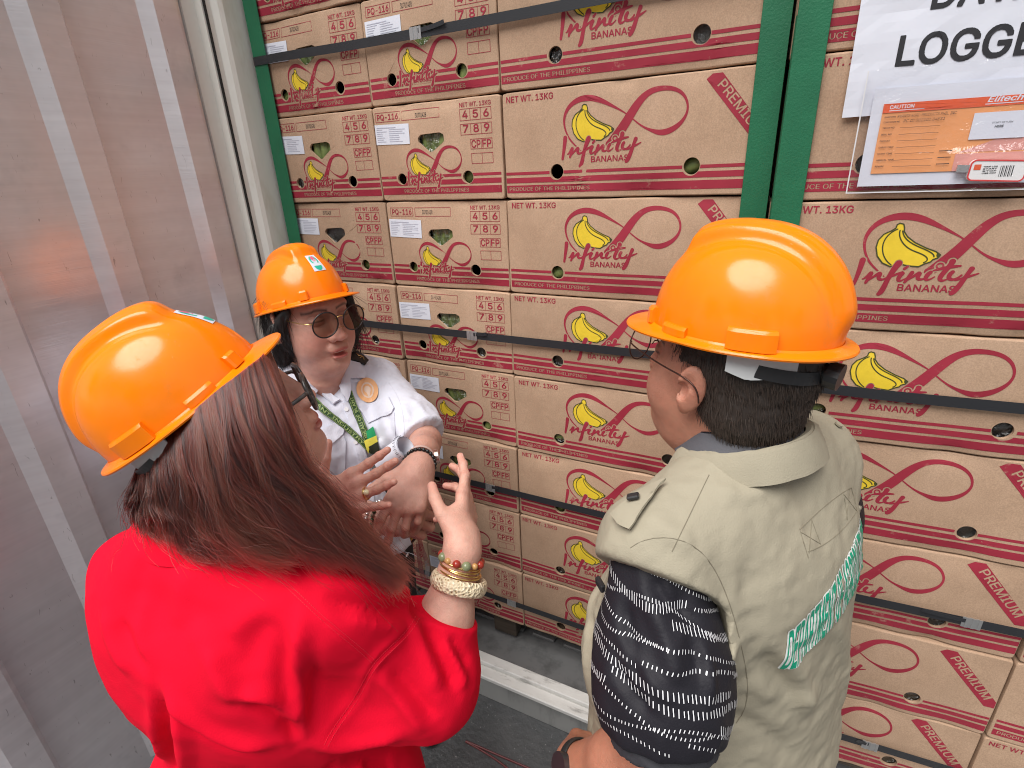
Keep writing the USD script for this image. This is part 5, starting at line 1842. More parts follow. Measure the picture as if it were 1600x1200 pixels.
    def cutsleeve(a, S, E, h):
        hp_, n_ = h.astype(np.float32), unit(E - S).astype(np.float32)

        def g(p):
            d = a(p)
            q = p - hp_
            s = q @ n_
            rad = np.sqrt(np.maximum(np.einsum('ij,ij->i', q, q) - s * s, 0)) - .105
            return smax(d, -np.maximum(-s, np.maximum(rad, s - .2)), .003)
        g.bound = a.bound
        return g
    f2 = cutsleeve(cutsleeve(base, SL, EL, hemL), SR, ER, hemR)
    f2 = hollow(hollow(f2, hemL, .085), hemR, .085)
    f2 = cut(f2, plane(B(0, 0, -.520), B.R @ np.array([0, 0, 0]) if False else np.array([0, 0, -1.0])))
    vneck = cone(B(.06, 0, .03), B(.165, 0, -.115), .066, .010)
    nck = ell(B(.0, 0, .03), (.070, .066, .050), B.R)
    f2 = minus(f2, union([(vneck, .02), (nck, .02)], .02), .004)
    sm = surface(f2, 0.005)
    sm = wrinkle(sm, .0055, 11, 2)
    sm = wrinkle(sm, .0035, 26, 4, stretch=np.diag([1, 1, .4]))
    sm = fold(sm, [([(600, 640), (612, 680), (632, 705)], -.006, .010), ([(628, 625), (640, 660)], .006, .010), ([(560, 690), (575, 730), (600, 760)], .006, .012), ([(520, 720), (545, 760), (560, 790)], -.006, .010), ([(588, 850), (620, 860), (652, 862)], .007, .012),
                   ([(600, 880), (630, 876), (655, 880)], -.006, .009), ([(480, 690), (500, 720), (505, 760)], -.005, .010)])
    sp = obj('shirt', sm, WHITE, t, smooth=True, world=True)
    fr = Front(sm, (380, 540, 720, 960))
    # collar leaves, standing a little proud
    STITCH = mat('white_stitch', (.60, .60, .66), .8)
    for pl in ([(436, 566), (452, 560), (470, 575), (490, 598), (520, 618), (533, 626), (520, 634), (494, 612), (474, 640), (463, 622), (447, 590)],
               [(541, 628), (535, 612), (530, 590), (528, 575), (545, 566), (560, 570), (569, 584), (567, 591), (546, 592), (545, 612)]):
        obj('collar', fr.lay(Polygon(pl).buffer(.1), .0105, 5, .006), WHITE, sp, smooth=40, world=True)
    obj('placket', fr.lay(Polygon([(535, 630), (547, 628), (560, 660), (575, 720), (585, 790), (574, 792), (562, 722), (548, 664)]), .0040, 6, .0035), WHITE, sp, smooth=40, world=True)
    for pl, fl in (([(563, 642), (605, 626), (617, 646), (620, 700), (590, 714), (574, 700)], [(562, 640), (607, 622), (616, 638), (613, 645), (596, 652), (575, 661)]),
                   ([(480, 690), (530, 662), (540, 690), (538, 740), (498, 745), (484, 720)], [(479, 686), (528, 658), (537, 668), (534, 678), (515, 694), (495, 702), (484, 694)])):
        obj('pocket', fr.lay(Polygon(pl), .0026, 6, .0025), WHITE, sp, smooth=40, world=True)
        obj('pocket_flap', fr.lay(Polygon(fl).buffer(1), .0062, 6, .003), WHITE, sp, smooth=40, world=True)
    BTN = mat('shirt_button', (.72, .72, .74), .25)
    for x, y in ((594, 646), (508, 685), (634, 866), (541, 640), (556, 690)):
        p, n = fr([(x, y)])
        obj('button', tube([p[0] + n[0] * .004, p[0] + n[0] * .0062], .0052, 14), BTN, sp, smooth=30, world=True)
    obj('stitching', cat_mesh(*[fr.line(l, .0005, .0008) for l in ([(607, 598), (622, 622), (630, 650), (631, 680)], [(553, 600), (567, 594)], [(600, 872), (628, 862), (655, 872)])]), STITCH, sp, world=True)
    seal = Point(574, 610)
    se = affinity.rotate(affinity.scale(seal.buffer(1, 24), 17.5, 20), -28)
    ep = obj('round_emblem', fr.lay(se, .0030, 5), mat('orange_emblem', (.78, .42, .20), .6), sp, world=True)
    inn = affinity.rotate(affinity.scale(seal.buffer(1, 24), 10.5, 13), -28)
    obj('emblem_centre', fr.lay(unary_union([inn.difference(affinity.scale(inn, .8, .8)), affinity.translate(affinity.scale(inn, .5, .45), 0, -1), affinity.translate(affinity.scale(inn, .25, .6), 2, 3)]), .0036, 5), mat('pale_emblem', (.80, .62, .50), .6), sp, world=True)
    # braid on her shoulder: a black epaulette with small gold marks
    eb = fr.lay(Polygon([(545, 556), (556, 553), (566, 560), (573, 566), (569, 571), (552, 564), (545, 565)]).buffer(.5), .0100, 4, .008)
    ee = obj('epaulette', eb, HAIR_BLACK, sp, smooth=40, world=True)
    obj('gold_mark', cat_mesh(*[fr.line(l, .0009, .0112, 8) for l in ([(554, 557), (558, 560), (562, 560)], [(559, 563), (564, 562), (566, 566)])]), GOLD, ee, world=True)
    # lanyard
    LAN = mat('green_lanyard', (0.022, 0.060, 0.016), .5)
    LTX = mat('lanyard_letters', (0.27, 0.36, 0.13), .6)
    l1 = [(478, 611), (497, 634), (520, 653), (545, 671), (566, 690), (581, 703)]
    l2 = [(543, 612), (550, 632), (559, 652), (568, 672), (575, 688), (582, 702)]
    ly = None
    for l, w, txt, rev in ((l1, 9.5, 'PLANT INDUSTRY', False), (l2, 10.5, 'BUREAU OF PLANT', True)):
        c = spline(np.array(l, float), 40)
        band = LineString(c).buffer(w / 2, cap_style='flat')
        mm = fr.lay(band, .0075, 5, .0012)
        if ly is None:
            ly = obj('lanyard', mm, LAN, t, smooth=40, world=True)
        else:
            obj('lanyard_side', mm, LAN, ly, smooth=40, world=True)
        g = text_poly(txt, 1.0, True)
        a, _, b, _ = g.bounds
        Ls = np.concatenate([[0], np.cumsum(np.linalg.norm(np.diff(c, axis=0), axis=1))])

        def bend(x, y, z=None):
            u = (np.asarray(x) - a) / (b - a)
            if rev:
                u = 1 - u
            s_ = Ls[-1] * (.10 + .78 * u)
            px = np.interp(s_, Ls, c[:, 0])
            py = np.interp(s_, Ls, c[:, 1])
            tx, ty = np.gradient(c[:, 0]), np.gradient(c[:, 1])
            tl = np.hypot(tx, ty)
            nx, ny = -np.interp(s_, Ls, ty / tl), np.interp(s_, Ls, tx / tl)
            o = (np.asarray(y) - .5) * (w * .46) * (1 if rev else -1)
            return px + nx * o, py + ny * o
        from shapely.ops import transform
        obj('letters', fr.lay(transform(bend, g).buffer(.0), .0083, 6), LTX, ly, world=True)
        obj('edge_line', fr.lay(unary_union([LineString(c).parallel_offset(w * .40, sd_).buffer(.3) for sd_ in ('left', 'right')]), .0082, 6), LTX, ly, world=True)
    obj('green_slide', fr.lay(Polygon([(571, 674), (583, 667), (588, 682), (575, 690)]), .0100, 5, .003), mat('lanyard_green', (.01, .28, .10), .5), ly, smooth=40, world=True)
    obj('yellow_slide', fr.lay(Polygon([(569, 688), (588, 679), (589, 688), (576, 697), (574, 706)]), .0105, 5, .003), mat('lanyard_yellow', (.70, .62, .08), .5), ly, smooth=40, world=True)
    obj('dark_slide', fr.lay(Polygon([(575, 696), (588, 689), (592, 706), (590, 722), (582, 716)]), .0110, 5, .003), mat('lanyard_dark', (.03, .035, .02), .5), ly, smooth=40, world=True)
    hang = spline(np.array([fr([(586, 716)])[0][0] + [0, 0, .004], P(590, 740, 1.10), P(612, 775, 1.12), P(640, 815, 1.11)]), 24)
    cn = np.tile(unit(CAM - hang[10]), (len(hang), 1))
    obj('cord', ribbon(hang, cn, .011, .001), mat('lanyard_black', (.02, .02, .02), .6), ly, world=True)
    # identity card in its holder, hanging at her side, and its clear strap
    idc = [P(630, 806, 1.105), P(643, 800, 1.105), P(655, 838, 1.115), P(643, 850, 1.115)]

    def quad(c4, off, g):
        v, f = flat(g, .2)
        c4 = np.array(c4)
        nrm = unit(np.cross(c4[1] - c4[0], c4[3] - c4[0]))
        if nrm @ (CAM - c4[0]) < 0:
            nrm = -nrm
        u, w = v[:, :1], v[:, 1:2]
        p = c4[0] * (1 - u) * (1 - w) + c4[1] * u * (1 - w) + c4[2] * u * w + c4[3] * (1 - u) * w + nrm * off
        return trimesh.Trimesh(p, f[:, ::-1], process=False)
    YL = mat('card_yellow', (.62, .50, .10), .4)
    ic = obj('id_card', quad(idc, 0, sbox(0, 0, 1, 1)), mat('card_dark', (.03, .035, .02), .4), t, world=True)
    flip = lambda g: affinity.affine_transform(g, [1, 0, 0, -1, 0, 1])
    obj('yellow_panel', quad(idc, .0008, unary_union([sbox(.06, .10, .94, .90)]).difference(flip(text_fit('D', .25, .75, .42, .36))).difference(flip(text_fit('PASS', .15, .85, .16, .16)))), YL, ic, world=True)
    obj('card_sleeve', quad([P(646, 786, 1.10), P(662, 778, 1.10), P(668, 816, 1.11), P(657, 824, 1.11)], 0, sbox(0, 0, 1, 1)), mat('pale_green_card', (.36, .58, .55), .35), ic, world=True)
    cs = spline(np.array([P(660, 800, 1.10), P(655, 830, 1.105), P(660, 860, 1.11), P(668, 885, 1.115), P(664, 905, 1.12), P(657, 885, 1.118), P(653, 850, 1.112)]), 40)
    obj('clear_strap', ribbon(cs, unit(CAM - cs[0]), .0095, .001), clear_film('strap_film', (.75, .75, .76), .18, .2), ic, world=True)
    # bracelets, watch, paper roll
    aw = unit(WL - EL)
    wc = WL + aw * .004
    obj('bead_bracelet', cat_mesh(*bead_ring(wc, aw + .2 * fL, .0305, 24, .0041)), mat('black_bead', (.015, .015, .015), .15), t, smooth=True, world=True)
    wp = WL - aw * .022
    cdir = unit(unit(CAM - wp) + .9 * ROT[0])
    cdir = unit(cdir - aw * (cdir @ aw))
    wt = obj('wrist_watch', tube([wp + cdir * .031, wp + cdir * .038], .0145, 24), mat('rose_gold', (.75, .50, .42), .25, 1.0), t, smooth=30, world=True)
    obj('watch_face', tube([wp + cdir * .0381, wp + cdir * .0386], .0115, 24), mat('watch_glass', (.70, .66, .66), .1), wt, world=True)
    obj('watch_band', ring_band(wp, aw, .0295, .013, .002), mat('watch_leather', (.55, .40, .36), .5), wt, smooth=40, world=True)
    ar = unit(WR - ER)
    obj('chain_bracelet', cat_mesh(*bead_ring(WR - ar * .002, ar, .0315, 22, (.0036, .0052))), SILVER, t, smooth=True, world=True)
    obj('green_bead_bracelet', cat_mesh(*bead_ring(WR + ar * .012, ar, .0310, 24, (.0042,))), mat('dark_green_bead', (.03, .06, .03), .2), t, smooth=True, world=True)
    legs(t, np.append((B(0, .09, 0))[:2], .80), np.append((B(0, -.09, 0))[:2], .80), B.R[0], TROUSER_BLK, SHOE_BLK)
    # white paper roll tucked under her arm
    a, b = P(598, 722, 1.10), P(634, 698, 1.065)
    roll = []
    ax = unit(b - a)
    e1 = unit(np.cross(ax, [0, 0, 1.0])); e2 = np.cross(ax, e1)
    an = np.linspace(0, 4.6 * np.pi, 90)
    rr = .0190 + .0011 * an / np.pi
    ring = np.cos(an)[:, None] * e1 * rr[:, None] + np.sin(an)[:, None] * e2 * rr[:, None]
    v = np.vstack([a + ring, b + ring])
    k = np.arange(89)
    rl = (v, np.vstack([np.column_stack([k, k + 1, k + 91]), np.column_stack([k, k + 91, k + 90])]))
    pr = empty('paper_roll', a)
    tag(pr, 'short white paper roll held against the white shirt under the lanyard', 'paper roll')
    obj('paper', rl, PAPER, pr, smooth=True, world=True)
    obj('print', cat_mesh(*[tube([b - ax * .003 + (math.cos(q) * e1 + math.sin(q) * e2) * .0262, b - ax * .009 + (math.cos(q) * e1 + math.sin(q) * e2) * .0262], .0006, 5) for q in np.arange(0, 6.2, .28)]), BLACK_INK, pr, world=True)
    return H, B


HW, BW = build_white()
fw, up = tilted((math.cos(math.radians(-8)), math.sin(math.radians(-8))), math.radians(15), math.radians(2))
hard_hat(HW(-.014, 0, .036), fw, up, 'orange hard hat with square sticker worn by the person in white', True, .92)
# ------------------------------------------------------------------ the woman in the red shirt, back to us
def build_red():
    yaw, yh = math.radians(57), math.radians(52)
    fw, up = tilted((math.cos(yaw), math.sin(yaw)), math.radians(19), math.radians(3))
    fh, uh = tilted((math.cos(yh), math.sin(yh)), math.radians(31), math.radians(5))
    HC = np.array([-0.047, -0.873, 1.421]) + .019 * ROT[1] + .004 * ROT[0]
    H = Frame(HC + np.array([.026, 0, -.058]) @ frame_of(fw, up), fw, up, 1.0)
    by = math.radians(102)
    B = Frame((-0.045, -0.888, 1.225), (math.cos(by), math.sin(by), 0))
    t = empty('person', (-0.045, -0.87, 0))
    tag(t, 'person with long auburn hair in loose red shirt, back turned, both hands raised while talking', 'person')
    SR, SL = B(-.005, -.195, -.062), P(270, 903, .800)
    ER, WR = P(672, 1066, .832), P(722, 862, .836)
    EL, WL = P(310, 1010, .945), P(492, 800, .955)
    chest, belly, hips = ((.0, 0, -.18), (.118, .168, .17)), ((.02, 0, -.38), (.140, .175, .17)), ((-.005, 0, -.54), (.155, .195, .17))
    hipsS = ((.0, -.02, -.56), (.180, .235, .22))
    body = [(cut(union(trunk(B, .14, chest, ((.0, 0, -.22), (.10, .15, .10)), ((.0, 0, -.22), (.10, .15, .10)), -.02, drop=.075) + [(cone(B(-.01, .05, -.03), SL, .045, .045), .04), (cone(B(-.01, -.05, -.03), SR, .045, .045), .04)], .05), plane(B(0, 0, -.22), (0, 0, -1.0))), .02)]
    fR = unit(P(729, 790, .898) - WR)
    nR = unit(-.90 * ROT[0] + .42 * ROT[2] + .1 * ROT[1])
    handR, tipsR = hand_prims(WR + fR * .006, fR, nR, -1, [(-.05, .26, .12), (.12, .36, .45), (.35, .50, .45), (1.30, .25, .10)], spread=(.10, .0, -.06, -.10),
                              thumb=[(.66, .52, .46), (.86, .22, .42), (.93, .08, .30)], s=.93, girth=1.06)
    fL = unit(P(583, 752, .935) - WL)
    nL = unit(CAM - P(560, 760, .94) + np.array([0, 0, .25]))
    handL, tipsL = hand_prims(WL + fL * .004, fL, nL, 1, [(-.05, .08, .05), (.05, .15, .12), (.10, .20, .12), (.12, .12, .08)], spread=(.10, .02, -.12, -.32),
                              thumb=[(.75, .66, .25), (.60, .78, .10), (.52, .84, -.08)], s=.98, girth=1.04)
    arms = [(cone(SR, ER, .050, .046), .03), (cone(ER, ER * .5 + WR * .5, .047, .040), .02), (cone(ER * .5 + WR * .5, WR, .040, .0275), .02), (cone(WR, WR + fR * .02, .0265, .025), .012),
            (cone(SL, EL, .050, .046), .03), (cone(EL, WL, .046, .028), .02), (cone(WL, WL + fL * .02, .027, .025), .012)]
    neck = [(cone(H(-.022, 0, -.055), B(.0, 0, .012), .056, .066), .025), (cone(H(.02, 0, -.10), B(.05, 0, -.01), .04, .055), .03)]
    m = surface(union(body + arms + neck + [(head_sdf(H, 1.1, 0.2), .022), (handL, .012), (handR, .012)], .02), 0.0027)
    skin = (0.60, 0.325, 0.25)
    tint = face_tint(H, m.vertices, skin, (.50, .14, .13), (.08, .04, .03), (.58, .26, .21))
    # the hands are a little pinker in the palm and at the finger tips
    for tp in tipsR + tipsL:
        w = np.exp(-(np.linalg.norm(m.vertices - tp[0], axis=1) / .016) ** 2)[:, None] * .45
        tint = tint * (1 - w) + np.array([.60, .235, .19]) * w
    pl = np.exp(-(np.linalg.norm(m.vertices - (WL + fL * .06 + nL * .015), axis=1) / .05) ** 2)[:, None] * .55
    tint = tint * (1 - pl) + np.array([.58, .255, .20]) * pl
    # palm lines
    def hp(f_, a, b, c, W_=WL, F_=fL, N_=nL):
        n_ = unit(N_ - F_ * (N_ @ F_))
        t_ = np.cross(n_, F_)
        return W_ + a * F_ + b * t_ + c * n_
    for ln in ([(.030, .012), (.055, .016), (.078, .034)], [(.062, -.036), (.070, -.010), (.082, .016)], [(.052, -.034), (.060, -.008), (.072, .030)], [(.015, .004), (.040, .008), (.060, .004)]):
        c = np.array([hp(0, a, b, .014) for a, b in ln])
        d, _ = seg_dist(m.vertices, spline(c, 16))
        w = np.exp(-((d - .006) / .0055) ** 2) * (d < .02)
        dd, _ = seg_dist(m.vertices - nL * ((m.vertices - c.mean(0)) @ nL)[:, None], spline(c, 16) - nL * ((spline(c, 16) - c.mean(0)) @ nL)[:, None])
        w = (np.exp(-(dd / .0016) ** 2) * (np.linalg.norm(m.vertices - c.mean(0), axis=1) < .06))[:, None] * .35
        tint = tint * (1 - w) + np.array([.42, .14, .11]) * w
    tint = knuckles(m, tint, handR.joints + handL.joints, (.42, .15, .11))
    obj('body', m, SKIN, t, smooth=True, tint=tint, world=True)
    for nm in nails(tipsR[:1] + tipsR[4:], .95):
        obj('nail', nm, NAIL, t, smooth=True, world=True)
    for sy in (1, -1):
        obj('eye', trimesh.creation.icosphere(3, .0108).apply_translation(H(.0775, sy * .031, .0150)), EYE_D, t, smooth=True, world=True)
    # thick dark glasses with patterned sides
    TORT = mat('dark_patterned_frame', (.05, .042, .04), .3, noise=(160, .9))
    gl = obj('glasses', tube(H.pts([[.1125, .0085, -.006], [.1150, .0, -.004], [.1125, -.0085, -.006]]), .0022, 8), TORT, t, world=True)
    glasses(H, gl, clear_film('clear_lens', (.95, .95, .95), .02, .02), TORT, TORT, R=.0250, half=.0335, x0=.1120, z0=-.004, rim_r=.0030, square=.35, arm_r=.0030, arm_y=.083)
    # shirt
    RED = mat('red_cotton', (0.70, 0.0025, 0.024), 0.85, bump=(520, 0.0005), noise=(5, .04), spec=.12)
    hemc = ER * .46 + WR * .54
    hemL_ = EL * .6 + WL * .4
    sh = trunk(B, .15, chest, belly, hipsS, .010, drop=.075) + [(cone(B(-.01, .05, -.03), SL, .054, .048), .05), (cone(B(-.01, -.05, -.03), SR, .058, .066), .05),
        (cone(SR, ER, .068, .055), .05), (cone(ER, WR * .75 + ER * .25, .054, .050), .05), (cone(ER + np.array([.0, .0, -.0]), B(-.02, -.17, -.26), .045, .06), .09),
        (cone(SL, EL, .052, .070), .05), (cone(EL, WL * .6 + EL * .4, .075, .06), .05), (cone(EL, B(.03, .15, -.27), .07, .07), .09),
        (cone(B(-.01, .05, -.01), B(-.012, -.05, -.01), .062, .062), .03), (ell(B(-.08, -.02, -.19), (.055, .14, .12), B.R), .06), (ell(B(-.06, .0, -.50), (.12, .20, .10), B.R), .06)]
    sf = union(sh, .05)

    def opening(a, c, n, r, far):
        c, n = np.asarray(c, np.float32), unit(n).astype(np.float32)

        def g(p):
            d = a(p)
            q = p - c
            s = q @ n
            rad = np.sqrt(np.maximum(np.einsum('ij,ij->i', q, q) - s * s, 0)) - r
            return smax(d, -np.maximum(-s, np.maximum(rad, s - far)), .003)
        g.bound = a.bound
        return g
    sf = opening(sf, hemc, WR - ER + .04 * ROT[0], .085, .14)
    sf = opening(sf, hemL_, WL - EL, .10, .2)
    sf = hollow(hollow(sf, hemc, .085), hemL_, .07)
    sf = minus(sf, cone(B(.02, 0, .02), B(.03, 0, .2), .062, .09), .006)
    sf = cut(sf, plane(B(0, 0, -.66), (0, 0, -1.0)))
    sm = surface(sf, 0.0048)
    sm = wrinkle(sm, .004, 6, 21)
    sm = wrinkle(sm, .0012, 20, 25, oct_=2)
    F_ = [([(462, 925), (463, 1000), (468, 1080), (478, 1165)], 0.0138, 0.0130), ([(448, 960), (450, 1040), (458, 1130)], -0.0081, 0.0130), ([(486, 1010), (488, 1090), (486, 1150)], -0.0065, 0.0109),
          ([(300, 960), (330, 1040), (372, 1100)], 0.0081, 0.0196), ([(376, 1103), (420, 1112), (468, 1164)], -0.0162, 0.0092), ([(368, 1090), (415, 1094), (462, 1136)], 0.0130, 0.0119), ([(330, 1000), (350, 1060), (385, 1098)], 0.0065, 0.0109),
          ([(215, 920), (222, 1000), (240, 1062)], 0.0089, 0.0152), ([(244, 1070), (252, 1130), (266, 1215)], -0.0194, 0.0109), ([(262, 1080), (280, 1140), (292, 1215)], 0.0113, 0.0130), ([(180, 960), (205, 1010), (238, 1052)], -0.0081, 0.0109), ([(230, 1068), (240, 1120), (252, 1190)], 0.0097, 0.0109),
          ([(252, 1075), (300, 1122), (360, 1156), (445, 1162)], 0.0122, 0.0109), ([(262, 1100), (310, 1146), (380, 1178)], -0.0081, 0.0109), ([(470, 1172), (530, 1188), (600, 1186), (650, 1165)], -0.0072, 0.0119), ([(480, 1150), (540, 1168), (640, 1142)], 0.0097, 0.0130),
          ([(560, 1196), (566, 1215), (570, 1240)], 0.0097, 0.0087), ([(610, 1196), (612, 1220), (616, 1240)], -0.0081, 0.0087), ([(520, 1196), (524, 1220), (530, 1240)], -0.0065, 0.0087),
          ([(588, 1044), (630, 1094), (668, 1150)], 0.0113, 0.0119), ([(606, 1044), (650, 1090), (690, 1128)], -0.0097, 0.0109), ([(640, 960), (662, 1010), (692, 1085)], 0.0097, 0.0109), ([(656, 958), (692, 1022), (716, 1085)], -0.0113, 0.0098),
          ([(688, 996), (716, 1040), (730, 1080)], 0.0089, 0.0098), ([(700, 990), (724, 1020), (738, 1045)], -0.0097, 0.0076), ([(490, 896), (560, 914), (645, 918)], 0.0113, 0.0163), ([(500, 922), (560, 946), (640, 946)], -0.0097, 0.0119), ([(535, 872), (585, 888), (612, 908)], -0.0097, 0.0119),
          ([(540, 950), (590, 975), (640, 975)], 0.0065, 0.0109), ([(350, 1000), (390, 960), (440, 940)], 0.0057, 0.0173), ([(390, 1060), (400, 1000), (430, 960)], -0.0041, 0.0152), ([(160, 945), (174, 1000), (204, 1055)], 0.0081, 0.0119), ([(300, 880), (280, 930), (272, 990)], 0.0049, 0.0173), ([(230, 860), (214, 920), (206, 980)], -0.0049, 0.0130)]
    sm = relax(fold(sm, F_), 2, .4)
    seam1 = [(420, 890), (450, 915), (500, 962), (545, 1000), (586, 1036)]
    seam2 = [(652, 965), (620, 1005), (586, 1040), (560, 1085), (530, 1130), (508, 1168)]
    sm = fold(sm, [(seam1, -.0022, .003), (seam2, -.0035, .004), (seam2, .004, .012), (seam1, .002, .010)])
    sp = obj('shirt', sm, RED, t, smooth=True, world=True)
    fr = Front(sm, (100, 740, 800, 1260))
    THR = mat('red_thread', (.70, .012, .04), .6)
    for sline in (seam1, seam2):
        for off in (-3.2, 3.2):
            c = spline(np.array(sline, float), 120)
            tg = np.gradient(c, axis=0)
            tg /= np.linalg.norm(tg, axis=1, keepdims=True)
            c = c + np.column_stack([-tg[:, 1], tg[:, 0]]) * off
            p, n = fr(c)
            for_ = [tube(p[k:k + 2] + n[k:k + 2] * .0004, .00045, 4) for k in range(0, 118, 2)]
            obj('stitching', cat_mesh(*for_), THR, sp, world=True)
    # collar at the nape and turned cuff at the elbow
    an = np.linspace(math.radians(70), math.radians(290), 40)
    co = np.stack([.068 * np.cos(an) - .004, .074 * np.sin(an), .020 - .018 * np.cos(an)], -1)
    obj('collar', ribbon(B.pts(co), np.stack([np.cos(an), np.sin(an), .45 + 0 * an], -1) @ B.R, .034, .004), RED, sp, smooth=40, world=True)
    trl = mat('dark_trousers', (.03, .03, .04), .8, bump=(300, .001))
    legs(t, np.append(B(.02, .09, 0)[:2], .70), np.append(B(.02, -.09, 0)[:2], .70), B.R[0], trl, SHOE_BLK, .075)
    # jewellery: ivory bangle, thin gold bangles, stone bracelet, ring
    ax = unit(WR - ER)
    IV = usdkit.material(stage, '/World/Looks/carved_ivory', {'tc': ('texture_coordinate', {}), 'v': ('voronoi_texture', {'scale': 190.0}), 'c': ('rgb_ramp', {'ramp': [(0.12, (.30, .19, .07)), (0.32, (.74, .60, .40)), (1, (.80, .69, .50))]}),
                                                              'b': ('bump', {'distance': .004}), 'p': ('principled_bsdf', {'roughness': .35})},
                         [('tc.object', 'v.vector'), ('v.distance', 'c.fac'), ('c.color', 'p.base_color'), ('v.distance', 'b.height'), ('b.normal', 'p.normal')], surface='p.BSDF')
    obj('ivory_bangle', ring_band(P(717, 910, .832), ax + .12 * ROT[2], .0330, .0235, .0125), IV, t, smooth=True, world=True)
    for k in range(4):
        obj('gold_bangle', ring_band(P(719, 893 - 4.5 * k, .834), ax + np.array([.05, .1, 0]) * (k % 2), .0318 - .0006 * k, .0030, .0026), GOLD, t, smooth=True, world=True)
    mat_carn, mat_jade, mat_amb = mat('carnelian', (.30, .03, .018), .15), mat('jade_stone', (.20, .22, .12), .15), mat('amber_stone', (.50, .27, .10), .15)
    st = bead_ring(P(721, 873, .835), ax, .0315, 13, (.0066, .0074, .0050))
    for b_ in st[3::3]:
        obj('red_bead', b_, mat_carn, t, smooth=True, world=True)
    obj('stone_bracelet', st[0], mat_carn, t, smooth=True, world=True)
    for b_ in st[1::3]:
        obj('green_stone', b_, mat_jade, t, smooth=True, world=True)
    for b_ in st[2::3]:
        obj('amber_stone', b_, mat_amb, t, smooth=True, world=True)
    rc = hp(0, .089 + .018, -.012 - .002, .002)
    rdir = unit(fL - .12 * np.cross(unit(nL - fL * (nL @ fL)), fL))
    rg_ = obj('finger_ring', ring_band(rc, rdir, .0096, .004, .002), GOLD, t, smooth=True, world=True)
    obj('ring_stone', trimesh.creation.icosphere(2, .0052).apply_translation(rc + nL * .011), mat('pearl_stone', (.80, .72, .45), .15), rg_, smooth=True, world=True)
    # hair: a mass under the hat falling over the back and swept forward over the right shoulder
    HAIR_D = usdkit.material(stage, '/World/Looks/auburn_base', {'p': ('principled_bsdf', {'base_color': (.05, .016, .012), 'roughness': .6})}, [], surface='p.BSDF')
    looks = [usdkit.material(stage, f'/World/Looks/auburn_strands_{nm}', {
        'hi': ('hair_info', {}), 'c0': ('mix', {'color1': ca, 'color2': cb}), 'c1': ('mix', {'color2': ct}), 'tipf': ('map_range', {'from_min': .45, 'from_max': 1.05, 'clamp': True}),
        'oi': ('geometry', {}), 'p': ('principled_hair_bsdf', {'model': 'Chiang', 'parametrization': 'Direct coloring', 'roughness': .30, 'radial_roughness': .42, 'random_roughness': .2})},
        [('oi.random_per_island', 'c0.fac'), ('hi.intercept', 'tipf.value'), ('tipf.result', 'c1.fac'), ('c0.color', 'c1.color1'), ('c1.color', 'p.color')], surface='p.BSDF')
        for nm, ca, cb, ct in (('dark', (.020, .005, .004), (.060, .014, .010), (.16, .060, .030)), ('red', (.075, .011, .007), (.175, .032, .018), (.30, .105, .048)), ('light', (.080, .020, .012), (.220, .065, .034), (.40, .19, .095)))]
    G = [  # guide locks in photograph pixels and depth: root under the hat, then down
        [(228, 742, .690), (207, 768, .690), (204, 792, .700), (222, 816, .712)],
        [(240, 732, .670), (226, 772, .672), (230, 806, .684), (252, 838, .698)],
        [(252, 722, .652), (248, 770, .652), (264, 814, .662), (312, 855, .678)],
        [(272, 708, .634), (276, 765, .634), (302, 824, .646), (370, 868, .666)],
        [(300, 685, .622), (310, 750, .622), (346, 820, .632), (440, 872, .655)],
        [(328, 660, .614), (344, 735, .612), (390, 812, .622), (498, 872, .650)],
        [(354, 638, .612), (374, 722, .608), (426, 800, .620), (548, 880, .655)],
        [(378, 620, .618), (402, 710, .612), (458, 792, .628), (592, 895, .668)],
        [(398, 604, .632), (428, 700, .624), (484, 782, .642), (618, 908, .680)],
        [(414, 592, .650), (452, 690, .640), (500, 775, .662), (628, 912, .695)],
        [(422, 582, .674), (460, 678, .662), (504, 770, .690), (630, 913, .714)],
        [(428, 576, .700), (466, 676, .700), (502, 764, .720), (618, 903, .736)]]
    rr = np.random.default_rng(77)
    K = 16
    G = [[(g_[0][0] - 9, g_[0][1] - 30, g_[0][2] + .012)] + g_[1:] for g_ in G]
    guides = np.array([spline([P(*p) for p in g_], K) for g_ in G])
    ng = len(guides)
    from scipy.interpolate import CubicSpline as CS
    along = CS(np.arange(ng), guides, axis=0)
    # base sheet under the strands
    fine = along(np.linspace(0, ng - 1, 60))
    into = unit(ROT[2])
    cen = H(-.02, 0, -.05)

    def sheet(off):
        v = fine.copy()
        inw = cen + np.linspace(0, 1, K)[None, :, None] * np.array([.05, .05, -.13]) - v
        inw /= np.linalg.norm(inw, axis=-1, keepdims=True)
        return v + inw * off
    a_, b_ = sheet(.007), sheet(.040)
    nA = 60 * K
    ii, jj = np.meshgrid(np.arange(59), np.arange(K - 1), indexing='ij')
    q0 = (ii * K + jj).ravel()
    qf = np.vstack([np.column_stack([q0, q0 + K, q0 + K + 1]), np.column_stack([q0, q0 + K + 1, q0 + 1])])
    V_ = np.vstack([a_.reshape(-1, 3), b_.reshape(-1, 3)])
    edge = np.concatenate([np.arange(60) * K, (59) * K + np.arange(K), (np.arange(60)[::-1]) * K + K - 1, np.arange(K)[::-1]])
    ed = np.column_stack([edge[:-1], edge[1:]])
    sd_ = np.vstack([np.column_stack([ed[:, 0], ed[:, 1], ed[:, 0] + nA]), np.column_stack([ed[:, 1], ed[:, 1] + nA, ed[:, 0] + nA])])
    hb = obj('hair', (V_, np.vstack([qf, qf[:, ::-1] + nA, sd_])), HAIR_D, t, smooth=True, world=True)
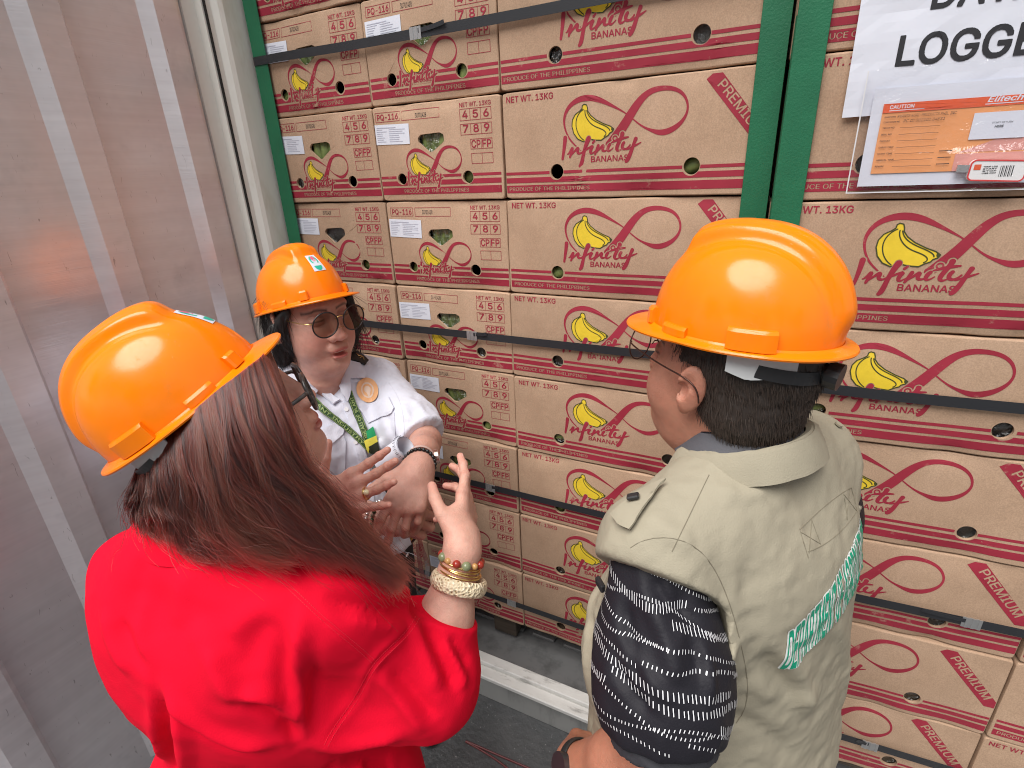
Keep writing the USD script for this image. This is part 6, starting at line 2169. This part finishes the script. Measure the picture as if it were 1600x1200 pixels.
    cap = surface(cut(union([(ell(H(-.022, 0, .02), (.088, .082, .10), H.R), .02), (ell(H(-.045, -.005, -.075), (.058, .070, .070), H.R), .03)], .03), plane(H(0, 0, .09), H.R[2]), plane(H(.035, 0, 0), H.R[0])), .006)
    obj('hair_cap', wrinkle(cap, .008, 30, 3), HAIR_D, hb, smooth=True, world=True)
    S = []
    n = 19000
    u = rr.uniform(0, 1, n) ** .92 * (ng - 1)
    lock = np.floor(u * 7.0) / 7.0 + 1 / 14                      # strands gather into locks towards their tips
    tt = np.linspace(0, 1, K)
    pull = (tt ** 1.6)[None, :, None] * rr.uniform(.1, .75, (n, 1, 1))
    base_ = along(u) * (1 - pull) + along(np.clip(lock, 0, ng - 1)) * pull
    dep = rr.uniform(0, 1, n) ** 1.5
    inw = cen + tt[None, :, None] * np.array([.05, .05, -.13]) - base_
    inw /= np.linalg.norm(inw, axis=-1, keepdims=True)
    base_ = base_ + inw * (dep * .017 - .0035)[:, None, None]
    ph, fq, am = rr.uniform(0, 6.28, (n, 1)), rr.uniform(1.2, 3.6, (n, 1)), rr.normal(0, 1, (n, 1)) * .0056
    side = np.cross(np.gradient(base_, axis=1), inw)
    side /= np.linalg.norm(side, axis=-1, keepdims=True) + 1e-9
    wv = meshkit.fbm(np.stack([np.broadcast_to((lock * 2.3)[:, None], (n, K)), np.broadcast_to(tt * 5.0, (n, K)), np.full((n, K), 3.1)], -1), 3) - .5
    base_ += side * (wv * .046 * np.clip(tt * 1.6, 0, 1))[..., None] - inw * ((meshkit.noise(np.stack([np.broadcast_to((lock * 3.1)[:, None], (n, K)), np.broadcast_to(tt * 4.0, (n, K)), np.full((n, K), 9.1)], -1)) - .5) * .014 * np.clip(tt * 2, 0, 1))[..., None]
    base_ += side * (am * np.sin(ph + fq * 6.28 * tt) * tt)[..., None] + inw * (rr.normal(0, .0022, (n, 1)) * np.sin(ph * 2 + 4 * tt) * tt)[..., None]
    base_ += (rr.normal(0, .006, (n, 1, 3)) * (tt ** 2.5)[None, :, None])
    stop = np.clip(rr.normal(.92, .11, n), .55, 1.06)
    wild = rr.random(n) < .06
    base_ += np.where(wild[:, None, None], rr.normal(0, .016, (n, 1, 3)) * (tt ** 1.5)[None, :, None], 0)
    x = np.clip(tt[None] * stop[:, None] * (K - 1), 0, K - 1.001)
    i0 = x.astype(int)
    w_ = (x - i0)[..., None]
    rows_ = np.arange(n)[:, None]
    S = list(base_[rows_, i0] * (1 - w_) + base_[rows_, i0 + 1] * w_)
    pick = np.clip((meshkit.noise(np.column_stack([lock * 9.7, lock * 0, lock * 0])) * 3.6 - .3 + rr.normal(0, .45, n)).astype(int), 0, 2)
    for q in range(3):
        curves('strands', [S[k] for k in np.flatnonzero(pick == q)], .00056, looks[q], hb, tip=.35)
    return H, HC, fh, uh


HR, HRC, fh, uh = build_red()
hard_hat(HRC, fh, uh, 'orange hard hat with square sticker tilted back on the long haired person in red', True, .90)
# ------------------------------------------------------------------ the man in the khaki vest
def build_man():
    yaw = math.radians(154)
    fw, up = tilted((math.cos(yaw), math.sin(yaw)), math.radians(7), 0.0)
    H = Frame((0.588, -0.470, 1.418), fw, up, 1.09)
    by = math.radians(152)
    NK = P(1163, 706, .785)
    B = Frame(NK + np.array([0, 0, -.005]), (math.cos(by), math.sin(by), 0))
    t = empty('person', (NK[0], NK[1], 0))
    tag(t, 'person with short hair in sleeveless khaki vest over black dashed shirt, seen from behind', 'person')
    SL, SR = B(-.005, .192, -.080), B(-.005, -.178, -.075)
    EL, WL = P(1040, 1185, .715), P(900, 1196, .860)
    ER, WR = B(-.01, -.262, -.33), B(.05, -.285, -.55)
    chest, belly, hips = ((-.002, -.010, -.20), (.152, .228, .20)), ((.033, -.034, -.40), (.198, .258, .22)), ((.010, -.032, -.58), (.195, .262, .19))
    body = [(cut(union(trunk(B, .15, ((-.002, 0, -.17), (.11, .16, .12)), ((.0, 0, -.22), (.10, .15, .10)), ((.0, 0, -.22), (.10, .15, .10)), -.03, drop=.085) + [(cone(B(-.01, .05, -.05), SL, .040, .045), .04), (cone(B(-.01, -.05, -.05), SR, .040, .045), .04)], .05), plane(B(0, 0, -.22), (0, 0, -1.0))), .02)]
    fL, nL = unit(ROT[2] * .7 + ROT[0] * .35 - .2 * ROT[1]), unit(np.array([0, 0.4, -1.0]))
    handL, tl = hand_prims(WL + fL * .01, fL, nL, 1, [(.7, .7, .4), (.75, .75, .4), (.8, .8, .4), (.85, .8, .4)], s=1.05, girth=1.1)
    fR = unit(WR - ER)
    handR, tr = hand_prims(WR + fR * .01, fR, unit(B.R[1]), -1, [(.5, .5, .3)] * 4, s=1.05, girth=1.1)
    arms = [(cone(SL, EL, .054, .048), .03), (cone(EL, EL * .55 + WL * .45, .050, .044), .02), (cone(EL * .55 + WL * .45, WL, .044, .030), .02), (cone(WL, WL + fL * .02, .029, .027), .012),
            (cone(SR, ER, .054, .048), .03), (cone(ER, WR, .050, .030), .02), (cone(WR, WR + fR * .02, .029, .027), .012)]
    neck = [(cone(H(-.026, 0, -.045), B(-.012, 0, .0), .062, .064), .03), (cone(H(.01, 0, -.085), B(.04, 0, -.01), .052, .055), .04), (ell(H(-.075, 0, -.095), (.030, .05, .03), H.R), .03)]
    m = surface(union(body + arms + neck + [(head_sdf(H, 1.15, 0.0), .022), (handL, .012), (handR, .012)], .02), 0.0032)
    skin = (0.47, 0.215, 0.145)
    tint = face_tint(H, m.vertices, skin, (.34, .12, .10), (.03, .02, .018), (.50, .18, .125))
    a = np.clip(1.2 - (m.vertices[:, 2] - WL[2]) / .25, 0, 1)[:, None] * .5     # sun-browned forearms
    tint = tint * (1 - a) + np.array([.36, .125, .062]) * a
    tint = knuckles(m, tint, handL.joints, (.28, .09, .05))
    obj('body', m, SKIN, t, smooth=True, tint=tint, world=True)
    for sy in (1, -1):
        obj('eye', trimesh.creation.icosphere(3, .0108).apply_translation(H(.0775, sy * .031, .0150)), EYE_D, t, smooth=True, world=True)
    # short hair
    hs = union([(ell(H(-.018, 0, .040), np.array((.0955, .0785, .088)) * H.s, H.R), .03), (ell(H(-.044, 0, -.026), np.array((.061, .070, .056)) * H.s, H.R), .03)], .03)
    hs = minus(hs, ell(H(.075, 0, -.03), np.array((.075, .12, .075)) * H.s, H.R), .012)
    for sy in (1, -1):
        hs = minus(hs, ell(H(.004, sy * .082, -.008), np.array((.024, .030, .040)) * H.s, H.R), .008)
    hs = cut(hs, plane(H(0, 0, .075), H.R[2]), plane(H(-.05, 0, -.052), -H.R[2] + .35 * H.R[0]))
    hm = surface(hs, .004)
    hp = obj('hair', wrinkle(hm, .004, 60, 8), mat('brown_black_scalp', (.030, .021, .017), .6), t, smooth=True, world=True)
    hair_m = mat('dark_brown_hair', (.050, .034, .026), .45)
    down = lambda p, n: np.tile((-H.R[2] - .35 * H.R[0])[None], (len(p), 1)) + .25 * n
    S = fur(hm, 9500, .012, down, 4, .30, 5, .28, mask=lambda p: H.local(p)[:, 2] < .062, gravity=.15)
    S += fur(hm, 2600, .009, down, 6, .2, 4, .4, mask=lambda p: H.local(p)[:, 2] < -.045, gravity=.1)
    # the hairline thins out into the neck
    nk = fur(m, 60000, .008, down, 7, .25, 4, .4, mask=lambda p: (np.abs(H.local(p)[:, 2] + .066) < .024) & (H.local(p)[:, 0] < -.030) & (H.local(p)[:, 0] > -.13) & (np.random.default_rng(3).random(len(p)) < .9 * np.exp(-((H.local(p)[:, 2] + .054) / .016) ** 2)))
    curves('strands', S + nk, .00062, hair_m, hp)
    # brown metal glasses
    BR = mat('brown_wire', (.10, .05, .04), .25, .8)
    gl = obj('glasses', tube(H.pts([[.1155, .0085, .004], [.1185, 0, .006], [.1155, -.0085, .004]]), .0009, 8), BR, t, world=True)
    glasses(H, gl, clear_film('clear_spectacle', (.97, .97, .97), .015, .02), BR, BR, R=.0250, half=.0335, x0=.1180, z0=.012, rim_r=.0010, arm_r=.0011, arm_y=.0875)
    # polo shirt: collar and patterned sleeves
    POLO = mat('dark_polo', (.013, .012, .017), .62, bump=(380, .0005), spec=.25)
    COL = mat('grey_polo_collar', (.10, .10, .115), .7, bump=(600, .0006))
    DASH = mat('white_dashes', (.74, .74, .76), .5)
    hemL = P(1036, 1142, .690)
    mid = SL * .45 + hemL * .55

    def sleeve(S_, mid_, hem_, e):
        ax_ = unit(hem_ - S_)
        f = union([(cone(S_ + ax_ * .024, mid_, .064, .076), .03), (cone(mid_, hem_ - ax_ * .012, .078, .068), .03), (ell(mid_ + ax_ * .045, (.086, .086, .066)), .04)], .03)
        f = cut(f, plane(hem_ - ax_ * .004, ax_))
        return f, ax_
    sl, axL = sleeve(SL, mid, hemL, 1)
    sm = surface(sl, .0045)
    sm = wrinkle(sm, .006, 14, 31, stretch=np.diag([1, 1, .7]))
    sm = fold(sm, [([(975, 930), (985, 1010), (1010, 1080)], -.008, .010), ([(1005, 920), (1040, 1000), (1060, 1080)], .009, .012), ([(1050, 900), (1085, 980), (1100, 1070)], -.008, .010), ([(965, 985), (1000, 1040), (1060, 1100)], .008, .010),
                   ([(958, 1030), (985, 1090), (1020, 1120)], -.008, .009), ([(1070, 960), (1105, 1040), (1108, 1110)], .007, .009), ([(1020, 890), (1040, 940), (1090, 960)], -.007, .009)])
    po = obj('polo_sleeve', sm, POLO, t, smooth=True, world=True)
    cuff = cut(cut(cone(hemL - axL * .06, hemL + axL * .06, .074, .064), plane(hemL + axL * .015, axL)), plane(hemL - axL * .013, -axL))
    cuff = hollow(cuff, hemL + axL * .03, .09, .010)
    cm = surface(cuff, .0035)
    ar = Around(cm, hemL - axL * .1, hemL + axL * .1, CAM - hemL)
    th = ar.coords(cm.vertices)[:, 0] / .1
    cm = trimesh.Trimesh(cm.vertices + vnormals(cm) * (.0008 * np.sin(th * 130))[:, None], cm.faces, process=False)
    obj('ribbed_cuff', cm, mat('dark_rib', (.03, .03, .037), .8), po, smooth=True, world=True)
    ar = Around(sm, SL, hemL, CAM - SL)
    L = np.linalg.norm(hemL - SL)
    r = np.random.default_rng(12)
    dash = []
    rows = np.arange(-.09, L + .09, .0130)
    for ri, y0 in enumerate(rows):
        xx = -.30
        ph, am, tilt = r.uniform(0, 6.3), r.uniform(.004, .012), r.uniform(-.12, .12) - .42
        big = r.random() < .28
        while xx < .30:
            y = y0 + am * math.sin(xx * 24 + ph) + tilt * xx * .5
            xx += r.uniform(.0048, .0070)
            if math.sin(xx * 13 + ri * 1.9) < -.55:
                continue
            ln = (.0085 if big else .0034) * r.uniform(.75, 1.25)
            if -.028 < y < L - .016:
                a_ = .18 + .25 * math.sin(xx * 9 + ri)
                dx, dy = math.sin(a_) * ln / 2, math.cos(a_) * ln / 2
                dash.append(LineString([(xx - dx, y - dy), (xx + dx, y + dy)]).buffer(.00066, 2))
    obj('white_dashes', ar.lay(MultiPolygon([d for d in dash]) if False else unary_union(dash), .0010, None), DASH, po, world=True)
    # right sleeve, out of sight but there
    hemR = SR * .35 + ER * .65
    srf, axR = sleeve(SR, SR * .5 + hemR * .5, hemR, 1)
    obj('polo_sleeve', surface(srf, .008), POLO, t, smooth=True, world=True)
    an = np.linspace(math.radians(25), math.radians(335), 60)
    lean = .010
    rc = np.stack([.078 * np.cos(an) + .012, .082 * np.sin(an), .036 - .022 * np.cos(an)], -1)
    obj('polo_collar', ribbon(B.pts(rc), np.stack([np.cos(an), np.sin(an), .5 + 0 * an], -1) @ B.R, .044, .003), COL, t, smooth=40, world=True)
    ed = rc + np.stack([-np.cos(an) * .010, -np.sin(an) * .010, .0195 + 0 * an], -1)
    obj('collar_edging', tube(B.pts(ed), .0016, 6), POLO, t, smooth=True, world=True)
    # vest
    KH = mat('khaki_vest_cloth', (.335, .300, .225), .82, bump=(450, .0006), noise=(6, .035), spec=.25)
    vs = trunk(B, .165, chest, belly, hips, .004, drop=.072) + [(cone(B(-.01, .05, -.03), SL, .060, .068), .04), (cone(B(-.01, -.05, -.03), SR, .062, .074), .04)]
    vs += [(cone(SL, SL + axL * .12, .071, .088), .04), (cone(SR, SR + axR * .12, .076, .09), .04)]
    vf = union(vs, .05)

    def armhole(a, S_, ax_, out_):
        """Cuts the vest's cap off square to the arm, on the outer side of the arm only."""
        c, n, o = np.asarray(S_ + ax_ * .034, np.float32), unit(ax_ * .80 + out_ * .52).astype(np.float32), np.asarray(S_ + ax_ * .16 + out_ * .01, np.float32)
        tubef = cone(S_ - ax_ * .05 + out_ * .004, S_ + ax_ * .30 + out_ * .03, .086, .108)

        def g(p):
            d = a(p)
            s_ = (p - c) @ n
            return smax(d, -smax(-s_, tubef(p), .01), .004)
        g.bound = a.bound
        return g
    vf = armhole(armhole(vf, SL, axL, B.R[1]), SR, axR, -B.R[1])
    vf = minus(vf, cone(B(-.002, 0, .020), B(.05, 0, .22), .060, .11), .006)
    vf = minus(vf, union([cone(B(.10, 0, .02), B(.22, 0, -.06), .055, .012)]), .01)
    vf = cut(vf, plane(B(0, 0, -.62), (0, 0, -1.0)))
    vm = surface(vf, .0055)
    vm = wrinkle(vm, .0035, 7, 41)
    vm = wrinkle(vm, .0022, 20, 43, oct_=2)
    vm = wrinkle(vm, .0012, 48, 44, oct_=2)
    vm = fold(vm, [([(1150, 790), (1145, 900), (1165, 1000)], .004, .020), ([(1180, 1020), (1215, 1050), (1245, 1110)], -.010, .016), ([(1210, 1010), (1250, 1060), (1262, 1130)], .008, .016), ([(1160, 1060), (1230, 1090), (1290, 1080)], .006, .016),
                   ([(1300, 960), (1330, 1040), (1338, 1130)], .006, .018), ([(1110, 1120), (1180, 1140), (1240, 1190)], -.007, .016), ([(930, 900), (915, 1000), (905, 1080)], .007, .014), ([(905, 960), (940, 1020), (950, 1080)], -.006, .012),
                   ([(1130, 740), (1180, 745), (1240, 725)], -.004, .008), ([(1115, 755), (1170, 775), (1200, 760)], .004, .010), ([(1000, 800), (1050, 830), (1090, 860)], .004, .014), ([(905, 1100), (915, 1130), (910, 1150)], -.008, .010)])
    vp = obj('vest', vm, KH, t, smooth=True, world=True)
    fr = Front(vm, (840, 600, 1420, 1260))
    SEAM = mat('khaki_seam', (.20, .175, .125), .8)
    lines = [[(1108, 742), (1080, 800), (1050, 862)], [(985, 856), (1030, 840), (1090, 858), (1135, 930), (1158, 1010), (1168, 1080), (1150, 1130)],
             [(1249, 826), (1263, 872)], [(1249, 828), (1300, 782), (1330, 762)], [(1262, 862), (1300, 842), (1338, 800)], [(1330, 762), (1340, 800)], [(1268, 812), (1282, 850)], [(1252, 832), (1282, 850)], [(1268, 812), (1264, 864)],
             [(1318, 772), (1324, 812)], [(1318, 772), (1338, 798)], [(1328, 764), (1322, 812)]]
    obj('seam', cat_mesh(*[fr.line(l, .0006, .0002, 26) for l in lines]), SEAM, vp, world=True)
    # collar of the vest: a folded stand round the neck, its free end lying over the left shoulder
    an = np.linspace(math.radians(58), math.radians(318), 70)
    k1 = np.stack([.094 * np.cos(an) + .006, .098 * np.sin(an), .000 - .030 * np.cos(an)], -1)
    ribs = []
    for q, (dr, dz) in enumerate(((-.012, .030), (-.006, .034), (.000, .031), (.010, .014), (.017, -.006))):
        r_ = k1 + np.stack([np.cos(an) * dr, np.sin(an) * dr, dz + 0 * an], -1)
        ribs.append(B.pts(r_))
    ribs = np.array(ribs)
    V = np.vstack([ribs.reshape(-1, 3), (ribs - (np.stack([np.cos(an), np.sin(an), .3 + 0 * an], -1) @ B.R) * .004).reshape(-1, 3)])
    n_ = len(an)
    i, j = np.meshgrid(np.arange(4), np.arange(n_ - 1), indexing='ij')
    q0 = (i * n_ + j).ravel()
    f = np.vstack([np.column_stack([q0, q0 + 1, q0 + n_ + 1]), np.column_stack([q0, q0 + n_ + 1, q0 + n_])])
    k5 = 5 * n_
    low = np.arange(n_ - 1) + 4 * n_
    f = np.vstack([f, f[:, ::-1] + k5, np.column_stack([low, low + 1, low + 1 + k5]), np.column_stack([low, low + 1 + k5, low + k5])])
    cl = trimesh.Trimesh(V, f, process=False)
    obj('vest_collar', wrinkle(cl, .0025, 25, 9), KH, vp, smooth=50, world=True)
    flap = fr.lay(Polygon([(962, 808), (990, 784), (1022, 765), (1042, 757), (1024, 778), (1006, 806), (988, 832), (972, 822)]), .0105, 6, .0030)
    obj('collar_flap', flap, KH, vp, smooth=45, world=True)
    BK = mat('black_buckle', (.02, .02, .022), .35)
    p, n = fr([(996, 790), (942, 912), (1310, 664)])
    obj('toggle', cat_mesh(*[bx(-.008, .008, -.005, .005, 0, .006, .0015).apply_transform(trimesh.geometry.align_vectors([0, 0, 1], n[0])).apply_translation(p[0] + n[0] * .0125)]), BK, vp, world=True)
    obj('buckle', bx(-.007, .007, -.012, .012, 0, .008, .002).apply_transform(trimesh.geometry.align_vectors([0, 0, 1], n[1])).apply_translation(p[1]), BK, vp, world=True)
    obj('snap', tube([p[2], p[2] + n[2] * .003], .0062, 18), KH, vp, smooth=30, world=True)
    # lettering across the back
    axp = B(-.02, 0, 0)
    bk = Around(vm, [axp[0], axp[1], .6], [axp[0], axp[1], 1.5], -B.R[0])
    q = bk.coords(fr([(1228, 965), (1245, 1030), (1290, 925), (1300, 960), (1330, 890), (1362, 828), (1364, 905)])[0])
    if globals().get('DEBUG'):
        print('lettering', q.round(4).tolist(), 'neck', B.o, 'SL', SL, 'SR', SR)
    LET = text_poly('DEPARTMENT OF AGRICULTURE', 1.0, True)
    a, _, b, _ = LET.bounds
    from shapely.ops import transform
    A0, A1, ZM, SAG, HT, RISE = LETTERS

    def bend(x, y, z=None):
        u = (np.asarray(x) - a) / (b - a)
        return A0 + (A1 - A0) * u, ZM + RISE * (u - .5) - SAG * (2 * u - 1) ** 2 + (np.asarray(y) - .0) * HT
    bent = transform(bend, LET)
    obj('letter_border', bk.lay(bent.buffer(.0014), .0009, .004), mat('white_transfer', (.78, .78, .76), .5), vp, world=True)
    obj('letters', bk.lay(bent, .0016, .004), mat('green_transfer', (.0, .30, .17), .5), vp, world=True)
    # wrist watch
    ax = unit(WL - EL)
    wt = obj('wrist_watch', ring_band(WL - ax * .012, ax, .0325, .017, .0055), mat('black_watch_band', (.02, .02, .02), .35), t, smooth=True, world=True)
    cd = unit(CAM - WL - .8 * ROT[0] * 1.0)
    cd = unit(cd - ax * (cd @ ax))
    obj('watch_case', tube([WL - ax * .012 + cd * .031, WL - ax * .012 + cd * .043], .019, 20), mat('dark_steel', (.10, .10, .11), .3, .8), wt, smooth=30, world=True)
    legs(t, np.append(B(.0, .10, 0)[:2], .80), np.append(B(.0, -.10, 0)[:2], .80), B.R[0], TROUSER_BLK, SHOE_BLK, .09)
    return H


LETTERS = (-.062, .088, .503, .008, .068, .066)
HM = build_man()
fw, up = tilted((math.cos(math.radians(161)), math.sin(math.radians(161))), math.radians(1), math.radians(-3))
hard_hat((.601, -.483, 1.492), fw, up, 'orange hard hat without a sticker worn by the person in the khaki vest', False, .98, True)
# ------------------------------------------------------------------ trees across the yard, behind the photographer: the hats mirror their skyline
BARK, LEAF = mat('bark', (.12, .09, .06), .9, noise=(9, .3)), mat('leaf', (.045, .085, .025), .6, noise=(3, .4))
for k, (x, y, h, w) in enumerate(((-8.0, -10, 6.9, 3.0), (-3.0, -11.5, 8.2, 3.4), (1.8, -10.5, 6.2, 2.7), (6.5, -12, 8.8, 3.6), (11.5, -10.5, 7.1, 3.1))):
    r = np.random.default_rng(60 + k)
    t = empty('tree', (x, y, 0))
    tag(t, 'broad leafy tree across the yard opposite the open container', 'tree', 'trees across the yard')
    tr = tube(spline([(0, 0, -.1), (.1, .05, h * .25), (-.05, .1, h * .55), (.1, 0, h * .8)], 14), np.linspace(.24, .06, 14), 10)
    br = [tube(spline([(0, 0, h * q), (math.cos(a) * w * .25, math.sin(a) * w * .25, h * q + .6), (math.cos(a) * w * .55, math.sin(a) * w * .55, h * q + 1.1)], 8), np.linspace(.09, .02, 8), 7) for q, a in ((.35, .4), (.42, 2.4), (.5, 4.3), (.55, 1.3), (.6, 5.4))]
    obj('trunk', cat_mesh(tr, *br), BARK, t, smooth=True)
    n = 2600
    c = r.normal(size=(26, 3)) * np.array([w * .36, w * .36, h * .15]) + [0, 0, h * .68]
    p = c[r.integers(0, 26, n)] + r.normal(size=(n, 3)) * np.array([.38, .38, .30])
    a, b = r.normal(size=(n, 3)), r.normal(size=(n, 3))
    a /= np.linalg.norm(a, axis=1, keepdims=True)
    b = np.cross(a, b)
    b /= np.linalg.norm(b, axis=1, keepdims=True)
    L = r.uniform(.10, .22, (n, 1))
    V = np.stack([p - a * L, p + b * L * .5, p + a * L, p - b * L * .5], 1).reshape(-1, 3)
    q = np.arange(n)[:, None] * 4
    tag(obj('crown', (V, np.vstack([q + [0, 1, 2], q + [0, 2, 3]])), LEAF, t), kind='stuff')
